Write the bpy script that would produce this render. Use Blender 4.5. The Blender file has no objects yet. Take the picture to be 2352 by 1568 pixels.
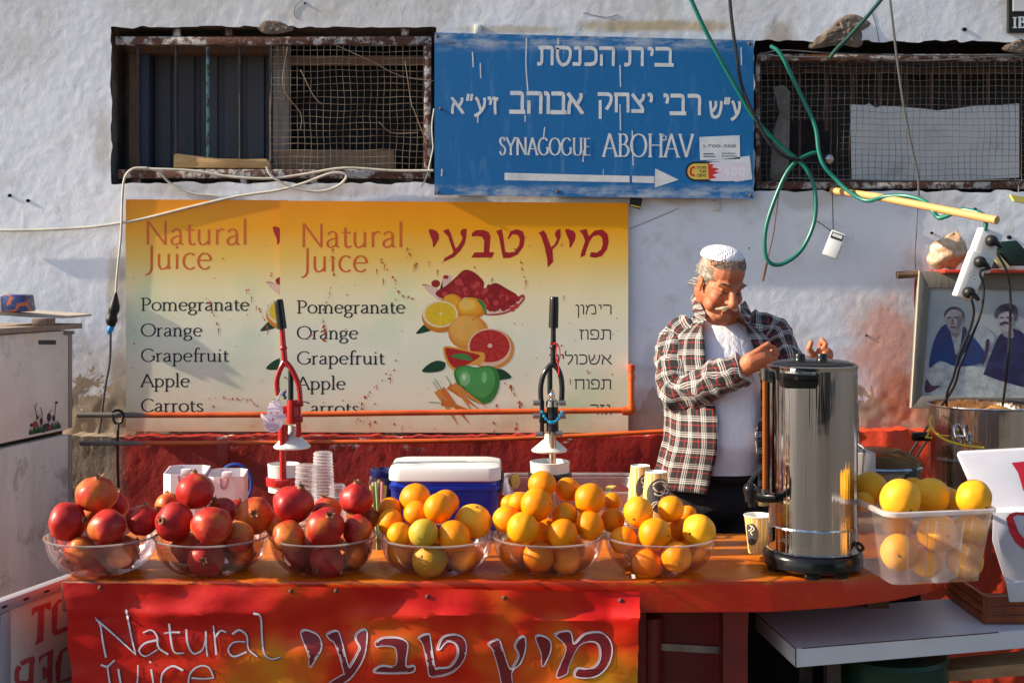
import bpy, bmesh, math, random
import numpy as np
from mathutils import Vector, Matrix, noise as mnoise
R = math.radians
random.seed(7)
SC = bpy.context.scene
COL = SC.collection

# ------------------------------------------------------------------ camera, sky, sun, exposure
F, HZ, EYE = 2800.0, 640.0, 1.60          # focal length and horizon in photo pixels (2352 wide), eye height in metres
cam_d = bpy.data.cameras.new('camera'); cam = bpy.data.objects.new('camera', cam_d); COL.objects.link(cam)
cam.location = (0, 0, EYE); cam.rotation_euler = (R(90), 0, 0)
cam_d.sensor_width = 36.0; cam_d.lens = 36.0 * F / 2352.0; cam_d.shift_y = -(784 - HZ) / 2352.0
cam_d.clip_start = 0.05; cam_d.clip_end = 500
SC.camera = cam
SUN_AZ, SUN_EL = 4.0, 28.0               # from the left, this many degrees towards the viewer; elevation
w = bpy.data.worlds.new('World'); SC.world = w; w.use_nodes = True
sky = w.node_tree.nodes.new('ShaderNodeTexSky'); sky.sky_type = 'NISHITA'; sky.sun_disc = False
sky.sun_elevation = R(SUN_EL); sky.sun_rotation = R(270 - SUN_AZ)
bg = w.node_tree.nodes['Background']; bg.inputs['Strength'].default_value = 0.105
w.node_tree.links.new(sky.outputs[0], bg.inputs['Color'])
sd = bpy.data.lights.new('sun', 'SUN'); sd.energy = 5.0; sd.angle = R(0.5); sd.color = (1.0, 0.86, 0.66)
so = bpy.data.objects.new('sun', sd); COL.objects.link(so); so.location = (-6, -3, 6)
to_sun = Vector((-math.cos(R(SUN_AZ)) * math.cos(R(SUN_EL)), -math.sin(R(SUN_AZ)) * math.cos(R(SUN_EL)), math.sin(R(SUN_EL))))
so.rotation_euler = (-to_sun).to_track_quat('-Z', 'Y').to_euler()
SC.view_settings.view_transform = 'Standard'; SC.view_settings.look = 'None'
SC.view_settings.exposure = 1.10; SC.view_settings.gamma = 1.0

# ------------------------------------------------------------------ helpers
def P(px, py, Y): return Vector(((px - 1176) / F * Y, Y, EYE - (py - HZ) / F * Y))
def PZ(px, py, z):                        # photo point lying on the horizontal plane at height z
    Y = (EYE - z) * F / (py - HZ); return Vector(((px - 1176) / F * Y, Y, z))
def ray_plane(px, py, p0, n):
    d = Vector(((px - 1176) / F, 1, -(py - HZ) / F)); o = Vector((0, 0, EYE))
    return o + d * ((Vector(p0) - o).dot(n) / d.dot(n))
def lerp(a, b, t): return a + (b - a) * t
def smooth(pts, n=6, closed=False):       # Catmull-Rom through points (tuples of any length)
    pts = [tuple(p) for p in pts]
    if len(pts) < 3: return [np.array(p, float) for p in pts]
    A = [np.array(p, float) for p in pts]; out = []; N = len(A)
    for i in range(N if closed else N - 1):
        p0 = A[i - 1] if (i > 0 or closed) else 2 * A[0] - A[1]
        p1, p2 = A[i], A[(i + 1) % N]
        p3 = A[(i + 2) % N] if (i + 2 < N or closed) else 2 * A[-1] - A[-2]
        for k in range(n):
            t = k / n
            out.append(.5 * ((2 * p1) + (p2 - p0) * t + (2 * p0 - 5 * p1 + 4 * p2 - p3) * t * t + (3 * p1 - p0 - 3 * p2 + p3) * t ** 3))
    if not closed: out.append(A[-1])
    return out

class G:                                  # material builder
    def __init__(s, name, **k):
        s.m = bpy.data.materials.new(name); s.m.use_nodes = True; s.t = s.m.node_tree
        s.t.nodes.clear(); s.out = s.t.nodes.new('ShaderNodeOutputMaterial')
        s.b = s.n('BsdfPrincipled'); s.t.links.new(s.b.outputs[0], s.out.inputs[0])
        s.set(**k)
    def put(s, node, key, v):
        i = node.inputs[key]
        if isinstance(v, bpy.types.NodeSocket): s.t.links.new(v, i)
        elif isinstance(v, (tuple, list)) and len(v) == 3 and i.type == 'RGBA': i.default_value = (*v, 1)
        else: i.default_value = v
    def n(s, ty, inp={}, **props):
        nd = s.t.nodes.new('ShaderNode' + ty)
        for k, v in props.items(): setattr(nd, k, v)
        for k, v in inp.items(): s.put(nd, k, v)
        return nd
    def set(s, col=None, rough=None, metal=None, **k):
        if col is not None: s.put(s.b, 'Base Color', col)
        if rough is not None: s.put(s.b, 'Roughness', rough)
        if metal is not None: s.put(s.b, 'Metallic', metal)
        for kk, v in k.items(): s.put(s.b, kk.replace('_', ' '), v)
        return s
    def co(s, kind='Object'): return s.n('TexCoord').outputs[kind]
    def pos(s): return s.n('NewGeometry').outputs['Position']
    def noise(s, scale, co=None, det=4, rough=.55, dist=0.0):
        return s.n('TexNoise', {'Vector': co or s.co(), 'Scale': scale, 'Detail': det, 'Roughness': rough, 'Distortion': dist}).outputs['Fac']
    def ramp(s, f, stops, interp='LINEAR'):
        r = s.n('ValToRGB', {'Fac': f}); r.color_ramp.interpolation = interp; e = r.color_ramp.elements
        while len(e) < len(stops): e.new(.5)
        for q, (p, c) in zip(e, stops):
            q.position = p; q.color = (*c, 1) if isinstance(c, (tuple, list)) else (c, c, c, 1)
        return r.outputs['Color']
    def mix(s, f, a, b, mode='MIX'):
        m = s.n('Mix', data_type='RGBA', blend_type=mode)
        s.put(m, 0, f); s.put(m, 6, a); s.put(m, 7, b); return m.outputs[2]
    def math(s, op, a, b=0.0, clamp=False):
        m = s.n('Math', operation=op, use_clamp=clamp); s.put(m, 0, a); s.put(m, 1, b); return m.outputs[0]
    def xyz(s, co): return s.n('SeparateXYZ', {0: co}).outputs
    def band(s, v, a, b):                 # smooth 0..1 between a and b
        return s.n('MapRange', {0: v, 1: a, 2: b, 3: 0.0, 4: 1.0}, interpolation_type='SMOOTHSTEP').outputs[0]
    def bump(s, h, strength=.3, dist=.01, normal=None):
        i = {'Height': h, 'Strength': strength, 'Distance': dist}
        if normal: i['Normal'] = normal
        o = s.n('Bump', i).outputs[0]; s.put(s.b, 'Normal', o); return o
    def scaled(s, co, v): return s.n('Mapping', {'Vector': co, 'Scale': v}).outputs[0]

def pm(name, col, rough=.5, metal=0.0, col2=None, scale=8.0, lo=.4, hi=.65, bump=None, dirt=None, stretch=None, **k):
    g = G(name, rough=rough, metal=metal, **k); co = g.co()
    cc = g.scaled(co, stretch) if stretch else co
    c = col
    if col2 is not None: c = g.mix(g.ramp(g.noise(scale, cc, 6, .65), [(lo, 0.0), (hi, 1.0)]), col, col2)
    if dirt is not None:                  # (colour, scale, threshold, amount)
        c = g.mix(g.math('MULTIPLY', g.ramp(g.noise(dirt[1], co, 8, .7, .4), [(dirt[2], 0.0), (dirt[2] + .08, 1.0)]), dirt[3]), c, dirt[0])
    g.put(g.b, 'Base Color', c)
    if bump: g.bump(g.noise(bump[0], cc, 5), bump[1], bump[2] if len(bump) > 2 else .004)
    g.put(g.b, 'Specular IOR Level', k.get('Specular_IOR_Level', .3)) if max(col) < .1 else None
    return g.m

class MB:                                 # mesh accumulator (world coordinates)
    def __init__(s): s.v = []; s.f = []; s.uv = []; s.mi = []
    def add(s, verts, faces, uv=None, mi=0):
        b = len(s.v); s.v += [tuple(map(float, v)) for v in verts]
        s.f += [tuple(b + i for i in f) for f in faces]; s.mi += [mi] * len(faces)
        s.uv += list(uv) if uv is not None else [(0, 0, 0)] * len(verts)
        return s
    def box(s, c, d, rot=None, bev=0.0, mi=0):
        bm = bmesh.new(); bmesh.ops.create_cube(bm, size=1)
        for v in bm.verts: v.co = Vector((v.co.x * d[0], v.co.y * d[1], v.co.z * d[2]))
        if bev: bmesh.ops.bevel(bm, geom=bm.edges[:], offset=bev, segments=2, affect='EDGES', profile=.5)
        M = Matrix.Translation(c) @ (rot.to_4x4() if rot else Matrix())
        bm.verts.index_update(); s.add([M @ v.co for v in bm.verts], [[v.index for v in f.verts] for f in bm.faces], mi=mi); bm.free(); return s
    def prism(s, poly, thick, bev=0.0, mi=0):     # closed outline of 3-D points extruded along vector thick
        th = Vector(thick); n = len(poly); pts = [Vector(p) for p in poly]
        nrm = Vector((0, 0, 0))
        for i in range(n): nrm += pts[i].cross(pts[(i + 1) % n])
        if nrm.dot(th) > 0: pts.reverse()
        bm = bmesh.new(); a = [bm.verts.new(p) for p in pts]; b = [bm.verts.new(p + th) for p in pts]
        bm.faces.new(a); bm.faces.new(list(reversed(b)))
        for i in range(n): bm.faces.new((a[(i + 1) % n], a[i], b[i], b[(i + 1) % n]))
        if bev: bmesh.ops.bevel(bm, geom=bm.edges[:], offset=bev, segments=2, affect='EDGES', profile=.5)
        bm.verts.index_update(); s.add([v.co for v in bm.verts], [[v.index for v in f.verts] for f in bm.faces], mi=mi); bm.free(); return s
    def tube(s, pts, r, seg=8, sm=5, caps=True, mi=0, flat=1.0):
        pts = [Vector(p) for p in pts]
        rr = r if isinstance(r, (list, tuple)) else [r] * len(pts)
        q = smooth([(*p, x) for p, x in zip(pts, rr)], sm) if len(pts) > 2 and sm > 1 else [np.array((*p, x)) for p, x in zip(pts, rr)]
        n = len(q); V = []; Fc = []; prev = None; L = 0; uv = []
        for i in range(n):
            c = Vector(q[i][:3]); d = (Vector(q[min(i + 1, n - 1)][:3]) - Vector(q[max(i - 1, 0)][:3])).normalized()
            if prev is None: prev = d.orthogonal().normalized()
            u = (prev - d * prev.dot(d)); u = u.normalized() if u.length > 1e-6 else d.orthogonal().normalized()
            prev = u; ww = d.cross(u)
            if i: L += (c - Vector(q[i - 1][:3])).length
            for k in range(seg):
                a = 2 * math.pi * k / seg
                V.append(c + (u * math.cos(a) + ww * math.sin(a) * flat) * q[i][3]); uv.append((a * q[i][3], L, 0))
        for i in range(n - 1):
            for k in range(seg):
                k2 = (k + 1) % seg; Fc.append((i * seg + k, i * seg + k2, (i + 1) * seg + k2, (i + 1) * seg + k))
        if caps: Fc.append(tuple(range(seg))[::-1]); Fc.append(tuple((n - 1) * seg + k for k in range(seg)))
        return s.add(V, Fc, uv, mi)
    def lathe(s, c, prof, seg=40, mi=0, axis=None, sx=1.0, sy=1.0, a0=0.0, a1=2 * math.pi):   # prof: (radius, height)
        c = Vector(c); q = axis.to_track_quat('Z', 'Y') if axis else None; V = []; Fc = []; full = a1 - a0 > 6.28
        m = seg if full else seg + 1
        for (r, h) in prof:
            for k in range(m):
                a = a0 + (a1 - a0) * k / seg; p = Vector((r * math.cos(a) * sx, r * math.sin(a) * sy, h))
                V.append(c + (q @ p if q else p))
        for i in range(len(prof) - 1):
            for k in range(seg):
                k2 = (k + 1) % m
                if prof[i][0] < 1e-6: Fc.append((i * m + k, (i + 1) * m + k2, (i + 1) * m + k))
                elif prof[i + 1][0] < 1e-6: Fc.append((i * m + k, i * m + k2, (i + 1) * m + k))
                else: Fc.append((i * m + k, i * m + k2, (i + 1) * m + k2, (i + 1) * m + k))
        return s.add(V, Fc, mi=mi)
    def ell(s, c, r, rot=None, seg=16, rings=10, mi=0):
        r = (r, r, r) if isinstance(r, (int, float)) else r; V = []; Fc = []
        for i in range(rings + 1):
            t = math.pi * i / rings
            for k in range(seg):
                a = 2 * math.pi * k / seg
                p = Vector((r[0] * math.sin(t) * math.cos(a), r[1] * math.sin(t) * math.sin(a), r[2] * math.cos(t)))
                V.append(Vector(c) + (rot @ p if rot else p))
        for i in range(rings):
            for k in range(seg):
                k2 = (k + 1) % seg
                if i == 0: Fc.append((k, seg + k, seg + k2))
                elif i == rings - 1: Fc.append((i * seg + k, (i + 1) * seg + k, i * seg + k2))
                else: Fc.append((i * seg + k, (i + 1) * seg + k, (i + 1) * seg + k2, i * seg + k2))
        return s.add(V, Fc, mi=mi)
    def build(s, name, mat, parent=None, sm=True, **tags):
        off = Vector(parent.matrix_world.translation) if False else (Vector(parent['_w']) if parent is not None and '_w' in parent else Vector((0, 0, 0)))
        me = bpy.data.meshes.new(name)
        me.from_pydata([tuple(Vector(v) - off) for v in s.v], [], s.f)
        for m in (mat if isinstance(mat, (list, tuple)) else [mat]): me.materials.append(m)
        if any(s.mi): me.polygons.foreach_set('material_index', s.mi)
        if any(u != (0, 0, 0) for u in s.uv):
            at = me.attributes.new('puv', 'FLOAT_VECTOR', 'POINT'); at.data.foreach_set('vector', np.array(s.uv, 'f').ravel())
        if sm:
            me.polygons.foreach_set('use_smooth', [True] * len(me.polygons))
            try: me.set_sharp_from_angle(angle=R(42))
            except Exception: pass
        me.validate(); me.update()
        o = bpy.data.objects.new(name, me); COL.objects.link(o)
        if parent is not None: o.parent = parent; o['_w'] = tuple(off)
        for k, v in tags.items(): o[k] = v
        return o

def thing(name, label, cat, loc, group=None):
    o = bpy.data.objects.new(name, None); COL.objects.link(o); o.empty_display_size = .05
    o.location = loc; o['_w'] = tuple(loc); o['label'] = label; o['category'] = cat
    if group: o['group'] = group
    return o
def tag(o, label, cat, group=None):
    o['label'] = label; o['category'] = cat
    if group: o['group'] = group
    return o
def single(mb, name, mat, label, cat, base=None, group=None, sm=True):   # a thing that is one mesh, origin at its base
    v = np.array(mb.v); b = Vector(base) if base is not None else Vector((v[:, 0].mean(), v[:, 1].mean(), v[:, 2].min()))
    mb.v = [tuple(Vector(p) - b) for p in mb.v]
    o = mb.build(name, mat, None, sm); o.location = b; o['_w'] = tuple(b)
    return tag(o, label, cat, group)

def flat(mb, pts, mi=0): mb.add(pts, [tuple(range(len(pts)))], mi=mi); return mb
def ribbon2(pts, wid):                    # 2-D centre line -> quads; wid constant, list or function of direction
    q = smooth(pts, 5) if len(pts) > 2 else [np.array(p, float) for p in pts]
    n = len(q); L = []; Rr = []
    for i in range(n):
        d = q[min(i + 1, n - 1)][:2] - q[max(i - 1, 0)][:2]; ll = math.hypot(*d) or 1; d = d / ll; nn = np.array((-d[1], d[0]))
        ww = wid(d) if callable(wid) else (lerp(wid[0], wid[-1], i / (n - 1)) if isinstance(wid, (list, tuple)) else wid)
        L.append(q[i][:2] + nn * ww / 2); Rr.append(q[i][:2] - nn * ww / 2)
    return L + Rr, [(i, i + 1, n + i + 1, n + i) for i in range(n - 1)]
def paint(mb, to3, strokes, wid, lift=0.0, step=0.00012, mi=0):   # strokes in photo pixels put on a surface by to3(px, py, lift)
    for k, st in enumerate(strokes):
        v, f = ribbon2(st, wid); mb.add([to3(p[0], p[1], lift + k * step) for p in v], [q[::-1] for q in f], mi=mi)
    return mb

def glyph(ch, off, fill):                 # one character's outline, 2-D
    cu = bpy.data.curves.new('tmp', 'FONT'); cu.body = ch; cu.size = 1; cu.offset = off; cu.resolution_u = 4; cu.fill_mode = 'FRONT' if fill else 'NONE'
    o = bpy.data.objects.new('tmp', cu); COL.objects.link(o); bpy.context.view_layer.update()
    ev = o.evaluated_get(bpy.context.evaluated_depsgraph_get()); me = ev.to_mesh()
    v = [tuple(q.co)[:2] for q in me.vertices]; f = [tuple(p.vertices) for p in me.polygons]; e = [tuple(q.vertices) for q in me.edges]
    ev.to_mesh_clear(); bpy.data.objects.remove(o); bpy.data.curves.remove(cu)
    return v, f, e
def txt(body, off=0.0):
    V = []; Fc = []; x = 0.0
    for ch in body:
        if ch == ' ': x += .28; continue
        v, _, e = glyph(ch, off, False); nb = {}
        for a, b in e: nb.setdefault(a, []).append(b); nb.setdefault(b, []).append(a)
        loops = []; seen = set()
        for s in nb:
            if s in seen: continue
            lp = [s]; seen.add(s)
            while True:
                nx_ = [q for q in nb[lp[-1]] if q not in seen]
                if not nx_: break
                lp.append(nx_[0]); seen.add(nx_[0])
            loops.append(lp)
        if len(loops) == 1: f = [tuple(loops[0])]
        else: v, f, _ = glyph(ch, off, True)
        lo = min(p[0] for p in v); hi = max(p[0] for p in v); n = len(V)
        fixed = []
        for q in f:
            ar = sum(v[q[i]][0] * v[q[(i + 1) % len(q)]][1] - v[q[(i + 1) % len(q)]][0] * v[q[i]][1] for i in range(len(q)))
            fixed.append(tuple(n + k for k in (q if ar > 0 else q[::-1])))
        V += [(p[0] - lo + x, p[1]) for p in v]; Fc += fixed; x += hi - lo + .075
    return V, Fc
def put_text(mb, body, x0, y0, x1, y1, to3, lift=0.0, off=0.0, mi=0, flip=False, skew=0.0):
    v, f = txt(body, off)
    if not v: return
    a = np.array(v); lo = a.min(0); hi = a.max(0); pts = []
    for (x, y) in v:
        u = (x - lo[0]) / (hi[0] - lo[0]); t = (y - lo[1]) / (hi[1] - lo[1])
        if flip: u, t = 1 - u, 1 - t
        px = lerp(x0, x1, u); py = lerp(y1, y0, t) + skew * (px - x0)
        pts.append(to3(px, py, lift))
    mb.add(pts, f, mi=mi)
def on_wall(Y): return lambda px, py, l=0.0: P(px, py, Y) + Vector((0, -l, 0))

# ---- a small pen-drawn roman alphabet: (advance, strokes); '.'-marked tuples are serifs (x, y, half width)
def arc(cx, cy, rx, ry, a0, a1, n=9): return [(cx + rx * math.cos(R(lerp(a0, a1, i / n))), cy + ry * math.sin(R(lerp(a0, a1, i / n)))) for i in range(n + 1)]
GL = {
 'o': (.49, [arc(.24, .225, .2, .225, 90, 452)], []),
 'e': (.46, [[(.06, .25), (.41, .25)], arc(.24, .225, .185, .225, 8, 318)], []),
 'c': (.43, [arc(.25, .225, .19, .225, 48, 312)], []),
 'a': (.43, [[(.06, .36), (.16, .445), (.28, .41), (.31, .3)], [(.31, .3), (.31, .05), (.39, .01)], [(.31, .27), (.17, .23), (.06, .15), (.07, .04), (.17, 0), (.31, .08)]], []),
 'n': (.5, [[(.1, 0), (.1, .44)], [(.1, .33), (.2, .435), (.31, .42), (.37, .3), (.37, .15), (.37, 0)]], [(.1, 0, .09), (.37, 0, .09), (.06, .43, .05)]),
 'm': (.78, [[(.1, 0), (.1, .44)], [(.1, .33), (.2, .435), (.31, .42), (.37, .3), (.37, .15), (.37, 0)], [(.37, .33), (.47, .435), (.58, .42), (.65, .3), (.65, .15), (.65, 0)]], [(.1, 0, .09), (.37, 0, .09), (.65, 0, .09), (.06, .43, .05)]),
 'r': (.35, [[(.1, 0), (.1, .44)], [(.1, .32), (.16, .41), (.24, .445), (.31, .42)]], [(.1, 0, .09), (.06, .43, .05)]),
 'u': (.5, [[(.09, .44), (.09, .14), (.15, .01), (.27, .02), (.37, .12)], [(.37, .44), (.37, .0)]], [(.06, .43, .05), (.34, .43, .05), (.41, .005, .05)]),
 't': (.31, [[(.13, .57), (.13, .2), (.15, .03), (.22, 0), (.3, .04)], [(.03, .42), (.28, .42)]], []),
 'l': (.24, [[(.11, 0), (.11, .75)]], [(.11, 0, .09), (.07, .74, .05)]),
 'i': (.24, [[(.11, 0), (.11, .44)], [(.11, .59), (.11, .66)]], [(.11, 0, .09), (.07, .43, .05)]),
 'p': (.5, [[(.1, -.24), (.1, .44)], [(.1, .34), (.22, .44), (.36, .39), (.43, .22), (.36, .05), (.22, 0), (.1, .08)]], [(.1, -.24, .09), (.06, .43, .05)]),
 'g': (.45, [arc(.2, .29, .14, .15, 90, 452), [(.12, .17), (.07, .1), (.12, .04), (.3, .02), (.39, -.07), (.33, -.2), (.16, -.23), (.04, -.15), (.1, -.04), (.16, .02)], [(.3, .4), (.42, .43)]], []),
 'f': (.3, [[(.34, .68), (.26, .74), (.17, .67), (.14, .5), (.14, .25), (.14, 0)], [(.03, .42), (.29, .42)]], [(.14, 0, .09)]),
 's': (.37, [[(.3, .37), (.19, .445), (.08, .38), (.12, .27), (.26, .18), (.31, .08), (.19, 0), (.05, .07)]], []),
 'P': (.52, [[(.13, 0), (.13, .68)], [(.13, .67), (.34, .66), (.46, .5), (.35, .33), (.13, .31)]], [(.13, 0, .1), (.09, .675, .08)]),
 'O': (.74, [arc(.37, .34, .32, .345, 90, 452)], []),
 'G': (.7, [arc(.37, .34, .31, .345, 42, 320), [(.62, .28), (.62, .06)]], [(.6, .29, .09)]),
 'C': (.64, [arc(.37, .34, .31, .345, 42, 318)], []),
 'A': (.64, [[(.04, 0), (.31, .69)], [(.31, .69), (.6, 0)], [(.14, .24), (.49, .24)]], [(.05, 0, .08), (.6, 0, .09)]),
 'N': (.74, [[(.12, 0), (.12, .68)], [(.12, .68), (.62, 0)], [(.62, 0), (.62, .68)]], [(.12, 0, .08), (.07, .68, .07), (.62, .68, .08)]),
 'J': (.3, [[(.18, .68), (.18, .2), (.17, -.02), (.1, -.13), (0, -.17)]], [(.18, .675, .08)]),
 'S': (.44, [[(.37, .56), (.27, .68), (.12, .65), (.08, .52), (.17, .4), (.33, .3), (.39, .17), (.32, .02), (.16, 0), (.06, .13)]], []),
 'Y': (.6, [[(.04, .68), (.3, .32)], [(.57, .68), (.3, .32)], [(.3, .32), (.3, 0)]], [(.3, 0, .1), (.05, .68, .08), (.56, .68, .08)]),
 'U': (.68, [[(.13, .68), (.13, .2), (.2, .03), (.34, 0), (.49, .04), (.56, .2), (.56, .68)]], [(.13, .68, .09), (.56, .68, .09)]),
 'E': (.52, [[(.13, 0), (.13, .68)], [(.13, .67), (.44, .67)], [(.13, .35), (.38, .35)], [(.13, .01), (.46, .01)]], [(.1, 0, .07), (.1, .68, .07)]),
 'B': (.56, [[(.13, 0), (.13, .68)], [(.13, .67), (.33, .66), (.42, .53), (.33, .38), (.13, .36)], [(.13, .36), (.37, .34), (.49, .19), (.37, .02), (.13, .01)]], [(.1, 0, .07), (.1, .68, .07)]),
 'H': (.74, [[(.13, 0), (.13, .68)], [(.6, 0), (.6, .68)], [(.13, .35), (.6, .35)]], [(.13, 0, .09), (.6, 0, .09), (.13, .68, .09), (.6, .68, .09)]),
 'V': (.62, [[(.04, .68), (.32, 0)], [(.32, 0), (.6, .68)]], [(.05, .68, .08), (.58, .68, .08)]),
}
def pen_text(mb, s, x0, x1, base, unit, to3, lift, thin=.035, thick=.085, serif=True, mi=0):
    adv = sum(GL[c][0] for c in s); kx = (x1 - x0) / adv; x = x0; k = 0
    wid = lambda d: unit * (thin + (thick - thin) * abs(d[1]) ** 1.4)
    for c in s:
        a, st, sf = GL[c]
        for q in st:
            v, f = ribbon2([(x + p[0] * kx, base - p[1] * unit) for p in q], wid)
            mb.add([to3(p[0], p[1], lift + k * .00006) for p in v], [z[::-1] for z in f], mi=mi); k += 1
        if serif:
            for (sx, sy, hw) in sf:
                v, f = ribbon2([(x + (sx - hw) * kx, base - sy * unit), (x + (sx + hw) * kx, base - sy * unit)], unit * thin * 1.1)
                mb.add([to3(p[0], p[1], lift + k * .00006) for p in v], [z[::-1] for z in f], mi=mi); k += 1
        x += a * kx
HB = {   # square Hebrew letters as pen strokes: (advance, strokes), letter height 1
 'ב': (.80, [[(.04, .92), (.5, .92), (.62, .84), (.62, .5), (.62, .08)], [(0, .08), (.76, .08)]]), 'י': (.32, [[(.04, .92), (.18, .92), (.23, .78), (.19, .54)]]),
 'ת': (.88, [[(.06, .92), (.58, .92), (.71, .84), (.71, .4), (.71, 0)], [(.22, .92), (.22, .3), (.17, .09), (0, .07)]]), 'ה': (.84, [[(.03, .92), (.58, .92), (.71, .84), (.71, .4), (.71, 0)], [(.14, .60), (.14, 0)]]),
 'כ': (.72, [[(.05, .92), (.38, .92), (.57, .8), (.61, .5), (.57, .2), (.38, .08), (.05, .08)]]), 'נ': (.52, [[(.08, .92), (.27, .92), (.35, .82), (.35, .4), (.35, .08)], [(0, .08), (.38, .08)]]),
 'ס': (.82, [[(.0, .92), (.5, .92), (.68, .82), (.70, .5), (.58, .16), (.36, .03), (.17, .2), (.09, .55), (.11, .92)]]), 'ע': (.78, [[(.07, .95), (.2, .84), (.32, .5), (.44, .18)], [(.6, .95), (.65, .75), (.55, .35), (.28, .04), (.02, -.10)]]),
 'ש': (.98, [[(.05, .95), (.1, .5), (.2, .12), (.45, .05), (.7, .2), (.83, .6), (.85, .95)], [(.45, .95), (.44, .65), (.22, .36)]]), 'ר': (.70, [[(.03, .92), (.42, .92), (.57, .82), (.57, .4), (.57, 0)]]),
 'צ': (.76, [[(.04, .95), (.15, .8), (.5, .3), (.58, .08)], [(.60, .95), (.58, .72), (.38, .5)], [(0, .08), (.62, .08)]]), 'ח': (.86, [[(.02, .92), (.76, .92)], [(.13, .92), (.13, 0)], [(.70, .92), (.70, 0)]]),
 'ק': (.80, [[(.02, .92), (.5, .92), (.67, .8), (.64, .5), (.44, .14)], [(.14, .62), (.14, -.34)]]), 'א': (.84, [[(.03, .95), (.15, .8), (.68, .12), (.74, 0)], [(.66, .95), (.66, .75), (.50, .48)], [(.2, .68), (.1, .4), (.08, 0)]]),
 'ו': (.34, [[(.03, .92), (.16, .92), (.23, .8), (.23, .4), (.23, 0)]]), 'ז': (.40, [[(.01, .93), (.36, .88)], [(.2, .9), (.16, .6), (.19, 0)]]),
 'מ': (.88, [[(.06, .95), (.18, .74), (.3, .88), (.5, .95), (.68, .82), (.72, .5), (.71, .08), (.42, .08)], [(.2, .78), (.06, 0)]]), 'ן': (.34, [[(.03, .92), (.16, .92), (.23, .8), (.23, .3), (.23, -.34)]]), 'ם': (.84, [[(.04, .92), (.6, .92), (.72, .8), (.72, .08), (.13, .08), (.13, .92)]]),
 'פ': (.78, [[(.28, .48), (.13, .52), (.10, .75), (.16, .92), (.45, .92), (.62, .8), (.65, .45), (.58, .12), (.4, .08), (.05, .08)]]), 'ל': (.68, [[(.08, 1.32), (.08, .9), (.45, .9), (.58, .8), (.5, .42), (.24, 0)]]),
 'ג': (.54, [[(.1, .92), (.25, .92), (.31, .8), (.37, .25), (.44, 0)], [(.34, .34), (.12, .14), (.02, 0)]]), '"': (.56, [[(.22, 1.16), (.14, .76)], [(.44, 1.16), (.36, .76)]])}
def heb_text(mb, s, x0, x1, top, base, to3, th=.15, tv=.12, skew=0.0):   # s in reading order; drawn right to left between x0 and x1
    s = s[::-1]; adv = sum(HB[c][0] for c in s) - .1; kx = (x1 - x0) / adv; u = base - top; x = x0; k = 0
    wid = lambda d: u * (tv + (th - tv) * abs(d[0]) ** 1.5)
    for c in s:
        for st in HB[c][1]:
            v, f = ribbon2([(x + p[0] * kx, base - p[1] * u) for p in st], wid)
            mb.add([to3(p[0], p[1] + skew * (p[0] - x0), k * .00005) for p in v], [q[::-1] for q in f]); k += 1
        x += HB[c][0] * kx
_lat = np.random.RandomState(3).rand(256, 256)
def vnoise(x, y):                         # smooth value noise, numpy arrays
    xi = np.floor(x).astype(int); yi = np.floor(y).astype(int); fx = x - xi; fy = y - yi
    fx = fx * fx * (3 - 2 * fx); fy = fy * fy * (3 - 2 * fy); L = lambda a, b: _lat[a % 256, b % 256]
    return (L(xi, yi) * (1 - fx) + L(xi + 1, yi) * fx) * (1 - fy) + (L(xi, yi + 1) * (1 - fx) + L(xi + 1, yi + 1) * fx) * fy

# ------------------------------------------------------------------ ground and house wall
WY = 4.60
g = G('street_stone', rough=.9); c = g.co()
vor = g.n('TexVoronoi', {'Vector': c, 'Scale': 2.2}, feature='DISTANCE_TO_EDGE').outputs['Distance']
g.set(col=g.mix(g.ramp(vor, [(0, 1.0), (.05, 0.0)]), g.mix(g.noise(1.5, c), (.08, .072, .062), (.13, .115, .095)), (.07, .06, .05)))
g.bump(vor, .4, .02)
mb = MB(); mb.add([(-60, -60, 0), (60, -60, 0), (60, 60, 0), (-60, 60, 0)], [(0, 1, 2, 3)])
o = mb.build('ground', g.m, None, False); o['kind'] = 'structure'

g = G('wall_plaster', rough=.85); p = g.pos(); X, Yc, Z = g.xyz(p)[:]
n1 = g.noise(1.3, p, 5, .6); n2 = g.noise(7, p, 8, .7, .3); n3 = g.noise(34, p, 6, .7)
white = g.mix(g.ramp(n1, [(.35, 0.0), (.7, 1.0)]), (.80, .82, .87), (.70, .72, .78))
white = g.mix(g.math('MULTIPLY', g.ramp(n2, [(.53, 0.0), (.68, 1.0)]), .45), white, (.46, .43, .38))
toptone = g.math('MULTIPLY', g.band(Z, 2.2, 2.75), g.ramp(g.noise(2.6, g.scaled(p, (1, 1, .35)), 6, .65), [(.38, 0.0), (.62, .62)]))  # patchy grey-brown, stronger towards the top of the wall
white = g.mix(toptone, white, (.42, .39, .33))
lowm = g.math('ADD', g.band(Z, 1.36, 1.02), g.math('MULTIPLY', g.math('SUBTRACT', n2, .5), 2.6))
lowc = g.mix(n3, (.30, .22, .15), (.42, .34, .26))
white = g.mix(g.ramp(lowm, [(.52, 0.0), (.58, 1.0)]), white, lowc)
def near(x, z, rx, rz, amt):              # worn patch of its own shape around a spot
    a = g.math('POWER', g.math('DIVIDE', g.math('SUBTRACT', X, x), rx), 2.0); b = g.math('POWER', g.math('DIVIDE', g.math('SUBTRACT', Z, z), rz), 2.0)
    d = g.math('SUBTRACT', g.math('ADD', g.math('SQRT', g.math('ADD', a, b)), g.math('MULTIPLY', g.math('SUBTRACT', n2, .5), 1.6)), 0.0)
    return g.math('MULTIPLY', g.band(d, 1.1, .45), amt)
def wp(px, py): v = P(px, py, WY); return v.x, v.z
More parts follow.
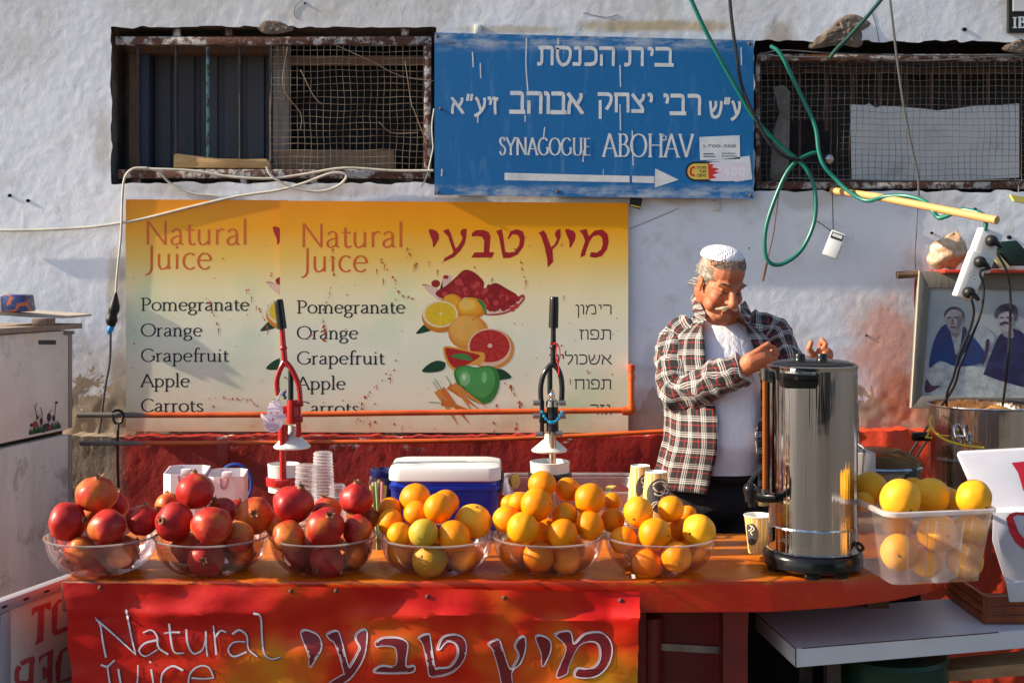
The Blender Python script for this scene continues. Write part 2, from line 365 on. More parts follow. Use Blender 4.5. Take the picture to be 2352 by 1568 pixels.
for (px, py, rx, rz, amt, cc) in [(2040, 800, .16, .22, .75, (.74, .30, .2)), (2075, 905, .12, .12, .8, (.55, .2, .1)), (1980, 720, .12, .1, .25, (.7, .4, .3)),
        (268, 650, .045, .14, .8, (.5, .44, .36)), (275, 860, .05, .13, .8, (.42, .34, .26)), (1480, 945, .07, .1, .6, (.4, .3, .22)), (1500, 860, .05, .16, .4, (.42, .36, .33)),
        (1500, 60, .35, .03, .75, (.42, .30, .13)), (1790, 85, .07, .07, .6, (.3, .22, .12)), (1180, 68, .25, .02, .6, (.45, .33, .16)), (1560, 455, .1, .04, .5, (.42, .3, .2)),
        (235, 320, .04, .16, .5, (.42, .36, .28)), (420, 432, .22, .035, .5, (.45, .40, .33)), (800, 436, .28, .03, .45, (.45, .40, .33)), (1850, 452, .14, .06, .45, (.42, .37, .3)), (2150, 462, .2, .05, .4, (.42, .37, .3)), (40, 120, .2, .12, .3, (.5, .47, .42)), (700, 30, .16, .04, .4, (.5, .46, .4)), (60, 560, .16, .06, .3, (.5, .47, .43)), (1360, 452, .3, .012, .5, (.4, .33, .25))]:
    white = g.mix(near(*wp(px, py), rx, rz, amt), white, cc)
g.set(col=white)
h = g.math('ADD', g.math('MULTIPLY', g.ramp(g.noise(46, p, 7, .68), [(.45, 0.0), (.75, 1.0)]), 1.0), g.math('MULTIPLY', g.noise(120, p, 3, .6), .3))
g.bump(h, .11, .005)
M_wall = g.m
holes = [(258, 66, 1003, 418), (1737, 100, 2480, 438)]          # the two window openings, photo pixels
house = thing('house', 'white plastered house wall with flaking paint, two barred windows and a red painted foot', 'building', (0, WY, 0))
x0, x1, z0, z1, dx = -2.10, 2.10, .90, 2.74, .0105
xs = np.arange(x0, x1 + dx / 2, dx); zs = np.arange(z0, z1 + dx / 2, dx); XX, ZZ = np.meshgrid(xs, zs)
H = (vnoise(XX * 3, ZZ * 3) - .5) * .0016 + (vnoise(XX * 11 + 9, ZZ * 11) - .5) * .0004 + (vnoise(XX * 33, ZZ * 33 + 5) - .5) * .0006 + (vnoise(XX * 70, ZZ * 70) - .5) * .0010
rough_zone = np.clip((1.24 - ZZ) / .25, 0, 1) * .8
H += rough_zone * ((vnoise(XX * 24 + 3, ZZ * 24) - .5) * .009 + (vnoise(XX * 55, ZZ * 50) - .5) * .005)
H *= np.clip(np.minimum.reduce([XX - x0, x1 - XX, ZZ - z0 + 1, z1 - ZZ]) / .03, 0, 1)
jx = (vnoise(XX * 30 + 50, ZZ * 30) - .5) * .02; jz = (vnoise(XX * 30, ZZ * 30 + 70) - .5) * .02
keep = np.ones(XX.shape, bool)
for (a, b, c2, d) in holes:
    l, t = wp(a, b); r_, b_ = wp(c2, d)
    keep &= ~((XX > l) & (XX < r_) & (ZZ > b_) & (ZZ < t))
V = np.stack([XX + jx * .7, WY - H, ZZ + jz * .7], -1).reshape(-1, 3); nx = len(xs)
fc = [(j * nx + i, j * nx + i + 1, (j + 1) * nx + i + 1, (j + 1) * nx + i) for j in range(len(zs) - 1) for i in range(nx - 1)
      if keep[j, i] and keep[j + 1, i] and keep[j, i + 1] and keep[j + 1, i + 1]]
mb = MB(); mb.add(V, fc)
e = [(-9, 0), (9, 0), (9, 5.5), (-9, 5.5)]; xa, xb, za, zb = xs[0], xs[-1], zs[0], zs[-1]
for (p0, p1, q0, q1) in [(-9, xa, 0, 5.5), (xb, 9, 0, 5.5), (xa, xb, 0, za), (xa, xb, zb, 5.5)]:
    mb.add([(p0, WY, q0), (p1, WY, q0), (p1, WY, q1), (p0, WY, q1)], [(0, 1, 2, 3)])
wallm = mb.build('wall', M_wall, house)
M_stone = pm('exposed_masonry', (.11, .08, .06), .95, col2=(.22, .17, .13), scale=22, bump=(45, .8, .01))
def rubble(outline, thick, name='exposed_masonry'):
    cx = sum(p[0] for p in outline) / len(outline); cy = sum(p[1] for p in outline) / len(outline); m = MB(); rows = 7; pts = smooth(outline, 4, True); n = len(pts)
    V = []; Fc = []
    for i in range(rows + 1):
        t = i / rows
        for q in pts:
            px, py = cx + (q[0] - cx) * (1 - t), cy + (q[1] - cy) * (1 - t)
            hgt = thick * math.sin(min(1, t * 2.2) * math.pi / 2) + (mnoise.noise((px * .09, py * .09, 1)) * .5 + mnoise.noise((px * .25, py * .25, 5)) * .3) * thick * 1.5 * min(1, t * 4)
            V.append(P(px, py, WY + .004 - hgt))
    for i in range(rows):
        for k in range(n): Fc.append((i * n + k, i * n + (k + 1) % n, (i + 1) * n + (k + 1) % n, (i + 1) * n + k))
    m.add(V, Fc); return m.build(name, M_stone, house)
rubble([(1860, 112), (1868, 88), (1905, 62), (1925, 40), (1965, 28), (1995, 42), (2010, 52), (1990, 72), (1975, 108), (1930, 104)], .011)
rubble([(588, 58), (606, 44), (640, 46), (668, 58), (672, 70), (640, 78), (604, 76)], .006)
rubble([(2300, 112), (2325, 95), (2352, 88), (2360, 120), (2330, 122)], .006)
# small drilled holes and nails in the plaster
M_black = pm('black_paint', (.012, .012, .012), .5)
M_dark = pm('dark_void', (.006, .006, .007), .9)
m = MB()
for (px, py, r) in [(22, 449, 5), (64, 461, 5), (2215, 68, 6), (2140, 535, 4), (2318, 545, 6), (2100, 775, 2), (1990, 770, 3), (700, 8, 3), (1720, 570, 2), (2240, 480, 4), (2330, 640, 3), (1440, 560, 2)]:
    m.ell(P(px, py, WY - .0015), (r / F * WY, .003, r / F * WY * .8), seg=8, rings=5)
m.build('plaster_hole', M_dark, house)
m = MB()                                   # hairline cracks in the paint
for pts in [[(2110, 445), (2106, 520), (2102, 590), (2105, 640)], [(1446, 526), (1480, 512), (1560, 478)], [(696, 0), (680, 14), (676, 34), (684, 44)], [(1340, 30), (1390, 40), (1420, 34)], [(2000, 20), (2012, 60), (2020, 100)]]:
    m.tube([P(x, y, WY - .0012) for x, y in pts], .0008, 5)
m.build('crack', M_dark, house, kind='stuff')
# ---- windows: recess, rusty frame, bars, torn wire netting, what stands behind
M_rust = pm('rusty_white_paint', (.46, .44, .42), .8, col2=(.10, .035, .02), scale=26, lo=.42, hi=.52, bump=(60, .5), dirt=((.06, .03, .02), 60, .55, .8))
M_rustd = pm('rusted_iron', (.12, .055, .035), .85, col2=(.05, .03, .025), scale=30, bump=(80, .5))
M_wire = pm('netting_wire', (.30, .24, .17), .6, metal=.3, col2=(.16, .09, .05), scale=9)
M_reveal = pm('rough_reveal', (.16, .13, .11), .95, col2=(.28, .24, .2), scale=14, bump=(40, .7, .01))
M_shut = pm('grey_corrugated_sheet', (.075, .075, .09), .6, metal=.1, col2=(.05, .05, .055), scale=5, stretch=(1, 1, .2))
M_wood = pm('pale_wood', (.48, .30, .12), .7, col2=(.34, .19, .07), scale=12, stretch=(1, 6, 6), bump=(30, .2))
M_woodd = pm('weathered_brown_wood', (.16, .09, .05), .8, col2=(.09, .05, .03), scale=9, stretch=(6, 6, 1))
M_board = pm('white_sheet', (.62, .62, .62), .6, col2=(.52, .52, .52), scale=4, dirt=((.3, .25, .2), 8, .6, .4))
M_bluep = pm('blue_grey_profile', (.045, .055, .09), .6)
def wbox(mbx, a, b, c2, d, y0, y1, bev=0.0):   # box seen through photo rectangle a,b,c2,d at depth y0, reaching back to y1
    p = P(a, b, y0); q = P(c2, d, y0)
    return mbx.box(((p.x + q.x) / 2, (y0 + y1) / 2, (p.z + q.z) / 2), (abs(q.x - p.x), abs(y1 - y0), abs(q.z - p.z)), bev=bev)
def grid_net(a, b, c2, d, Y, step, seed, cut=None):
    rr = random.Random(seed); m = MB(); nxx = int((c2 - a) / step); nyy = int((d - b) / step)
    wob = lambda x, y: (x + 4.5 * mnoise.noise((x * .012, y * .012, seed)) + 1.3 * mnoise.noise((x * .05, y * .05, seed)), y + 4.5 * mnoise.noise((x * .012, y * .012, seed + 9)) + 1.3 * mnoise.noise((x * .05, y * .05, seed + 4)))
    def run(pts):
        seg = []
        for q in pts + [None]:
            if q is None or (cut and cut(*q)):
                if len(seg) > 1: m.tube([P(*wob(*s), Y + .012 * mnoise.noise((s[0] * .01, s[1] * .01, seed))) for s in seg], .00115, 4, 1, caps=False)
                seg = []
            else: seg.append(q)
    for i in range(nxx + 1): run([(a + i * step, b + (d - b) * k / 14) for k in range(15)])
    for j in range(nyy + 1): run([(a + (c2 - a) * k / 18, b + j * step) for k in range(19)])
    return m
def window(rect, hole):
    w_ = bpy.data.objects.new('window', None); COL.objects.link(w_); w_.parent = house; w_['_w'] = house['_w']; return w_
W1 = window(None, None)
l, t = wp(238, 46); r_, b_ = wp(1022, 438)
m = MB(); D = WY + .26                      # recess box (open to the front)
m.add([(l, WY + .006, t), (r_, WY + .006, t), (r_, WY + .006, b_), (l, WY + .006, b_), (l, D, t), (r_, D, t), (r_, D, b_), (l, D, b_)],
      [(0, 1, 5, 4), (1, 2, 6, 5), (2, 3, 7, 6), (3, 0, 4, 7), (4, 5, 6, 7)])
m.build('recess', M_reveal, W1, False)
m = MB(); wbox(m, 265, 84, 992, 103, WY + .02, WY + .05, .003); wbox(m, 270, 389, 988, 410, WY + .021, WY + .051, .003); wbox(m, 974, 104, 990, 388, WY + .018, WY + .048, .003)
for px in (405, 525, 930): wbox(m, px - 8, 66, px + 8, 83, WY + .026, WY + .046)
for px in (312, 560, 720, 940): wbox(m, px - 8, 411, px + 8, 424, WY + .026, WY + .046)
m.build('window_frame', M_rust, W1)
m = MB(); wbox(m, 296, 100, 622, 122, WY + .12, WY + .2); wbox(m, 296, 123, 318, 400, WY + .12, WY + .2); m.build('wooden_lintel', M_woodd, W1)
m = MB(); wbox(m, 318, 124, 342, 400, WY + .14, WY + .2); m.build('shutter_rail', M_bluep, W1)
m = MB(); V = []; n = 64                    # ribbed shutter
for k in range(n + 1):
    px = 342 + (628 - 342) * k / n; yy = WY + .19 + (.012 if (k // 3) % 4 == 0 else 0)
    V += [P(px, 128, yy), P(px, 405, yy)]
m.add(V, [(2 * k, 2 * k + 2, 2 * k + 3, 2 * k + 1) for k in range(n)]); m.build('shutter', M_shut, W1, False)
m = MB(); wbox(m, 628, 100, 664, 405, WY + .13, WY + .17); m.build('wooden_post', pm('grey_old_wood', (.20, .18, .16), .85, col2=(.14, .11, .09), scale=8, stretch=(6, 6, 1)), W1)
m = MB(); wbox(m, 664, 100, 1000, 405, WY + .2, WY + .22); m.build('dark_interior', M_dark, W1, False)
M_bb = pm('brown_board', (.24, .15, .09), .85, col2=(.16, .1, .07), scale=7)
m = MB(); wbox(m, 640, 345, 905, 388, WY + .1, WY + .14); m.build('board', M_bb, W1); m = MB(); wbox(m, 664, 128, 985, 150, WY + .15, WY + .17); m.build('board', M_bb, W1)
M_bar = pm('iron_bar', (.035, .03, .03), .6, metal=.4, col2=(.07, .05, .045), scale=40)
M_barg = pm('green_flaked_bar', (.10, .24, .25), .6, col2=(.05, .04, .04), scale=30, lo=.5, hi=.55)
for px, mt in ((405, M_bar), (318, M_bar), (477, M_barg), (551, M_bar), (622, M_bar)):
    m = MB(); m.tube([P(px, 96, WY + .04), P(px + 1, 398, WY + .04)], .0068, 8); m.build('bar', mt, W1)
grid_net(622, 102, 980, 392, WY + .024, 15.2, 11).build('wire_netting', M_wire, W1)
m = MB()
for pts in [[(740, 90), (850, 140), (920, 175), (996, 186)], [(660, 108), (650, 200), (690, 260), (690, 300)], [(870, 280), (900, 305), (960, 305)], [(690, 160), (720, 220), (740, 240)], [(930, 140), (945, 240), (950, 250), (980, 330)]]:
    m.tube([P(x, y, WY + .012) for x, y in pts], .0016, 5)
m.build('loose_wire', M_wire, W1)
W2 = window(None, None)
l, t = wp(1713, 80); r_, b_ = wp(2502, 458)
m = MB()
m.add([(l, WY + .006, t), (r_, WY + .006, t), (r_, WY + .006, b_), (l, WY + .006, b_), (l, D, t), (r_, D, t), (r_, D, b_), (l, D, b_)],
      [(0, 1, 5, 4), (1, 2, 6, 5), (2, 3, 7, 6), (3, 0, 4, 7), (4, 5, 6, 7)])
m.build('recess', pm('dark_reveal', (.07, .06, .055), .95, col2=(.035, .03, .03), scale=9), W2, False)  # recess lining darker than that of the left window
m = MB(); wbox(m, 1738, 124, 2470, 140, WY + .018, WY + .05, .003); wbox(m, 1738, 418, 2470, 434, WY + .02, WY + .052, .003); wbox(m, 1736, 141, 1746, 417, WY + .019, WY + .05, .002)
m.build('window_frame', M_rust, W2)
m = MB(); wbox(m, 1738, 442, 2470, 446, WY + .02, WY + .05)
for px in (1810, 2170): wbox(m, px - 7, 418, px + 7, 440, WY + .024, WY + .046)
m.build('frame_foot', M_rustd, W2)
m = MB(); wbox(m, 1953, 242, 2340, 412, WY + .07, WY + .078)
vv = [P(1953, 240, WY + .066)] + [P(1953 + q[0], 240 + q[1], WY + .066) for q in [(30, 2), (44, -2), (58, 8), (75, 3), (120, 6), (170, 10), (200, 14), (240, 10), (280, 4), (330, 2), (388, -2)]] + [P(2341, 408, WY + .066), P(2300, 410, WY + .066), P(2200, 414, WY + .066), P(1957, 414, WY + .066)]
m = MB(); m.prism(vv, (0, .006, 0)); m.build('white_sheet', M_board, W2, False)
m = MB(); m.prism([P(x, y, WY + .05) for x, y in [(1775, 200), (1800, 195), (1815, 210), (1814, 300), (1812, 380), (1805, 412), (1768, 412), (1776, 300), (1792, 260)]], (0, .02, 0), .002)
m.build('masonry_remnant', pm('grey_mortar', (.2, .18, .165), .95, col2=(.12, .1, .09), scale=20, bump=(50, .6)), W2)
m = MB(); wbox(m, 1740, 158, 2470, 168, WY + .1, WY + .12); wbox(m, 1834, 160, 1840, 410, WY + .1, WY + .11); wbox(m, 1895, 165, 1903, 300, WY + .1, WY + .11); wbox(m, 1700, 140, 2480, 152, WY + .14, WY + .2)
for px in (1960, 2020, 2080, 2140, 2205, 2270): wbox(m, px - 3, 168, px + 3, 260, WY + .1, WY + .11)
m.build('inner_bar', M_rustd, W2)
grid_net(1748, 140, 2400, 418, WY + .026, 14.6, 23, cut=lambda x, y: 1812 < x < 1895 and 285 < y < 372).build('wire_netting', pm('brown_netting_wire', (.13, .095, .075), .6, metal=.3, col2=(.2, .17, .14), scale=9), W2)
m = MB()
for pts in [[(1740, 126), (1800, 116), (1900, 122), (2100, 128), (2352, 126)], [(1738, 430), (1800, 410), (1900, 412), (2100, 416), (2330, 414), (2340, 424), (2334, 500)], [(1745, 122), (1790, 130), (1960, 134), (2120, 140), (2300, 130), (2360, 134)]]:
    m.tube([P(x, y, WY + .006) for x, y in pts], .0026, 6)
m.build('loose_wire', pm('old_grey_wire', (.12, .11, .10), .6), W2)
m = MB(); m.lathe(P(1905, 378, WY + .01), [(0, 0), (.012, .006), (.018, .02), (.012, .034), (0, .04)], 8); m.build('crumpled_foil', pm('foil', (.6, .6, .6), .35, metal=.7), W2)
# ---- red painted foot of the wall
M_red = pm('red_wall_paint', (.30, .012, .008), .55, col2=(.20, .008, .006), scale=5, bump=(30, .5, .008), dirt=((.45, .40, .38), 22, .66, .7))
xs2 = np.arange(-2.2, 2.21, .012); PY = 4.50
def topz(x):
    px = 1176 + x / PY * F
    base = EYE - (1003 - HZ) / F * PY if px < 1900 else EYE - (990 - HZ) / F * PY
    return base + .012 * mnoise.noise((x * 6, 0, 3)) + .012 * mnoise.noise((x * 25, 2, 3))
V = []; rows = 46; Fc = []; nx2 = len(xs2)
for j in range(rows + 1):
    for x in xs2:
        tz = topz(x); u = j / rows
        if j < rows - 6: z = tz * u / ((rows - 6) / rows); y = PY
        else: z = tz + .004 * mnoise.noise((x * 30, j, 1)); y = lerp(PY, WY + .02, (j - rows + 6) / 6.)
        amp = .003 + (.016 if x > .95 else 0)
        d = amp * mnoise.noise((x * 9, z * 9, y * 3)) + (.006 if x > .95 else .0015) * mnoise.noise((x * 33, z * 33, 7)) + (.002 * mnoise.noise((x * 70, z * 70, 9)))
        V.append((x, y - d, z))
for j in range(rows):
    for i in range(nx2 - 1): Fc.append((j * nx2 + i, j * nx2 + i + 1, (j + 1) * nx2 + i + 1, (j + 1) * nx2 + i))
mb = MB(); mb.add(V, Fc)
g = G('red_foot_paint', rough=.6); p = g.pos(); X, Yc, Z = g.xyz(p)[:]
red = g.mix(g.ramp(g.noise(4, p, 6), [(.4, 0.0), (.65, 1.0)]), (.38, .010, .003), (.26, .006, .002))
red = g.mix(g.math('MULTIPLY', g.band(X, .9, 1.25), .8), red, (.55, .045, .008))
red = g.mix(g.ramp(g.noise(38, p, 7, .75), [(.70, 0.0), (.72, .85)]), red, (.5, .44, .42))
flake = g.math('MULTIPLY', g.math('MULTIPLY', g.band(Z, .95, 1.02), g.band(X, .75, .55)), g.ramp(g.noise(11, g.scaled(p, (1, 1, 2)), 7, .7), [(.60, 0.0), (.64, 1.0)]))
red = g.mix(flake, red, (.55, .5, .46))
red = g.mix(g.math('MULTIPLY', g.band(X, -1.40, -1.5), 1.0), red, g.mix(g.noise(20, p, 6), (.22, .16, .11), (.4, .33, .26)))
g.set(col=red); g.bump(g.noise(60, p, 5), .4, .004)
mb.build('painted_foot', g.m, house)

# ------------------------------------------------------------------ signs and posters on the wall
def sheet(px, Y, thick, bulge=0.0, nx_=24, nz_=16):   # slightly wavy sheet with corners px (tl, tr, br, bl)
    tl, tr, br, bl = px; m = MB(); V = []
    for j in range(nz_ + 1):
        for i in range(nx_ + 1):
            u, v = i / nx_, j / nz_
            a = lerp(np.array(tl, float), np.array(tr, float), u); b = lerp(np.array(bl, float), np.array(br, float), u); q = lerp(a, b, v)
            V.append(P(q[0], q[1], Y) )
    W_ = nx_ + 1
    front = [Vector(v) for v in V]; back = [v + Vector((0, thick, 0)) for v in front]; n = len(front)
    Fc = [(j * W_ + i, (j + 1) * W_ + i, (j + 1) * W_ + i + 1, j * W_ + i + 1) for j in range(nz_) for i in range(nx_)]
    Fb = [tuple(n + k for k in f[::-1]) for f in Fc]
    rim = [j * W_ for j in range(nz_ + 1)] + [nz_ * W_ + i for i in range(1, W_)] + [j * W_ + nx_ for j in range(nz_ - 1, -1, -1)] + [i for i in range(nx_ - 1, 0, -1)]
    Fr = [(rim[(k + 1) % len(rim)], rim[k], n + rim[k], n + rim[(k + 1) % len(rim)]) for k in range(len(rim))]
    m.add(front + back, Fc + Fb + Fr); return m
# blue synagogue sign
SY = 4.555; sgn = thing('direction_sign', 'blue sign with white Hebrew lettering, SYNAGOGUE ABOHAV and a right pointing arrow', 'sign', P(1365, 457, SY))
g = G('blue_sign_paint', rough=.45); c = g.co(); gen = g.co('Generated'); GX, GY, GZ = g.xyz(gen)[:]
b = g.mix(g.noise(3, c, 5), (.001, .105, .30), (.003, .140, .38))
b = g.mix(g.ramp(g.noise(9, g.scaled(c, (2.5, 1, .5)), 8, .7), [(.55, 0.0), (.72, .35)]), b, (.18, .36, .6))
edge = g.math('MAXIMUM', g.band(GZ, .87, .94), g.band(GZ, .10, .05))
b = g.mix(g.math('MULTIPLY', edge, g.ramp(g.noise(17, g.scaled(c, (.5, 1, 1.6)), 7, .7), [(.42, 0.0), (.60, .75)])), b, (.42, .47, .52))
b = g.mix(g.math('MULTIPLY', g.band(GZ, .9, .96), g.ramp(g.noise(20, g.scaled(c, (.4, 1, 1.5)), 4), [(.62, 0.0), (.66, .9)])), b, (.07, .05, .05))
b = g.mix(g.ramp(g.noise(14, g.scaled(c, (3.5, 1, .22)), 4, .6), [(.70, 0.0), (.73, .55)]), b, (.6, .64, .68))
g.set(col=b); sheet([(998, 75), (1731, 93), (1731, 457), (998, 448)], SY, .012).build('panel', g.m, sgn)
M_sw = pm('sign_white_paint', (.66, .68, .68), .55, col2=(.50, .53, .56), scale=20, dirt=((.05, .16, .36), 40, .68, .8))
T = on_wall(SY - .0003); m = MB()
heb = lambda s: s[::-1]
SK = .020
for s_, xa_, xb_, ya_, yb_ in [('בית', 1434, 1544, 108, 152), ('הכנסת', 1234, 1410, 106, 150), ('זיע"א', 1036, 1142, 222, 262), ('אבוהב', 1170, 1338, 210, 261), ('יצחק', 1372, 1496, 213, 258), ('רבי', 1522, 1608, 216, 264), ('ע"ש', 1630, 1700, 230, 271)]: heb_text(m, s_, xa_, xb_, ya_, yb_, T, .19, .15, .012)
Ts = lambda px, py, l=0: T(px, py + (px - 1147) * .009, l)
pen_text(m, 'SYNAGOGUE', 1146, 1358, 355, 57, Ts, 0, .035, .085); pen_text(m, 'ABOHAV', 1384, 1592, 357, 76, Ts, 0, .03, .075)
flat(m, [T(x, y) for x, y in [(1159, 397), (1159, 414), (1446, 419), (1446, 404)]]); flat(m, [T(x, y) for x, y in [(1452, 404), (1452, 419), (1503, 421), (1503, 405)]])
flat(m, [T(x, y) for x, y in [(1505, 387), (1504, 431), (1559, 413)]])
star = [(1524, 318)]
for st in [[(1518, 313), (1532, 313), (1525, 325), (1518, 313)], [(1525, 309), (1532, 321), (1518, 321), (1525, 309)]]:
    for k in range(3): paint(m, T, [[st[k], st[k + 1]]], 1.6, .0002 + k * .0001)
for st in [[(1209, 88), (1208, 150), (1212, 208)], [(1282, 88), (1282, 104)], [(1085, 120), (1087, 155)], [(1103, 145), (1104, 180)], [(1251, 292), (1248, 320)], [(1452, 300), (1454, 380)], [(1340, 345), (1339, 372)], [(1424, 150), (1425, 200)], [(1424, 240), (1425, 300)], [(1015, 388), (1014, 405)], [(1098, 265), (1097, 282)], [(1206, 265), (1206, 280)], [(1702, 110), (1703, 150)]]:
    paint(m, T, [st], 2.6, .0004)
m.build('lettering', M_sw, sgn, False)
M_paper = pm('white_sticker', (.66, .68, .70), .5, col2=(.5, .58, .64), scale=12)
m = MB(); T2 = lambda px, py, l=0: P(px, py, SY - .0006 - l * .3)
flat(m, [T2(x, y) for x, y in [(1606, 315), (1699, 311), (1700, 365), (1608, 368)]]); flat(m, [T2(x, y) for x, y in [(1610, 372), (1722, 358), (1728, 412), (1690, 418), (1640, 380)]])
m.build('paper_sticker', M_paper, sgn, False)
m = MB(); M_ink = pm('black_ink', (.02, .02, .025), .5)
for (y, x0_, x1_) in [(352, 1616, 1640), (358, 1616, 1644), (351, 1658, 1690), (357, 1658, 1694)]:
    for k in range(9): 
        a = lerp(x0_, x1_, k / 9); flat(m, [T2(x, yy, .0004) for x, yy in [(a, y), (a, y + 3.5), (a + 1.8, y + 3.5), (a + 1.8, y)]])
put_text(m, '1-700-508', 1616, 332, 1690, 339, T2, .0004)
def oval(cx0, cx1, cy, r, n=14): return [(cx0 + r * math.cos(R(a)), cy + r * math.sin(R(a))) for a in np.linspace(270, 90, n)] + [(cx1 + r * math.cos(R(a)), cy + r * math.sin(R(a))) for a in np.linspace(90, -90, n)]
flat(m, [T2(x, y, .0006) for x, y in oval(1597, 1650, 394, 23)])
m.build('sticker_ink', M_ink, sgn, False)
m = MB(); flat(m, [T2(x, y, .0010) for x, y in oval(1597, 1626, 394, 18)[:14] + [(1628, 412), (1628, 376)]]); m.build('sticker_yellow', pm('sticker_yellow', (.62, .46, .08), .5), sgn, False)
m = MB(); flat(m, [T2(x, y, .0007) for x, y in oval(1640, 1703, 394, 22)]); m.build('sticker_faded', pm('faded_pink_print', (.66, .55, .66), .5, col2=(.6, .66, .72), scale=25), sgn, False)
m = MB(); flat(m, [T2(x, y, .0012) for x, y in [(1626, 376), (1640, 378), (1634, 384), (1652, 388), (1640, 394), (1654, 396), (1636, 402), (1646, 408), (1628, 412)]])
paint(m, T2, [[(1596, 384), (1588, 387), (1587, 400), (1596, 404)]], 5, .0013); m.build('sticker_red', pm('sticker_red', (.55, .02, .015), .5), sgn, False)
m = MB(); 
for s_, xa_, xb_, ya_, yb_ in [('מונית', 1600, 1622, 382, 388), ('מכל', 1606, 1622, 391, 397), ('מקום', 1601, 1622, 400, 406)]: heb_text(m, s_, xa_, xb_, ya_, yb_, lambda x, y, l=0: T2(x, y, .0014 + l), .22, .18)
m.build('sticker_text', M_ink, sgn, False)
m = MB(); put_text(m, '2400', 1644, 384, 1712, 404, T2, .0012, .02); m.build('sticker_number', pm('pale_print', (.74, .72, .76), .5), sgn, False)
m = MB()
for px, py in [(1004, 84), (1722, 100), (1724, 450), (1006, 442), (1280, 440), (1012, 250)]: m.ell(P(px, py, SY - .001), (.006, .003, .006), seg=8, rings=6)
m.build('screw', M_rustd, sgn)
m = MB(); wbox(m, 1391, 70 - 16, 1410, 94 - 16, SY + .012, SY + .016); 
m = MB(); m.prism([P(x, y, SY + .008) for x, y in [(1448, 452), (1476, 456), (1471, 481), (1445, 474)]], (0, .004, 0))
o = single(m, 'black_tag', M_black, 'small black tag with a yellow line tucked under the blue sign', 'tag', sm=False)
m = MB(); flat(m, [P(x, y, SY + .007) for x, y in [(1449, 470), (1472, 475), (1471, 478), (1448, 473)]]); m.build('tag_stripe', pm('tag_yellow', (.6, .45, .03), .5), o, False)
for (px, py, lab) in [(1098, 64, 'small white clip on the plaster above the blue sign'), (1645, 470, 'small white clip on the plaster below the blue sign')]:
    m = MB(); wbox(m, px - 8, py - 8, px + 8, py + 14, WY - .012, WY, .002); m.lathe(P(px, py, WY - .013), [(0, -.002), (.003, -.002), (.003, .002), (0, .002)], 8, axis=Vector((0, 1, 0)))
    single(m, 'wall_clip', pm('white_plastic_clip', (.6, .6, .58), .5), lab, 'clip', group='white clips on the wall')
# black framed notice cut by the top right corner
nt_ = thing('framed_notice', 'black framed notice with white letters at the top right corner of the wall', 'sign', P(2352, 72, WY - .02))
m = MB(); wbox(m, 2317, -60, 2470, 74, WY - .02, WY); m.build('board', M_black, nt_)
m = MB(); wbox(m, 2327, -50, 2460, 26, WY - .024, WY - .021); m.build('white_panel', M_board, nt_)
m = MB(); pen_text(m, 'BE', 2338, 2376, 64, 36, on_wall(WY - .0215), 0, .07, .17); paint(m, on_wall(WY - .0215), [[(2331, 41), (2331, 64)]], 5); 
for yy in (41, 64): paint(m, on_wall(WY - .0215), [[(2326, yy), (2336, yy)]], 2.4, .0003)
m.build('lettering', M_sw, nt_, False)

# juice posters (printed sheets)
g = G('poster_print', rough=.32); gen = g.co('Generated'); GZ = g.xyz(gen)[2]; c = g.co()
col = g.ramp(GZ, [(0.0, (.66, .58, .38)), (.06, (.82, .78, .58)), (.4, (.82, .81, .64)), (.60, (.86, .77, .46)), (.75, (.84, .54, .11)), (.88, (.86, .36, .006)), (1.0, (.82, .27, .002))])
col = g.mix(g.math('MULTIPLY', g.band(GZ, .75, .55), g.ramp(g.noise(3.6, c, 2, .4), [(.5, 0.0), (.7, .55)])), col, (.42, .68, .40))
col = g.mix(g.math('MULTIPLY', g.band(GZ, .22, .0), g.ramp(g.noise(8, c, 6), [(.45, 0.0), (.7, .5)])), col, (.52, .40, .18))
g.set(col=col); g.put(g.b, 'Specular IOR Level', .35); g.bump(g.noise(2.2, c, 2), .12, .03); M_print = g.m
M_o1 = pm('print_orange_red', (.62, .11, .008), .4); M_crim = pm('print_crimson', (.34, .006, .008), .4); M_navy = pm('print_ink_navy', (.015, .018, .03), .4); M_hebk = pm('print_ink_black', (.012, .02, .018), .4)
M_juice = pm('dried_juice', (.46, .05, .012), .4, col2=(.5, .11, .02), scale=40)
ZX = lambda x, y: (784 + x / 3., 522.9 + y / 3.)
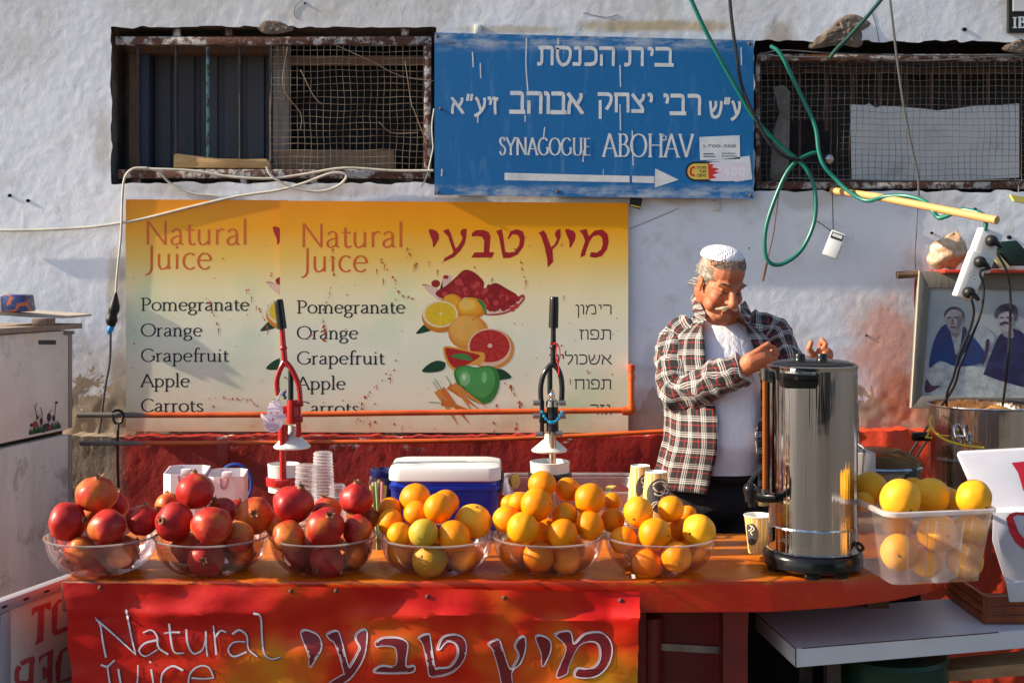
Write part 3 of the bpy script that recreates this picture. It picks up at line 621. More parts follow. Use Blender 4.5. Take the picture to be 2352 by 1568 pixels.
BIGHEB = {
 'yod1': [(600, 15), (618, 8), (655, 22), (672, 45), (672, 80), (640, 132), (632, 138), (628, 95), (608, 45)],
 'ayin': [(700, 20), (738, 8), (755, 40), (785, 140), (800, 135), (825, 95), (835, 70), (818, 35), (830, 12), (862, 5), (862, 60), (850, 110), (820, 160), (780, 200), (700, 238), (712, 208), (765, 178), (772, 168), (735, 60), (712, 40)],
 'bet': [(898, 40), (925, 18), (980, 15), (1015, 30), (1028, 60), (1020, 168), (1055, 170), (1038, 206), (895, 206), (918, 170), (980, 170), (985, 90), (968, 62), (925, 58), (900, 62)],
 'tet': [(1065, 25), (1105, 8), (1112, 40), (1130, 165), (1150, 172), (1195, 165), (1225, 120), (1230, 80), (1215, 50), (1180, 45), (1152, 80), (1145, 75), (1165, 25), (1210, 10), (1250, 25), (1265, 70), (1255, 130), (1215, 185), (1165, 208), (1115, 210), (1105, 170), (1085, 60)],
 'tsadi': [(1358, 35), (1395, 18), (1410, 40), (1445, 135), (1470, 115), (1485, 80), (1470, 45), (1485, 15), (1510, 8), (1512, 60), (1490, 115), (1455, 150), (1460, 235), (1422, 275), (1418, 215), (1400, 130), (1375, 55)],
 'yod2': [(1540, 15), (1560, 8), (1600, 22), (1615, 45), (1610, 85), (1580, 138), (1572, 138), (1570, 90), (1550, 45)],
 'mem': [(1640, 20), (1690, 8), (1705, 60), (1745, 20), (1800, 12), (1835, 45), (1843, 95), (1830, 150), (1795, 195), (1750, 208), (1710, 200), (1720, 168), (1760, 172), (1790, 150), (1802, 110), (1795, 65), (1770, 50), (1735, 60), (1710, 95), (1685, 165), (1680, 190), (1648, 206), (1650, 180), (1680, 90), (1665, 50)]}
def print_sheet(Y, root, full):
    sheet([(643, 461), (1443, 466), (1443, 994), (643, 992)] if full else [(289, 458), (660, 460), (660, 991), (289, 990)], Y, .003).build('sheet', M_print, root)
    dx_, dy_ = (0, 0) if full else (-358, -6)
    T = lambda px, py, l=0: P(px + dx_, py + dy_, Y - .00012 - l * .12)
    def ok(poly): return full or min(p[0] for p in poly) + dx_ < 650
    m = MB(); pen_text(m, 'Natural', 688, 931, 568, 80, T, 0, .042, .075, False); pen_text(m, 'Juice', 692, 846, 624, 80, T, 0, .042, .075, False); m.build('heading', M_o1, root, False)
    m = MB()
    for s_, x1_, yb in [('Pomegranate', 931, 719), ('Orange', 823, 778), ('Grapefruit', 884, 836), ('Apple', 794, 894), ('Carrots', 826, 951)]: pen_text(m, s_, 681, x1_, yb, 42, T, 0, .05, .10)
    m.build('fruit_list', M_navy, root, False)
    m = MB()
    for k, po in BIGHEB.items():
        q = [ZX(*a) for a in po]
        if ok(q): flat(m, [T(x, y) for x, y in q][::-1])
    m.build('hebrew_heading', M_crim, root, False)
    if full:
        m = MB()
        for s_, x0_, y0_, y1_ in [('רימון', 1321, 699, 722), ('תפוז', 1330, 756, 780), ('אשכולית', 1260, 813, 837), ('תפוח', 1319, 870, 894), ('גזר', 1355, 928, 952)]: heb_text(m, s_, x0_, 1404, y0_, y1_, T, .125, .11)
        m.build('hebrew_list', M_hebk, root, False)
    # the printed fruit picture: flat inks one over the other
    inks = {}
    def ink(cname, pts, lift):
        if ok(pts): flat(inks.setdefault(cname, MB()), [T(x, y, lift) for x, y in pts])
    def disc(cname, cx, cy, rx, ry, lift, n=26): 
        a = ZX(cx, cy); ink(cname, [(a[0] + rx / 3 * math.cos(2 * math.pi * k / n), a[1] - ry / 3 * math.sin(2 * math.pi * k / n)) for k in range(n)], lift)
    def poly(cname, pts, lift, sm_=True): ink(cname, [tuple(p[:2]) for p in (smooth([ZX(*a) for a in pts], 4, True) if sm_ else [ZX(*a) for a in pts])], lift)
    rr = random.Random(5)
    poly('rind', [(555, 395), (600, 430), (680, 500), (720, 520), (760, 460), (700, 430), (610, 400), (580, 390)], .0001)
    poly('rind', [(985, 600), (1100, 600), (1200, 560), (1265, 490), (1240, 460), (1150, 540), (1030, 560)], .0001)
    poly('pith', [(560, 400), (690, 505), (700, 350), (760, 330), (720, 420), (640, 410)], .0002); poly('pith', [(1000, 595), (1110, 585), (1200, 545), (1255, 480), (1210, 500), (1100, 520), (1010, 570)], .0002)
    poly('berry_dark', [(655, 440), (720, 400), (790, 340), (850, 290), (920, 310), (980, 370), (985, 420), (1060, 380), (1140, 420), (1215, 470), (1190, 530), (1090, 560), (1020, 575), (980, 520), (900, 480), (720, 490), (660, 470)], .0003)
    for k in range(150):
        cx, cy = rr.uniform(620, 1215), rr.uniform(290, 575)
        top = 440 - 150 * max(0, 1 - abs(cx - 860) / 150) if cx < 990 else 385 + (cx - 1050) * .5
        bot = 480 if cx < 930 else 570
        if top + 12 < cy < bot - 5: disc(rr.choice(['berry', 'berry', 'berry_light', 'berry_mid']), cx, cy, 19, 19, .0004 + k * 1e-6, 12)
    disc('berry_mid', 650, 385, 30, 26, .0005); disc('berry', 720, 340, 20, 14, .0005)
    def shaded(cx, cy, rx, ry, names, lift):
        for q, nme in enumerate(names): disc(nme, cx - rx * .09 * q, cy - ry * .11 * q, rx * (1 - .16 * q), ry * (1 - .16 * q), lift + q * 3e-5)
    shaded(765, 540, 80, 85, ['or_d', 'or_m', 'or_l'], .0007); shaded(895, 555, 105, 75, ['or_d', 'or_m', 'or_l', 'or_h'], .0008); poly('leaf', [(930, 488), (985, 520), (1000, 600), (965, 540)], .00095)
    shaded(685, 615, 130, 108, ['or_d', 'or_m'], .0010); disc('pithw', 682, 595, 122, 92, .0011); disc('flesh_o', 684, 594, 106, 80, .0012)
    for k in range(10):
        a = R(36 * k + 10); a2 = R(36 * k + 40); poly('flesh_ol', [(686 + 10 * math.cos(a), 594 + 8 * math.sin(a)), (684 + 100 * math.cos(a), 594 + 75 * math.sin(a)), (684 + 100 * math.cos(a2), 594 + 75 * math.sin(a2))], .0013, False)
    disc('pithw', 686, 592, 12, 10, .0014); poly('leafd', [(515, 730), (545, 690), (575, 668), (625, 700), (580, 720)], .0009)
    shaded(875, 720, 140, 122, ['gf_d', 'gf_m', 'gf_l'], .0016); disc('gf_d', 1030, 835, 160, 140, .0018); disc('pithp', 1020, 825, 150, 132, .0019); disc('flesh_r', 1022, 815, 138, 112, .0020)
    for k in range(11):
        a = R(32.7 * k + 5); a2 = R(32.7 * k + 31); poly('flesh_rl', [(1024 + 12 * math.cos(a), 812 + 10 * math.sin(a)), (1022 + 132 * math.cos(a), 815 + 106 * math.sin(a)), (1022 + 132 * math.cos(a2), 815 + 106 * math.sin(a2))], .0021, False)
    disc('pithp', 1024, 812, 17, 15, .0022)
    poly('gf_m', [(700, 840), (735, 815), (900, 850), (985, 865), (970, 935), (850, 950), (790, 990), (730, 940)], .0023); poly('flesh_r', [(715, 845), (740, 828), (900, 862), (955, 885), (870, 940), (800, 970), (745, 930)], .0024)
    poly('leaf', [(755, 885), (800, 868), (860, 870), (905, 910), (840, 910)], .0025); poly('leafd', [(555, 990), (600, 940), (660, 915), (715, 930), (705, 975), (640, 995)], .0025); poly('leafd', [(1060, 975), (1120, 980), (1172, 1030), (1120, 1045), (1080, 1045)], .0025)
    poly('ap_d', [(775, 1010), (800, 960), (860, 948), (930, 962), (1000, 950), (1060, 965), (1090, 1030), (1080, 1120), (1040, 1190), (980, 1215), (900, 1190), (820, 1120)], .0026)
    poly('ap_m', [(790, 1010), (815, 968), (870, 958), (930, 972), (1000, 960), (1045, 985), (1060, 1050), (1040, 1120), (980, 1170), (910, 1150), (840, 1090)], .0027); disc('ap_l', 850, 1040, 38, 50, .0028); disc('ap_l', 985, 1030, 18, 40, .0028); disc('ap_h', 845, 1030, 14, 22, .0029)
    for k, (a, b) in enumerate([((690, 1110), (890, 1360)), ((660, 1120), (810, 1370)), ((740, 1090), (960, 1260)), ((770, 1085), (1010, 1240)), ((690, 1200), (900, 1260)), ((800, 1095), (900, 1270))]):
        nrm = Vector((b[1] - a[1], a[0] - b[0])).normalized() * 24; e_ = [(a[0] + nrm.x, a[1] + nrm.y), (a[0] - nrm.x, a[1] - nrm.y), (b[0], b[1])]
        ink(['carrot', 'carrot_l'][k % 2], [ZX(*q) for q in e_], .0030 + k * 4e-5)
    for a, b in [((640, 1040), (690, 1110)), ((720, 1020), (760, 1090)), ((600, 1200), (680, 1205)), ((630, 1060), (670, 1120))]:
        if ok([ZX(*a)]): paint(inks.setdefault('stem', MB()), T, [[ZX(*a), ZX(*b)]], 2.2, .0029)
    cols = dict(rind=(.42, .04, .05), pith=(.72, .5, .4), berry_dark=(.26, .008, .012), berry=(.36, .015, .018), berry_light=(.5, .05, .05), berry_mid=(.3, .01, .015), or_d=(.6, .2, .01), or_m=(.72, .3, .012), or_l=(.76, .38, .02), or_h=(.78, .5, .1),
        leaf=(.05, .22, .05), leafd=(.012, .06, .03), pithw=(.75, .68, .4), flesh_o=(.72, .45, .01), flesh_ol=(.74, .52, .02), gf_d=(.66, .25, .04), gf_m=(.72, .34, .05), gf_l=(.74, .4, .08), pithp=(.75, .5, .35), flesh_r=(.42, .012, .012), flesh_rl=(.48, .03, .025),
        ap_d=(.03, .2, .04), ap_m=(.07, .33, .08), ap_l=(.2, .5, .2), ap_h=(.5, .68, .5), carrot=(.58, .17, .02), carrot_l=(.64, .25, .05), stem=(.3, .45, .2))
    pic = MB(); mats = []
    for nme, mbx in inks.items():
        mm = bpy.data.materials.get('print_' + nme) or pm('print_' + nme, cols[nme], .35, col2=tuple(c * .8 for c in cols[nme]), scale=16, lo=.4, hi=.8); mi = len(mats); mats.append(mm); pic.add(mbx.v, mbx.f, mi=mi)
    if pic.v: pic.build('fruit_picture', mats, root, False)
    # dried juice splashes
    m = MB(); rr = random.Random(2 if full else 9)
    tracks = ([[(875, 598), (905, 640), (918, 675), (950, 685)], [(865, 620), (880, 640)], [(930, 570), (955, 600), (950, 615)], [(760, 560), (765, 640), (742, 720), (745, 760)], [(705, 780), (745, 740), (742, 800)], [(1195, 590), (1205, 640), (1203, 690)], [(1125, 590), (1130, 640)], [(1290, 560), (1295, 680)],
        [(830, 925), (870, 880), (900, 860), (925, 760)], [(1170, 885), (1190, 920), (1195, 935)], [(1140, 930), (1175, 890)], [(1310, 870), (1350, 850)], [(820, 965), (860, 972), (1000, 985)], [(1135, 970), (1135, 990)], [(1187, 970), (1183, 985)], [(800, 990), (820, 975)], [(985, 600), (1005, 620)]] if full else
        [[(1080 - 245, 690), (1080 - 230, 730), (1080 - 220, 760)], [(1095 - 170, 670), (1095 - 130, 740), (1095 - 120, 770)], [(1000 - 130, 690), (1000 - 100, 800)], [(840, 920), (850, 940)], [(860, 918), (905, 924), (930, 922), (950, 940)]])
    for tr in tracks:
        q = smooth(tr, 8)
        for k in range(int(len(q) * 1.1)):
            a = rr.choice(q); x, y = a[0] + rr.gauss(0, 1.6), a[1] + rr.gauss(0, 1.6); r = abs(rr.gauss(0, .9)) + .55; n = 7
            flat(m, [T(x + r * math.cos(2 * math.pi * j / n), y - r * math.sin(2 * math.pi * j / n) * 1.3, .0034 + k * 1e-6) for j in range(n)])
        if rr.random() < .75:
            for _ in range(3):
                a = rr.choice(q); paint(m, T, [[(a[0], a[1]), (a[0] + rr.uniform(-1, 1), a[1] + rr.uniform(5, 18))]], [2.2, .6], .0036)
    for k in range(110 if full else 50):
        x, y = (rr.uniform(650, 1440), rr.uniform(540, 985)) if full else (rr.uniform(660, 990), rr.uniform(560, 985)); r = abs(rr.gauss(0, .8)) + .5
        flat(m, [T(x + r * math.cos(2 * math.pi * j / 6), y - r * math.sin(2 * math.pi * j / 6), .0033) for j in range(6)])
    m.build('juice_splash', M_juice, root, False)
PB = thing('juice_poster', 'left juice poster, half covered by the other one, reading Natural Juice', 'poster', P(466, 990, 4.582))
print_sheet(4.582, PB, False)
PA = thing('juice_poster', 'right juice poster showing the printed fruit picture and the red Hebrew heading', 'poster', P(1043, 993, 4.570))
print_sheet(4.570, PA, True)

# ------------------------------------------------------------------ pipes and cords on the wall
g = G('orange_pipe_paint', rough=.4); X = g.xyz(g.pos())[0]
c = g.mix(g.ramp(g.noise(7, None, 6), [(.45, 0.0), (.6, .7)]), (.62, .10, .010), (.45, .045, .008))
c = g.mix(g.band(X, -1.32, -1.38), c, (.14, .13, .125)); c = g.mix(g.ramp(g.noise(60, None, 4), [(.68, 0.0), (.7, .7)]), c, (.3, .25, .2)); g.set(col=c); M_pipe = g.m
pr = thing('water_pipe', 'orange painted pipe across the posters that turns up at their right end', 'pipe', P(815, 950, 4.50))
m = MB(); m.tube([P(178, 953, 4.50), P(600, 952, 4.50), P(1000, 947, 4.50), P(1440, 942, 4.50)], .0105, 10); m.build('pipe', M_pipe, pr)
m = MB(); m.tube([P(1450, 936, 4.50), P(1450, 850, 4.50)], .0115, 10); m.tube([P(1450, 846, 4.50), P(1450, 842, 4.505), P(1450, 842, 4.57)], .0115, 10, 3); m.build('riser', M_pipe, pr)
m = MB(); m.tube([P(1430, 943, 4.5), P(1448, 943, 4.5), P(1450, 930, 4.5)], .016, 10, 4); m.tube([P(1450, 872, 4.5), P(1450, 862, 4.5)], .0145, 10); m.tube([P(1450, 852, 4.5), P(1450, 838, 4.5)], .0145, 10); m.build('elbow', M_pipe, pr)
m = MB(); m.tube([P(185, 1018, 4.455), P(640, 1016, 4.455), P(1000, 1012, 4.455), P(1270, 1003, 4.455), P(1530, 990, 4.455)], .0082, 10)
single(m, 'lower_pipe', M_pipe, 'orange painted pipe along the top of the red wall foot, behind the presses', 'pipe')
m = MB(); m.tube([P(258, 952, 4.487), P(262, 968, 4.485), P(270, 972, 4.485), P(280, 966, 4.485), P(282, 948, 4.487), P(270, 942, 4.487), P(258, 946, 4.487)], .005, 7)
m.tube([P(271, 972, 4.485), P(270, 1040, 4.45), P(272, 1120, 4.42)], .005, 7)
single(m, 'looped_rope', M_black, 'short black cord looped over the grey end of the pipe', 'rope')
M_cab = pm('cream_cable', (.55, .52, .44), .5, col2=(.40, .37, .3), scale=14); M_cabg = pm('grey_cable', (.07, .07, .07), .5)
m = MB(); m.tube([P(x, y, WY - .02) for x, y in [(-30, 529), (60, 529), (180, 524), (260, 515), (340, 500), (440, 475), (540, 452), (640, 437), (700, 420), (760, 398), (795, 402), (780, 425), (735, 440), (670, 430), (625, 405), (612, 382)]], .0052, 8)
m.tube([P(x, y, WY - .018) for x, y in [(995, 392), (900, 392), (790, 386), (700, 400), (620, 410), (530, 406), (440, 392), (345, 388), (310, 387)]], .0048, 8)
single(m, 'cream_cable', M_cab, 'long cream cable sagging from the left edge to a loop under the left window', 'cable')
m = MB(); m.tube([P(x, y, WY - .016) for x, y in [(340, 386), (365, 395), (390, 420), (440, 444), (500, 450)]], .0045, 8)
single(m, 'short_cable', M_cab, 'short cream cable drooping from the sill of the left window', 'cable')
pc = thing('hanging_cable', 'cream cord hanging beside the left poster with a black taped joint in the middle', 'cord', P(232, 1000, WY - .03))
m = MB(); m.tube([P(x, y, WY - .022) for x, y in [(338, 386), (305, 388), (286, 410), (281, 460), (278, 540), (270, 620), (266, 672), (264, 690)]], .0048, 8); m.build('upper_cord', M_cab, pc)
m = MB(); m.tube([P(x, y, WY - .024) for x, y in [(254, 765), (252, 830), (243, 880), (236, 930), (230, 975), (222, 1005), (205, 1025)]], .0048, 8); m.build('lower_cord', M_cabg, pc)
m = MB(); m.tube([P(x, y, WY - .03) for x, y in [(266, 672), (264, 690), (262, 708), (258, 722), (256, 736), (257, 750)]], [.005, .014, .021, .018, .022, .012], 9, 4); m.build('taped_joint', M_black, pc)
m = MB(); m.tube([P(256, 748, WY - .03), P(252, 760, WY - .03), P(253, 767, WY - .03)], [.013, .013, .006], 8, 3); m.build('blue_tape', pm('blue_tape', (.02, .25, .6), .4), pc)
m = MB(); m.tube([P(x, y, WY - .012) for x, y in [(995, 340), (988, 372), (982, 400), (972, 422), (966, 430)]], .003, 6); m.tube([P(x, y, WY - .012) for x, y in [(997, 250), (992, 290), (995, 340)]], .003, 6)
single(m, 'thin_wire', M_cab, 'thin pale wire hanging along the right side of the left window', 'wire')
M_hose = pm('green_cable_sheath', (.004, .13, .095), .35); M_blk = pm('black_rubber', (.012, .012, .013), .45)
m = MB(); m.tube([P(x, y, y_) for x, y, y_ in [(1570, -40, 4.45), (1620, 70, 4.47), (1690, 200, 4.50), (1740, 280, 4.52), (1800, 340, 4.53), (1850, 385, 4.53), (1872, 440, 4.52), (1870, 510, 4.52), (1840, 575, 4.52), (1795, 607, 4.52), (1765, 600, 4.52), (1756, 560, 4.52), (1765, 500, 4.52), (1800, 410, 4.515), (1830, 370, 4.51), (1860, 354, 4.51), (1880, 350, 4.515)]], .0078, 9)
m.tube([P(x, y, y_) for x, y, y_ in [(1770, 106, 4.55), (1795, 128, 4.53), (1840, 220, 4.52), (1872, 290, 4.51), (1880, 345, 4.50), (1892, 380, 4.49), (1920, 412, 4.48), (1950, 440, 4.45), (1990, 461, 4.40), (2030, 452, 4.33), (2080, 450, 4.27), (2122, 462, 4.20), (2140, 482, 4.15), (2155, 500, 4.13), (2175, 496, 4.10), (2210, 482, 4.05), (2250, 490, 4.0), (2264, 506, 3.98), (2262, 530, 3.98)]], .0078, 9)
single(m, 'green_cable', M_hose, 'long green cable coming down over the blue sign, looped, and wound round the wooden pole', 'cable')
m = MB(); m.tube([P(x, y, WY - .05) for x, y in [(2040, -20), (1990, 40), (1950, 85), (1920, 115), (1905, 135)]], .0075, 8)
single(m, 'upper_green_cable', pm('dull_green_cable', (.015, .06, .05), .5), 'dull green cable stretched from the top edge to the right window', 'cable')
m = MB(); m.tube([P(x, y, 4.5) for x, y in [(1674, -30), (1680, 40), (1692, 130), (1705, 200), (1732, 265), (1765, 325), (1800, 358), (1840, 368)]], .0065, 8)
single(m, 'black_cable', M_blk, 'black cable crossing the upper right corner of the blue sign', 'cable')
m = MB(); m.tube([P(x, y, 4.5) for x, y in [(2042, -20), (2056, 100), (2072, 220), (2090, 320), (2108, 400), (2110, 450)]], .0045, 7)
single(m, 'hanging_wire', M_cabg, 'thin grey wire running down across the netting of the right window', 'wire')
m = MB(); m.tube([P(x, y, 4.54) for x, y in [(1792, 420), (1784, 480), (1776, 540), (1762, 600)]], .0022, 6); m.tube([P(1762, 600, 4.54), P(1752, 645, 4.53)], .005, 6)
single(m, 'rusty_rod', M_rustd, 'thin rusty rod hanging inside the green cable loop', 'rod')
# wooden pole with the hanging radio, the power strip and its plugs
m = MB(); m.tube([P(1912, 438, 4.60), P(2010, 451, 4.38), P(2290, 506, 3.92)], [.0135, .0135, .0135], 12, 1)
g = G('pole_wood', rough=.6); c = g.scaled(g.co(), (3, 1, 14)); g.set(col=g.mix(g.noise(8, c, 6), (.62, .36, .13), (.42, .22, .07))); g.bump(g.noise(14, c), .2, .002)
single(m, 'wooden_pole', g.m, 'round pale wooden pole sticking out of the wall under the right window', 'pole')
rd = thing('pocket_radio', 'small silver radio hanging on a thin cord under the wooden pole', 'radio', P(1915, 590, 4.50))
rot = Matrix.Rotation(R(22), 3, 'Y') @ Matrix.Rotation(R(-18), 3, 'Z'); cen = P(1916, 562, 4.50)
m = MB(); m.box(cen, (.055, .03, .098), rot, .004); m.build('case', pm('silver_plastic', (.55, .56, .58), .35, metal=.2), rd)
fr = lambda x, z: cen + rot @ Vector((x, -.0162, z))
m = MB(); m.prism([fr(-.022, .018), fr(.022, .018), fr(.022, .042), fr(-.022, .042)], rot @ Vector((0, -.001, 0))); m.build('dial_window', M_black, rd)
m = MB(); m.prism([fr(-.018, .026) + rot @ Vector((0, -.0015, 0)), fr(.018, .026) + rot @ Vector((0, -.0015, 0)), fr(.018, .038) + rot @ Vector((0, -.0015, 0)), fr(-.018, .038) + rot @ Vector((0, -.0015, 0))], rot @ Vector((0, -.0005, 0))); m.build('dial_scale', pm('dial_grey', (.4, .42, .42), .3), rd)
m = MB(); m.tube([P(1912, 445, 4.56), P(1913, 490, 4.53), P(1914, 533, 4.50)], .0018, 6); m.tube([P(1872, 505, 4.52), P(1895, 520, 4.51), P(1912, 533, 4.50)], .0018, 6); m.build('cord', M_blk, rd)
M_wp = pm('white_plastic', (.72, .72, .70), .4, col2=(.64, .64, .62), scale=30)
PSY = 4.0; u_ax = (P(2223, 600, PSY) - P(2268, 530, PSY)); u_ax = (P(2212, 683, PSY) - P(2270, 525, PSY)).normalized()
r_ax = Vector((u_ax.z, 0, -u_ax.x)) * -1; r_ax = r_ax if r_ax.x > 0 else -r_ax; r_ax = (r_ax + Vector((0, .12, 0))).normalized(); n_ax = r_ax.cross(u_ax); n_ax = n_ax if n_ax.y < 0 else -n_ax
rotm = Matrix((r_ax, n_ax, u_ax)).transposed()
ps = thing('power_strip', 'white three part power strip hanging from the green cable in front of the framed photograph', 'power strip', P(2212, 684, PSY))
c1 = P(2259, 575, PSY); c2 = P(2230, 634, PSY - .01)
m = MB(); m.box(c1, (.076, .042, .135), rotm, .005); m.build('body', M_wp, ps); m = MB(); m.box(c2, (.066, .036, .160), rotm, .006); m.build('adapter', M_wp, ps)
S1 = lambda c, a, b, h: c + r_ax * a + u_ax * b + n_ax * h
m = MB(); mh = MB(); sock = []
for c, b, h in ((c1, -.034, .0205), (c1, .028, .0205), (c2, -.050, .0175), (c2, .004, .0175), (c2, .056, .0175)):
    ce = S1(c, 0, b, h); sock.append(ce); m.lathe(ce, [(.019, 0), (.0195, .001), (.0178, .001), (.0175, -.0002)], 20, axis=n_ax)
    for (x, y) in ((-.007, .004), (.007, .004), (0, -.007)): mh.lathe(ce + r_ax * x + u_ax * y, [(0, .0006), (.0021, .0006), (.0021, 0)], 8, axis=n_ax)
m.build('socket', pm('white_socket', (.6, .6, .58), .5), ps); mh.build('socket_hole', M_dark, ps)
def plug(ce, path, label):
    t = thing('power_plug', label, 'plug', ce, 'black plugs in the power strip')
    m = MB(); m.lathe(ce + n_ax * .001, [(.0185, 0), (.019, .008), (.0165, .020), (.010, .026), (0, .027)], 20, axis=n_ax); m.tube([ce + n_ax * .017, ce + n_ax * .02 + r_ax * .017 + u_ax * .004, ce + n_ax * .02 + r_ax * .034 + u_ax * .012], [.012, .0095, .006], 10); m.build('plug_body', M_blk, t)
    m = MB(); m.tube([ce + n_ax * .02 + r_ax * .032 + u_ax * .011] + path, .0042, 8); m.build('cord', M_blk, t)
plug(sock[0], [P(2290, 580, 3.95), P(2313, 625, 3.95), P(2321, 690, 3.97), P(2318, 780, 3.98), P(2312, 860, 4.0), P(2303, 930, 4.08), P(2296, 985, 4.2)], 'topmost black plug, its cord falling straight behind the steel pot')
plug(sock[2], [P(2251, 625, 3.93), P(2260, 660, 3.94), P(2252, 720, 3.95), P(2225, 790, 3.98), P(2205, 840, 4.0), P(2190, 890, 4.05), P(2150, 950, 4.15), P(2110, 1010, 4.2), P(2060, 1085, 4.2)], 'middle black plug, its cord slanting down left behind the steel pot')
plug(sock[4], [P(2231, 682, 3.93), P(2237, 715, 3.94), P(2228, 755, 3.96), P(2205, 810, 3.99), P(2190, 865, 4.03), P(2175, 905, 4.08), P(2170, 960, 4.15), P(2130, 1010, 4.18), P(2085, 1080, 4.18)], 'lowest black plug, at the bottom end of the white strip')
# framed photograph, shelf and things on it
g = G('weathered_frame_wood', rough=.8); c = g.scaled(g.co(), (5, 5, 1)); g.set(col=g.mix(g.noise(10, c, 8, .7), (.09, .085, .075), (.22, .20, .17))); g.bump(g.noise(20, c), .3, .004)
FY = 4.47; fp = thing('framed_photograph', 'large grey wooden frame with a faded photograph of two men, leaning on the wall', 'picture', P(2230, 938, FY))
def trap(q, y0, th): return [P(x, y, y0) for x, y in q]
m = MB(); m.prism(trap([(2113, 622), (2137, 660), (2117, 918), (2094, 936)], FY, 0), (0, .03, 0), .002); m.prism(trap([(2115, 622), (2480, 628), (2480, 668), (2137, 661)], FY - .001, 0), (0, .03, 0), .002); m.prism(trap([(2094, 937), (2117, 909), (2480, 915), (2480, 940)], FY - .0005, 0), (0, .03, 0), .002); m.build('frame', g.m, fp)
m = MB(); m.prism([P(2113, 622, FY + .001), P(2094, 936, FY + .001), P(2090, 936, FY + .03), P(2109, 622, FY + .03)], (-.002, 0, 0)); m.build('frame_edge', pm('pale_edge', (.35, .34, .28), .8), fp, False)
T = on_wall(FY + .012); m = MB(); m.prism(trap([(2130, 655), (2480, 660), (2480, 925), (2110, 920)], FY + .012, 0), (0, .004, 0)); m.build('photo_paper', pm('faded_photo', (.40, .43, .44), .2, col2=(.30, .34, .37), scale=3), fp, False)
def shape(name, col_, outl, lift, col2=None):
    m = MB(); flat(m, [T(x, y, lift) for x, y in [tuple(q[:2]) for q in smooth(outl, 3, True)]][::-1]); m.build(name, pm('photo_' + name, col_, .2, col2=col2 or tuple(c * .6 for c in col_), scale=16 if max(col_) < .3 else 34), fp, False)
shape('table_cloth', (.52, .55, .55), [(2130, 900), (2128, 860), (2160, 832), (2230, 840), (2280, 850), (2352, 885), (2400, 900), (2400, 918), (2250, 916), (2122, 914)], .0012)
shape('blue_jacket', (.025, .06, .20), [(2138, 810), (2150, 770), (2170, 745), (2200, 748), (2230, 770), (2256, 800), (2262, 830), (2200, 842), (2160, 828), (2135, 845)], .0014, (.05, .05, .13))
shape('dark_jacket', (.035, .03, .075), [(2262, 850), (2285, 790), (2300, 765), (2330, 755), (2370, 780), (2400, 830), (2400, 890), (2340, 886), (2265, 862)], .0015, (.05, .05, .13))
shape('shirt', (.42, .44, .46), [(2184, 757), (2212, 752), (2208, 790), (2196, 815), (2190, 790)], .0016)
shape('blurred_corner', (.10, .05, .09), [(2128, 870), (2140, 885), (2160, 885), (2138, 900), (2124, 898)], .0016)
shape('neck', (.30, .26, .27), [(2184, 752), (2204, 750), (2206, 766), (2196, 776), (2186, 768)], .0017)
shape('face', (.42, .37, .38), [(2170, 728), (2173, 716), (2186, 708), (2200, 709), (2210, 720), (2210, 738), (2204, 756), (2194, 765), (2184, 762), (2175, 748)], .0018, (.30, .26, .28))
shape('ear', (.34, .28, .30), [(2209, 728), (2215, 726), (2216, 736), (2210, 742)], .0019)
shape('dark_hair', (.05, .05, .08), [(2169, 729), (2170, 716), (2184, 705), (2202, 706), (2214, 718), (2214, 730), (2209, 727), (2207, 717), (2196, 711), (2184, 711), (2175, 718)], .0020, (.16, .15, .18))
shape('cheek_tone', (.27, .22, .24), [(2197, 728), (2208, 726), (2206, 748), (2196, 760), (2198, 744)], .00205)
shape('brow_line', (.10, .08, .10), [(2175, 729), (2184, 727), (2184, 730), (2176, 732)], .0022); shape('brow_mark', (.10, .08, .10), [(2190, 727), (2200, 728), (2200, 731), (2190, 730)], .0022)
shape('nose_tone', (.26, .21, .23), [(2186, 731), (2190, 732), (2191, 743), (2184, 745)], .0022); shape('mouth_line', (.2, .13, .15), [(2181, 751), (2190, 749), (2197, 752), (2190, 754)], .0023)
shape('lapel', (.06, .07, .14), [(2212, 750), (2222, 765), (2214, 800), (2200, 830), (2206, 790)], .0017)
shape('far_neck', (.28, .25, .28), [(2300, 752), (2322, 752), (2328, 775), (2306, 772)], .0017)
shape('far_face', (.40, .36, .40), [(2290, 732), (2295, 718), (2312, 714), (2327, 722), (2328, 742), (2320, 757), (2308, 762), (2297, 753)], .0018, (.28, .24, .28))
shape('curly_hair', (.05, .04, .07), [(2283, 726), (2288, 710), (2300, 700), (2318, 697), (2334, 704), (2338, 722), (2332, 738), (2327, 724), (2316, 715), (2304, 717), (2294, 722), (2290, 731)], .0020, (.12, .1, .14))
shape('far_moustache', (.06, .05, .08), [(2296, 742), (2308, 738), (2320, 742), (2319, 746), (2308, 743), (2297, 747)], .0023)
shape('eye_mark', (.10, .08, .11), [(2295, 729), (2303, 727), (2304, 730), (2296, 731)], .0023); shape('far_eye_mark', (.10, .08, .11), [(2311, 727), (2320, 728), (2319, 731), (2311, 730)], .0023)
shape('far_cheek_tone', (.26, .22, .26), [(2319, 730), (2328, 728), (2326, 746), (2316, 758), (2318, 745)], .00205)
shape('head_scarf', (.33, .36, .40), [(2335, 705), (2352, 715), (2380, 760), (2390, 820), (2370, 790), (2345, 760), (2332, 745), (2338, 725)], .0016, (.25, .27, .33))
shape('blurred_sleeve', (.30, .33, .37), [(2238, 742), (2262, 750), (2285, 775), (2270, 800), (2256, 800), (2240, 775)], .00135, (.38, .42, .46))
shape('necktie', (.08, .05, .10), [(2264, 782), (2272, 780), (2270, 806), (2258, 836), (2254, 832), (2262, 806)], .0018)
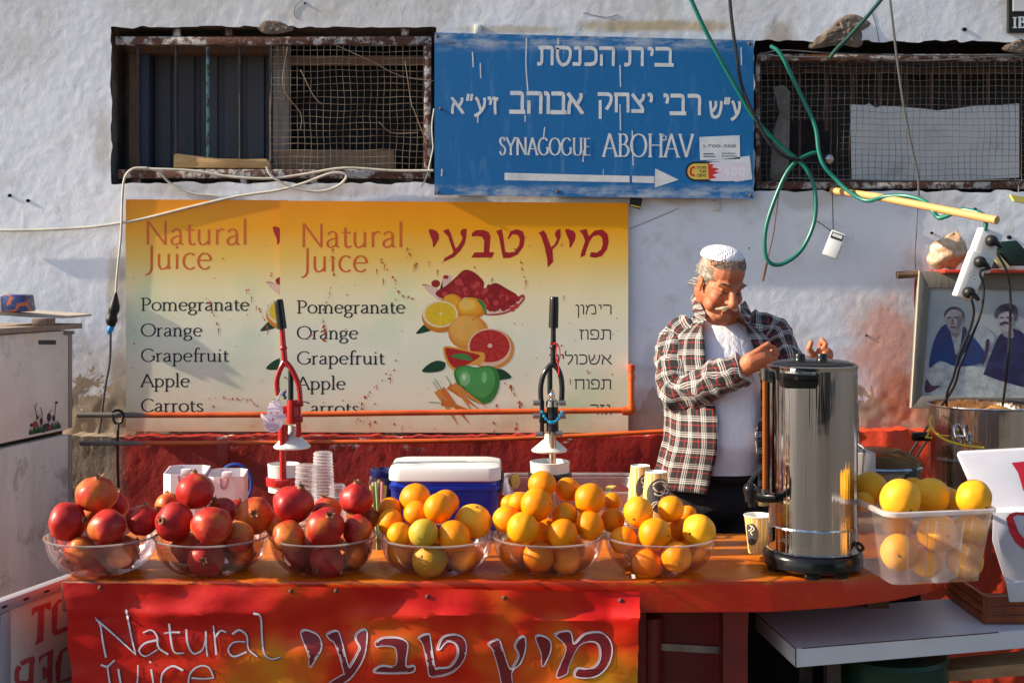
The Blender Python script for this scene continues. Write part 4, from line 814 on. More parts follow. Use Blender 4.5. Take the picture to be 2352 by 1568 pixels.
sh = thing('wall_shelf', 'narrow red shelf on the wall above the framed photograph', 'shelf', P(2200, 632, 4.5))
m = MB(); wbox(m, 2170, 619, 2480, 627, 4.42, WY - .004, .002); m.build('red_board', pm('red_shelf_paint', (.42, .03, .01), .5), sh)
m = MB(); m.tube([P(2060, 632, 4.5), P(2075, 631, 4.5), P(2112, 629, 4.5), P(2118, 629, 4.52)], .014, 8); m.build('bracket', M_woodd, sh)
m = MB(); m.tube([P(2103, 640, 4.55), P(2102, 690, 4.55), P(2108, 740, 4.55), P(2106, 790, 4.55)], .0045, 7); m.build('hanging_cord', pm('orange_brown_cord', (.35, .06, .015), .5), sh)
m = MB(); V = []; S_, Rg = 26, 18; cb = P(2172, 618, 4.50)
for i in range(Rg + 1):
    t = i / Rg
    for k in range(S_):
        a = 2 * math.pi * k / S_; rad = .078 * (math.sin(math.pi * min(1, t * .93 + .06)) ** .55) * (1 - .45 * t * t) + .011 * mnoise.noise((math.cos(a) * 1.5, math.sin(a) * 1.5, t * 3.5)) * 2
        V.append(cb + Vector((rad * math.cos(a) * 1.0 + .035 * t * t, rad * math.sin(a) * .7, .135 * t + .01 * mnoise.noise((a, t * 3, 4)))))
m.add(V, [(i * S_ + k, i * S_ + (k + 1) % S_, (i + 1) * S_ + (k + 1) % S_, (i + 1) * S_ + k) for i in range(Rg) for k in range(S_)] + [tuple(range(Rg * S_, Rg * S_ + S_))])
single(m, 'bread_bag', pm('bag_of_bread', (.55, .40, .28), .3, col2=(.34, .17, .07), scale=14, lo=.35, hi=.6, bump=(26, .8, .01)), 'crumpled plastic bag of buns standing on the wall shelf', 'bag', cb)
bk = thing('prayer_book', 'dark green book lying slanted on the shelf at the right edge', 'book', P(2325, 612, 4.47))
m = MB(); m.prism([P(x, y, 4.46) for x, y in [(2282, 556), (2335, 552), (2380, 600), (2380, 610), (2320, 610)]], (0, .12, 0), .002); m.build('cover', pm('dark_green_cover', (.01, .03, .022), .5), bk)
m = MB(); m.prism([P(x, y, 4.455) for x, y in [(2270, 575), (2284, 572), (2320, 612), (2300, 616)]], (0, .1, 0)); m.build('page_block', pm('yellowed_pages', (.5, .42, .2), .7), bk)
m = MB(); m.prism([P(x, y, 4.47) for x, y in [(2250, 588), (2276, 590), (2296, 617), (2245, 617)]], (0, .1, 0), .002)
single(m, 'slate_box', pm('slate_card', (.08, .08, .10), .6), 'small dark grey box behind the power strip on the shelf', 'box')
m = MB(); m.prism([P(x, y, 4.5) for x, y in [(2322, 447), (2352, 452), (2380, 458), (2380, 472), (2330, 462)]], (0, .02, 0))
single(m, 'yellow_tag', pm('yellow_plastic', (.55, .5, .12), .5), 'yellow strip hanging at the right edge under the window', 'strip')

# ------------------------------------------------------------------ refrigerator at the left
pR, pL = Vector((-1.553, 4.30, 0)), Vector((-1.703, 3.63, 0)); dirL = (pL - pR).normalized(); nF = Vector((dirL.y, -dirL.x, 0)); nF = nF if nF.x > 0 else -nF
fz = 1.42; fs = 1.0625
M_fr = pm('grey_enamel', (.74, .71, .65), .45, col2=(.64, .61, .55), scale=5, dirt=((.22, .17, .12), 4, .56, .35)); M_frd = pm('stained_enamel', (.68, .65, .60), .45, col2=(.52, .48, .45), scale=6, stretch=(1, 1, .25), dirt=((.2, .14, .1), 7, .55, .5))
fr_ = thing('refrigerator', 'old grey white refrigerator with a painted flower patch, standing at the left edge', 'refrigerator', (pR + pL) / 2 - nF * .3)
up = Vector((0, 0, 1)); FQ = lambda s, z, o=0.0: pR + dirL * s + up * z + nF * o
m = MB(); m.prism([FQ(0, .02, -.062), FQ(.68, .02, -.062), FQ(.68, fz - .01, -.062), FQ(0, fz - .01, -.062)], -nF * .55, .008); m.build('cabinet', pm('side_enamel', (.32, .31, .29), .5), fr_)
m = MB(); m.prism([FQ(-.005, .05, -.04), FQ(.675, .05, -.04), FQ(.675, fz - .005, -.04), FQ(-.005, fz - .005, -.04)], -nF * .02); m.build('door_seal', M_blk, fr_)
m = MB(); m.prism([FQ(.018, fs + .008, 0), FQ(.68, fs + .008, 0), FQ(.68, fz, 0), FQ(.018, fz, 0)], -nF * .038, .006); d1 = m.build('freezer_door', M_fr, fr_)
m = MB(); m.prism([FQ(.018, .06, 0), FQ(.68, .06, 0), FQ(.68, fs - .008, 0), FQ(.018, fs - .008, 0)], -nF * .038, .006); m.build('fridge_door', M_frd, fr_)
m = MB(); m.prism([FQ(-.004, fs + .012, .001), FQ(.017, fs + .012, .001), FQ(.017, fz - .012, .001), FQ(-.004, fz - .012, .001)], -nF * .034, .003); m.prism([FQ(-.004, .06, .001), FQ(.017, .06, .001), FQ(.017, fs - .012, .001), FQ(-.004, fs - .012, .001)], -nF * .034, .003); m.build('edge_trim', pm('brown_grey_trim', (.26, .23, .21), .5), fr_)
m = MB(); m.prism([FQ(-.012, fz - .016, .004), FQ(.05, fz - .016, .004), FQ(.05, fz - .004, .004), FQ(-.012, fz - .004, .004)], -nF * .03, .002); m.build('hinge', pm('hinge_grey', (.16, .16, .16), .4, metal=.6), fr_)
FR = lambda px, py, l=0.0: ray_plane(px, py, pR, nF) + nF * (.0012 + l)
m = MB(); flat(m, [FR(88, 781), FR(88, 791), FR(128, 791), FR(128, 781)]); m.build('badge', pm('badge_metal', (.05, .05, .06), .35, metal=.5), d1, False)
m = MB(); rr = random.Random(4)
for k in range(34):
    x = 68 + 72 * k / 34; yb = 996 - (x - 68) * .22; flat(m, [FR(x - 2.5, yb + 2), FR(x + 2.5, yb + 2), FR(x + rr.uniform(-3, 3), yb - rr.uniform(10, 24))])
m.build('grass_picture', pm('decal_green', (.01, .10, .045), .5), d1, False)
m = MB(); mred = MB()
for (x, y, rx, ry) in [(94, 967, 4, 8), (112, 958, 5, 10), (106, 978, 9, 6), (86, 958, 3, 4), (122, 960, 3, 7), (98, 990, 5, 3), (72, 976, 4, 4), (129, 924, 3, 3)]: flat(m, [FR(x + rx * math.cos(a), y + ry * math.sin(a), .0004) for a in np.linspace(0, 6.28, 12)[:-1]])
for (x, y, rx, ry) in [(80, 974, 6, 7), (113, 982, 4, 3)]: flat(mred, [FR(x + rx * math.cos(a), y + ry * math.sin(a), .0006) for a in np.linspace(0, 6.28, 12)[:-1]])
for st in [[(80, 990), (84, 960), (80, 935), (85, 925)], [(95, 988), (96, 950), (92, 935)], [(110, 985), (112, 950), (118, 940)], [(125, 975), (126, 940), (129, 922)]]: paint(m, FR, [st], 1.3, .0004)
m.build('stem_picture', pm('decal_dark', (.05, .035, .05), .5), d1, False); mred.build('flower_picture', pm('decal_red', (.35, .02, .03), .5), d1, False)
m = MB(); m.box(FQ(.30, fz + .012, -.25), (.52, .70, .018), Matrix.Rotation(math.atan2(dirL.y, dirL.x) + R(90), 3, 'Z')); 
bd = single(m, 'lower_board', pm('dirty_board', (.30, .25, .2), .85, col2=(.2, .15, .12), scale=9), 'weathered board lying flat on the refrigerator', 'board')
m = MB(); q = [P(-40, 714, 4.1), P(0, 715, 4.1), P(150, 726, 4.15), P(150, 731, 4.15), P(80, 729, 4.1), P(0, 724, 4.1), P(-40, 723, 4.1)]; m.prism(q, (0, .26, 0))
single(m, 'upper_board', pm('pale_board', (.48, .42, .35), .8, col2=(.36, .3, .25), scale=10), 'thin pale board sticking out over the right end of the refrigerator top', 'board', sm=False)
m = MB(); m.box(P(100, 738, 4.05), (.05, .08, .022), None, .003); single(m, 'wood_block', pm('brown_block', (.22, .16, .12), .8, col2=(.14, .1, .08), scale=20), 'small brown block between the two boards on the refrigerator', 'block')
cn = thing('drink_carton', 'small blue and orange packet lying on the boards over the refrigerator', 'packet', P(25, 716, 4.12))
m = MB(); m.prism([P(x, y, 4.08) for x, y in [(4, 676), (54, 677), (60, 716), (4, 716)]], (0, .09, 0), .006)
g = G('printed_packet', rough=.35); c = g.co(); g.set(col=g.ramp(g.noise(22, c, 3, .5, 1.2), [(.3, (.03, .05, .16)), (.5, (.05, .08, .25)), (.56, (.55, .12, .03)), (.66, (.2, .05, .1)), (.75, (.5, .5, .5))], 'CONSTANT')); m.build('packet', g.m, cn)
m = MB(); m.prism([P(x, y, 4.08) for x, y in [(-30, 680), (3, 678), (3, 716), (-30, 716)]], (0, .09, 0), .006); m.build('white_end', M_wp, cn)

# ------------------------------------------------------------------ counter
CZ = .88; CF = 2.905
g = G('orange_counter_paint', rough=.4); p = g.pos(); X, Yc, Z = g.xyz(p)[:]
c = g.mix(g.ramp(g.noise(2.2, g.scaled(p, (1, 3, 1)), 6, .65), [(.35, 0.0), (.65, 1.0)]), (.56, .17, .004), (.42, .085, .003))
c = g.mix(g.ramp(g.noise(6, g.scaled(p, (.6, 4, 1)), 7, .7), [(.56, 0.0), (.66, .7)]), c, (.28, .09, .02))
c = g.mix(g.ramp(g.noise(24, g.scaled(p, (.7, 1.3, 1)), 7, .72), [(.63, 0.0), (.655, .85)]), c, (.05, .025, .012))
c = g.mix(g.ramp(g.noise(9, g.scaled(p, (.25, 9, 1)), 5, .6), [(.60, 0.0), (.64, .55)]), c, (.14, .035, .006))
c = g.mix(g.ramp(g.noise(5, p, 5, .6), [(.58, 0.0), (.62, .35)]), c, (.30, .02, .006))
frt = g.math('MULTIPLY', g.band(Yc, CF + .05, CF - .0), g.ramp(g.noise(7, g.scaled(p, (1, 5, 3)), 6, .7), [(.46, 0.0), (.5, .9)]))
c = g.mix(frt, c, (.42, .03, .01)); c = g.mix(g.math('MULTIPLY', g.band(Z, CZ - .004, CZ - .012), .85), c, (.50, .012, .002))
blk = g.math('MULTIPLY', g.band(X, -.75, -1.02), g.math('MULTIPLY', g.band(Yc, CF + .09, CF), g.ramp(g.noise(12, g.scaled(p, (1, 6, 1)), 6, .7), [(.42, 0.0), (.5, .9)])))
c = g.mix(blk, c, (.02, .012, .01)); g.set(col=c, rough=g.ramp(g.noise(9, p, 5), [(.3, .16), (.7, .42)])); g.put(g.b, 'Specular IOR Level', .5); g.bump(g.noise(10, g.scaled(p, (.6, 5, 1)), 6), .25, .004); M_ct = g.m
ct = thing('counter', 'long juice counter with a worn orange top, red front edge and rounded right end', 'counter', (0, 3.2, 0))
ol = [(-1.075, CF), (.35, CF - .005), (.62, CF + .0), (.80, CF + .035), (.95, CF + .10), (1.06, CF + .175), (1.14, CF + .27), (1.17, CF + .40), (1.16, 3.44), (.46, 3.446), (.45, 3.80), (-1.10, 3.80)]
m = MB(); m.prism([(x, y, CZ) for x, y in ol], (0, 0, -.073), .006); m.build('top', M_ct, ct)
m = MB(); m.box((-.35, 3.02, .40), (1.36, .03, .80)); m.box((.55, 3.03, .40), (.06, .06, .80)); m.box((-1.05, 3.35, .40), (.03, .62, .80)); m.build('front_boards', pm('dark_red_board', (.20, .012, .008), .6, col2=(.12, .008, .006), scale=5), ct)
m = MB(); m.box((1.0, 3.36, .40), (.06, .06, .80)); m.box((-.9, 3.7, .40), (.06, .06, .80)); m.box((.40, 3.7, .4), (.06, .06, .80)); m.build('leg', M_woodd, ct)
m = MB(); m.box((.80, 3.435, .40), (.70, .012, .80)); m.build('shade_panel', pm('painted_shade', (.014, .012, .011), .8), ct)  # near-black sheet added as painted shade under the counter
# dark red cabinet under the right part
cb_ = thing('red_cabinet', 'dark red cabinet with a metal strip under the right part of the counter', 'cabinet', (.50, 3.2, 0))
M_dr = pm('dark_red_paint', (.22, .012, .008), .5, col2=(.14, .008, .006), scale=6, dirt=((.3, .1, .04), 12, .64, .6))
q0 = P(1478, 1412, 3.12); q1 = P(1722, 1412, 3.12); m = MB(); m.prism([Vector((q0.x, 3.12, .03)), Vector((q1.x - .03, 3.12, .03)), Vector((q1.x, 3.12, .79)), Vector((q0.x, 3.12, .79))], (0, .28, 0), .004); m.build('cabinet_body', M_dr, cb_)
m = MB(); m.prism([P(x, y, 3.118) for x, y in [(1490, 1474), (1692, 1486), (1692, 1502), (1490, 1490)]], (0, -.004, 0)); m.build('metal_strip', pm('worn_steel_strip', (.35, .34, .32), .4, metal=.7, col2=(.2, .12, .08), scale=18), cb_, False)
m = MB(); m.lathe(P(1680, 1495, 3.112), [(0, -.004), (.009, -.004), (.009, 0)], 14, axis=Vector((0, 1, 0))); m.build('bolt', M_black, cb_)
m = MB(); m.tube([P(1492, 1415, 3.08), P(1492, 1600, 3.08)], .03, 12); m.build('round_post', M_dr, cb_)

# vinyl banner stapled to the counter front
bn = thing('vinyl_banner', 'red and yellow vinyl banner with hand painted Natural Juice on the counter front', 'banner', (-.2, CF - .02, .5))
BY = CF - .028
bl = lambda py: 147 + max(0, py - 1340) * .075 + 3 * math.sin(py * .05); br = lambda py: 1466 + (4 if py < 1400 else 0) - max(0, py - 1470) * .02 + 2.5 * mnoise.noise((py * .05, 0, 0))
bt = lambda px: 1338 + (px - 150) * .016 + 2 * mnoise.noise((px * .02, 3, 0))
def bdepth(px, py):
    z = 0.012 * mnoise.noise((px * .004, py * .012, 1.5)) + .006 * mnoise.noise((px * .012, py * .02, 7)) 
    if py < 1420: z += .006 * math.sin(px * .012 + py * .03)
    z -= .012 * max(0, 1 - abs(py - (1405 + .03 * px * .4)) / 22.) * (.5 + .5 * mnoise.noise((px * .01, 1, 1)))
    z -= .02 * max(0, (px - 1400) / 70.) * max(0, 1 - abs(py - 1420) / 90)
    return z
BT = lambda px, py, l=0.0: P(px, py, BY + bdepth(px, py) - .0010 - l)
m = MB(); NX, NZ = 150, 64; V = []
for j in range(NZ + 1):
    for i in range(NX + 1):
        v = j / NZ; py_ = 1338 + v * 560; px = lerp(bl(py_), br(py_), i / NX); py = lerp(bt(px), 1900, v)
        V.append(P(px, py, BY + bdepth(px, py)))
m.add(V, [(j * (NX + 1) + i, (j + 1) * (NX + 1) + i, (j + 1) * (NX + 1) + i + 1, j * (NX + 1) + i + 1) for j in range(NZ) for i in range(NX)])
n0 = len(m.v); m.add([Vector(v) + Vector((0, .0012, 0)) for v in V], [(j * (NX + 1) + i, j * (NX + 1) + i + 1, (j + 1) * (NX + 1) + i + 1, (j + 1) * (NX + 1) + i) for j in range(NZ) for i in range(NX)])
g = G('printed_vinyl', rough=.42); p = g.pos(); X, Yc, Z = g.xyz(p)[:]
f = g.math('ADD', g.math('ADD', g.noise(3.2, g.scaled(p, (1, 0, 1.3)), 3, .5), g.math('MULTIPLY', g.band(Z, .86, .70), .19)), g.math('MULTIPLY', g.band(X, -.70, -1.05), -.30))
col = g.ramp(f, [(.50, (.44, .003, .001)), (.62, (.55, .022, .002)), (.70, (.58, .10, .004)), (.80, (.58, .23, .008)), (.92, (.56, .31, .02))])
spl = g.ramp(g.noise(26, g.scaled(p, (1, 0, .7)), 6, .75), [(.66, 0.0), (.68, .8)])
g.set(col=g.mix(spl, col, (.30, .01, .006))); g.put(g.b, 'Specular IOR Level', .3); g.bump(g.noise(7, g.scaled(p, (1, 1, 1.8)), 3, .5, .6), .35, .012); m.build('sheet', g.m, bn)
def mapb(key, x0_, x1_, y0_, y1_):
    q = BIGHEB[key]; a = np.array(q, float); lo = a.min(0); hi = a.max(0)
    return [(lerp(x0_, x1_, (x - lo[0]) / (hi[0] - lo[0])), lerp(y0_, y1_, (y - lo[1]) / (hi[1] - lo[1]))) for x, y in q]
mf = MB(); mo = MB(); ms = MB(); k = 0
for key, x0_, x1_, y0_, y1_ in [('yod1', 692, 735, 1446, 1528), ('ayin', 752, 840, 1446, 1585), ('bet', 862, 950, 1463, 1543), ('tet', 962, 1070, 1455, 1551), ('tsadi', 1122, 1205, 1462, 1612), ('yod2', 1231, 1264, 1458, 1525), ('mem', 1276, 1404, 1449, 1555)]:
    q = mapb(key, x0_, x1_, y0_, y1_); qs = [tuple(s[:2]) for s in smooth(q, 3, True)]
    from mathutils.geometry import tessellate_polygon
    tri = tessellate_polygon([[Vector((x, y, 0)) for x, y in qs]])
    mf.add([BT(x, y, .0006) for x, y in qs], [t for t in tri])
    paint(mo, BT, [[tuple(a) for a in qs + [qs[0], qs[1]]]], 5.0, .0004); k += 1
    for _ in range(1): paint(ms, BT, [[(a[0] + 2, a[1] + 1) for a in qs[:len(qs) * 2 // 3]]], 2.6, .0009)
mf.build('hebrew_letters', pm('crimson_paint', (.17, .006, .012), .4), bn, False); mo.build('letter_outline', pm('mauve_white_paint', (.50, .38, .44), .5, col2=(.62, .55, .6), scale=30, dirt=((.3, .03, .03), 50, .62, .8)), bn, False)
ms.build('letter_highlight', pm('thin_white_paint', (.62, .58, .62), .5, dirt=((.4, .2, .25), 40, .55, .7)), bn, False)
Z3 = lambda x, y: (x / 3., 1045.9 + y / 3.)
hand = [[(655, 1115), (690, 1165), (708, 1280), (730, 1390)], [(660, 1125), (760, 1210), (860, 1300), (935, 1370)], [(868, 1060), (890, 1170), (912, 1280), (935, 1370)],
        [(985, 1218), (1040, 1200), (1080, 1240), (1092, 1320), (1160, 1368)], [(1085, 1268), (1000, 1290), (958, 1340), (1000, 1380), (1085, 1335)], [(1165, 1155), (1180, 1290), (1205, 1355), (1270, 1358)], [(1130, 1222), (1185, 1215), (1240, 1216)],
        [(1283, 1195), (1292, 1290), (1330, 1360), (1390, 1340), (1412, 1280), (1418, 1205)], [(1418, 1215), (1420, 1300), (1428, 1380)], [(1470, 1170), (1480, 1270), (1490, 1370)], [(1480, 1250), (1520, 1205), (1560, 1215)],
        [(1600, 1228), (1650, 1200), (1700, 1240), (1712, 1330), (1775, 1385)], [(1690, 1280), (1610, 1285), (1572, 1335), (1610, 1382), (1700, 1350)], [(1745, 1085), (1795, 1110), (1805, 1250), (1820, 1360), (1870, 1400), (1935, 1385)],
        [(695, 1440), (740, 1450), (788, 1408)], [(740, 1450), (752, 1540), (770, 1640)], [(815, 1468), (830, 1560), (850, 1650), (910, 1660), (945, 1560), (950, 1440)], [(1040, 1470), (1055, 1560), (1060, 1650)], [(1028, 1415), (1040, 1425)],
        [(1262, 1478), (1190, 1448), (1125, 1490), (1110, 1570), (1150, 1650), (1250, 1640)], [(1320, 1530), (1400, 1535), (1472, 1530)], [(1472, 1530), (1440, 1460), (1375, 1448), (1310, 1500), (1305, 1600), (1380, 1660)]]
m1 = MB(); m2 = MB()
for k, st in enumerate(hand):
    q = [Z3(*a) for a in st]
    paint(m1, BT, [[(x + 1.6, y + 1.0) for x, y in q]], 5.6, .0004 + k * .00004); paint(m2, BT, [q], [4.8, 2.6] if k % 3 else [3.0, 4.4], .0016 + k * .00004)
m1.build('letter_shadow', pm('plum_paint', (.26, .03, .05), .4), bn, False); m2.build('hand_lettering', pm('chalky_white_paint', (.62, .60, .66), .5, dirt=((.42, .2, .22), 45, .56, .6)), bn, False)
m = MB()
for px, py in [(230, 1349), (668, 1357), (982, 1369), (1158, 1372), (772, 1356), (1425, 1378)]: m.ell(BT(px, py, 0), (.0055, .003, .0055), seg=8, rings=6)
m.build('rivet', M_rustd, bn)

# ------------------------------------------------------------------ bowls of fruit
def clear(name, tint=(1, 1, 1), haze=.12, hcol=(.8, .8, .8), rough=.08, spec=1.0):   # thin clear plastic: mostly see-through, a little milky, glossy at the edges
    m = bpy.data.materials.new(name); m.use_nodes = True; t = m.node_tree; t.nodes.clear(); N = t.nodes.new; L = t.links.new
    out = N('ShaderNodeOutputMaterial'); tr = N('ShaderNodeBsdfTransparent'); tr.inputs[0].default_value = (*tint, 1)
    df = N('ShaderNodeBsdfDiffuse'); df.inputs[0].default_value = (*hcol, 1); tl = N('ShaderNodeBsdfTranslucent'); tl.inputs[0].default_value = (*hcol, 1); mx = N('ShaderNodeMixShader'); mx.inputs[0].default_value = .5; L(df.outputs[0], mx.inputs[1]); L(tl.outputs[0], mx.inputs[2])
    m1 = N('ShaderNodeMixShader'); nz = N('ShaderNodeTexNoise'); nz.inputs['Scale'].default_value = 9; nz.inputs['Detail'].default_value = 6
    mr = N('ShaderNodeMapRange'); mr.inputs[1].default_value = .35; mr.inputs[2].default_value = .7; mr.inputs[3].default_value = haze * .6; mr.inputs[4].default_value = haze * 1.5; tc = N('ShaderNodeTexCoord'); L(tc.outputs['Object'], nz.inputs['Vector']); L(nz.outputs[0], mr.inputs[0]); L(mr.outputs[0], m1.inputs[0])
    L(tr.outputs[0], m1.inputs[1]); L(mx.outputs[0], m1.inputs[2])
    gl = N('ShaderNodeBsdfGlossy'); gl.inputs['Roughness'].default_value = rough; gl.inputs[0].default_value = (spec, spec, spec, 1)
    fr = N('ShaderNodeLayerWeight'); fr.inputs[0].default_value = .28; m2 = N('ShaderNodeMixShader'); mf = N('ShaderNodeMath'); mf.operation = 'MULTIPLY'; mf.inputs[1].default_value = .55; L(fr.outputs['Fresnel'], mf.inputs[0]); L(mf.outputs[0], m2.inputs[0])
    L(m1.outputs[0], m2.inputs[1]); L(gl.outputs[0], m2.inputs[2]); L(m2.outputs[0], out.inputs[0]); return m
M_bowl = clear('clear_bowl_plastic', (.84, .74, .73), .04, (.42, .34, .33)); M_bowl1 = clear('milky_bowl_plastic', (.84, .77, .77), .10, (.42, .36, .38)); M_rim = clear('bowl_rim_plastic', (.86, .82, .82), .34, (.6, .55, .55), .1)
def bowl_mesh(root, R_, Hh, mat):
    c = Vector(root['_w']); m = MB(); pr_ = [(0, .0005), (R_ * .40, .0005), (R_ * .46, .004)]
    for k in range(1, 13):
        a = math.pi / 2 * k / 12; pr_.append((R_ * (.46 + .54 * math.sin(a) ** .9), .004 + (Hh - .004) * (1 - math.cos(a)) ** 1.05))
    m.lathe(c, pr_, 48); m.build('bowl_wall', mat, root)
    m = MB(); m.lathe(c, [(R_ - .001, Hh - .004), (R_ + .003, Hh - .003), (R_ + .0045, Hh), (R_ + .001, Hh + .0015), (R_ - .001, Hh - .004)], 48); m.build('rim', M_rim, root)
g = G('pomegranate_skin', rough=.40); co = g.co(); oi = g.n('ObjectInfo').outputs['Random']
X, Y_, Z = g.xyz(co)[:]
off = g.n('VectorMath', {0: co, 1: g.n('CombineXYZ', {0: g.math('MULTIPLY', oi, 37.0), 1: g.math('MULTIPLY', oi, 11.0), 2: g.math('MULTIPLY', oi, 5.0)}).outputs[0]}, operation='ADD').outputs[0]
b = g.mix(g.ramp(g.noise(17, off, 4, .6), [(.35, 0.0), (.7, 1.0)]), (.27, .006, .010), (.52, .030, .018))
b = g.mix(g.ramp(g.math('ADD', g.noise(11, off, 5, .6), g.math('MULTIPLY', g.math('SUBTRACT', oi, .5), .30)), [(.48, 0.0), (.66, .9)]), b, (.58, .17, .025))
b = g.mix(g.math('MULTIPLY', g.ramp(g.noise(70, off, 6, .75), [(.57, 0.0), (.66, .75)]), 1.0), b, (.20, .055, .03))
g.set(col=b); g.put(g.b, 'Specular IOR Level', .28); g.bump(g.noise(32, off, 4), .25, .004); M_pom = g.m
M_crown = pm('pomegranate_crown', (.16, .07, .03), .8, col2=(.4, .2, .08), scale=60)
def citrus(name, c1, c2, c3, pore=1.0):
    g = G(name, rough=.36); co = g.co(); oi = g.n('ObjectInfo').outputs['Random']
    off = g.n('VectorMath', {0: co, 1: g.n('CombineXYZ', {0: g.math('MULTIPLY', oi, 31.0), 1: g.math('MULTIPLY', oi, 17.0)}).outputs[0]}, operation='ADD').outputs[0]
    b = g.mix(g.ramp(g.math('ADD', g.noise(9, off, 3), g.math('MULTIPLY', g.math('SUBTRACT', oi, .5), .35)), [(.35, 0.0), (.68, 1.0)]), c1, c2)
    b = g.mix(g.ramp(g.noise(24, off, 6, .75), [(.62, 0.0), (.72, .55)]), b, c3)
    b = g.mix(g.ramp(g.noise(140, off, 3, .7), [(.70, 0.0), (.73, .7)]), b, (.2, .09, .02))
    X, Y_, Z = g.xyz(co)[:]
    b = g.mix(g.math('MULTIPLY', g.band(Z, -.034, -.042), .5), b, (.50, .24, .02)); g.set(col=b); g.put(g.b, 'Specular IOR Level', .22); g.put(g.b, 'Subsurface Weight', .06); g.put(g.b, 'Subsurface Radius', (.01, .004, .001))
    vor = g.n('TexVoronoi', {'Vector': off, 'Scale': 420.0 * pore}).outputs['Distance']; g.bump(g.math('ADD', vor, g.math('MULTIPLY', g.noise(20, off), .8)), .26, .0022); return g.m
M_or = citrus('orange_peel', (.80, .22, .002), (.84, .31, .004), (.70, .20, .01)); M_gf = citrus('grapefruit_peel', (.80, .33, .012), (.82, .40, .022), (.74, .30, .04), 1.25)
M_ye = citrus('yellow_grapefruit_peel', (.80, .34, .010), (.82, .42, .02), (.76, .26, .03), 1.25); M_green = citrus('green_patch_peel', (.60, .34, .02), (.20, .30, .06), (.45, .4, .1))
M_stem = pm('dry_stem', (.10, .07, .03), .9); M_navel = pm('navel_skin', (.5, .2, .02), .6, col2=(.2, .1, .03), scale=80)
def fruit_mesh(kind, seed):
    bm = bmesh.new(); bmesh.ops.create_icosphere(bm, subdivisions=4, radius=1)
    for v in bm.verts:
        p = v.co.copy(); n = mnoise.noise(p * 1.1 + Vector((seed * 7, 0, 0))); n2 = mnoise.noise(p * 2.6 + Vector((0, seed * 5, 0)))
        a = math.atan2(p.y, p.x)
        if kind == 'pom': r = 1 + .075 * n + .03 * n2 + .028 * math.cos(5 * a + seed) * (1 - p.z * p.z) - .05 * max(0, -p.z) ** 3; z = .91
        elif kind == 'gf': r = 1 + .05 * n + .02 * n2; z = .93
        else: r = 1 + .035 * n + .016 * n2; z = .97
        if kind != 'pom':
            d = math.acos(max(-1, min(1, -p.z))); r -= .035 * math.exp(-(d / .14) ** 2); d2 = math.acos(max(-1, min(1, p.z))); r -= .045 * math.exp(-(d2 / .2) ** 2)
        else:
            d2 = math.acos(max(-1, min(1, p.z))); r += .05 * math.exp(-(d2 / .32) ** 2)
        v.co = Vector((p.x * r, p.y * r, p.z * r * z))
    me = bpy.data.meshes.new(kind); bm.to_mesh(me); bm.free(); me.polygons.foreach_set('use_smooth', [True] * len(me.polygons)); return me
def crown_mesh(seed):
    rr = random.Random(seed); m = MB(); m.lathe((0, 0, 0), [(.21, .86), (.17, .97), (.16, 1.06), (.115, 1.05), (.10, .95), (0, .93)], 14)
    for k in range(6):
        a = 2 * math.pi * k / 6 + rr.uniform(-.2, .2); s = rr.uniform(.8, 1.25); ca, sa = math.cos(a), math.sin(a); t = Vector((-sa, ca, 0)); o_ = Vector((ca, sa, 0))
        b0 = o_ * .15 + Vector((0, 0, 1.03)); tip = o_ * (.15 + .11 * s) + Vector((0, 0, 1.03 + .13 * s)); m.add([b0 - t * .07, b0 + t * .07, tip, b0 * .86 + Vector((0, 0, .13))], [(0, 1, 2), (0, 2, 3), (1, 3, 2)])
    me = bpy.data.meshes.new('crown'); me.from_pydata(m.v, [], m.f); me.materials.append(M_crown); return me
def stem_mesh():
    m = MB(); m.lathe((0, 0, 0), [(.075, .915), (.06, .95), (.03, .958), (0, .955)], 9); me = bpy.data.meshes.new('stem_end'); me.from_pydata(m.v, [], m.f); me.materials.append(M_stem); return me
MESH = {}
def fm(kind, i):
    key = (kind, i % 4)
    if key not in MESH:
        base = {'pom': 'pom', 'or': 'or', 'gf': 'gf', 'ye': 'gf', 'gr': 'or'}[kind]; me = fruit_mesh(base, i % 4 + 1); me.materials.append({'pom': M_pom, 'or': M_or, 'gf': M_gf, 'ye': M_ye, 'gr': M_green}[kind]); MESH[key] = me
    return MESH[key]
CROWN = [crown_mesh(s) for s in range(3)]; STEM = stem_mesh()
def add_fruit(kind, px, py, rpx, Y, point, label, group, idx):
    nm, ct_ = {'pom': ('pomegranate', 'pomegranate'), 'or': ('orange', 'orange'), 'gr': ('orange', 'orange'), 'gf': ('grapefruit', 'grapefruit'), 'ye': ('grapefruit', 'grapefruit')}[kind]
    r = rpx / F * Y; o = bpy.data.objects.new(nm, fm(kind, idx)); COL.objects.link(o); o.location = P(px, py, Y); q_ = random.Random(idx * 7 + px); o.scale = (r * q_.uniform(.95, 1.03), r * q_.uniform(.96, 1.02), r * q_.uniform(.95, 1.05))
    q = Vector(point).normalized().to_track_quat('Z', 'Y'); o.rotation_mode = 'QUATERNION'; o.rotation_quaternion = q @ Matrix.Rotation(idx * 1.7, 3, 'Z').to_quaternion()
    tag(o, label, ct_, group); c = bpy.data.objects.new('crown' if kind == 'pom' else 'stem_end', CROWN[idx % 3] if kind == 'pom' else STEM); COL.objects.link(c); c.parent = o; return o
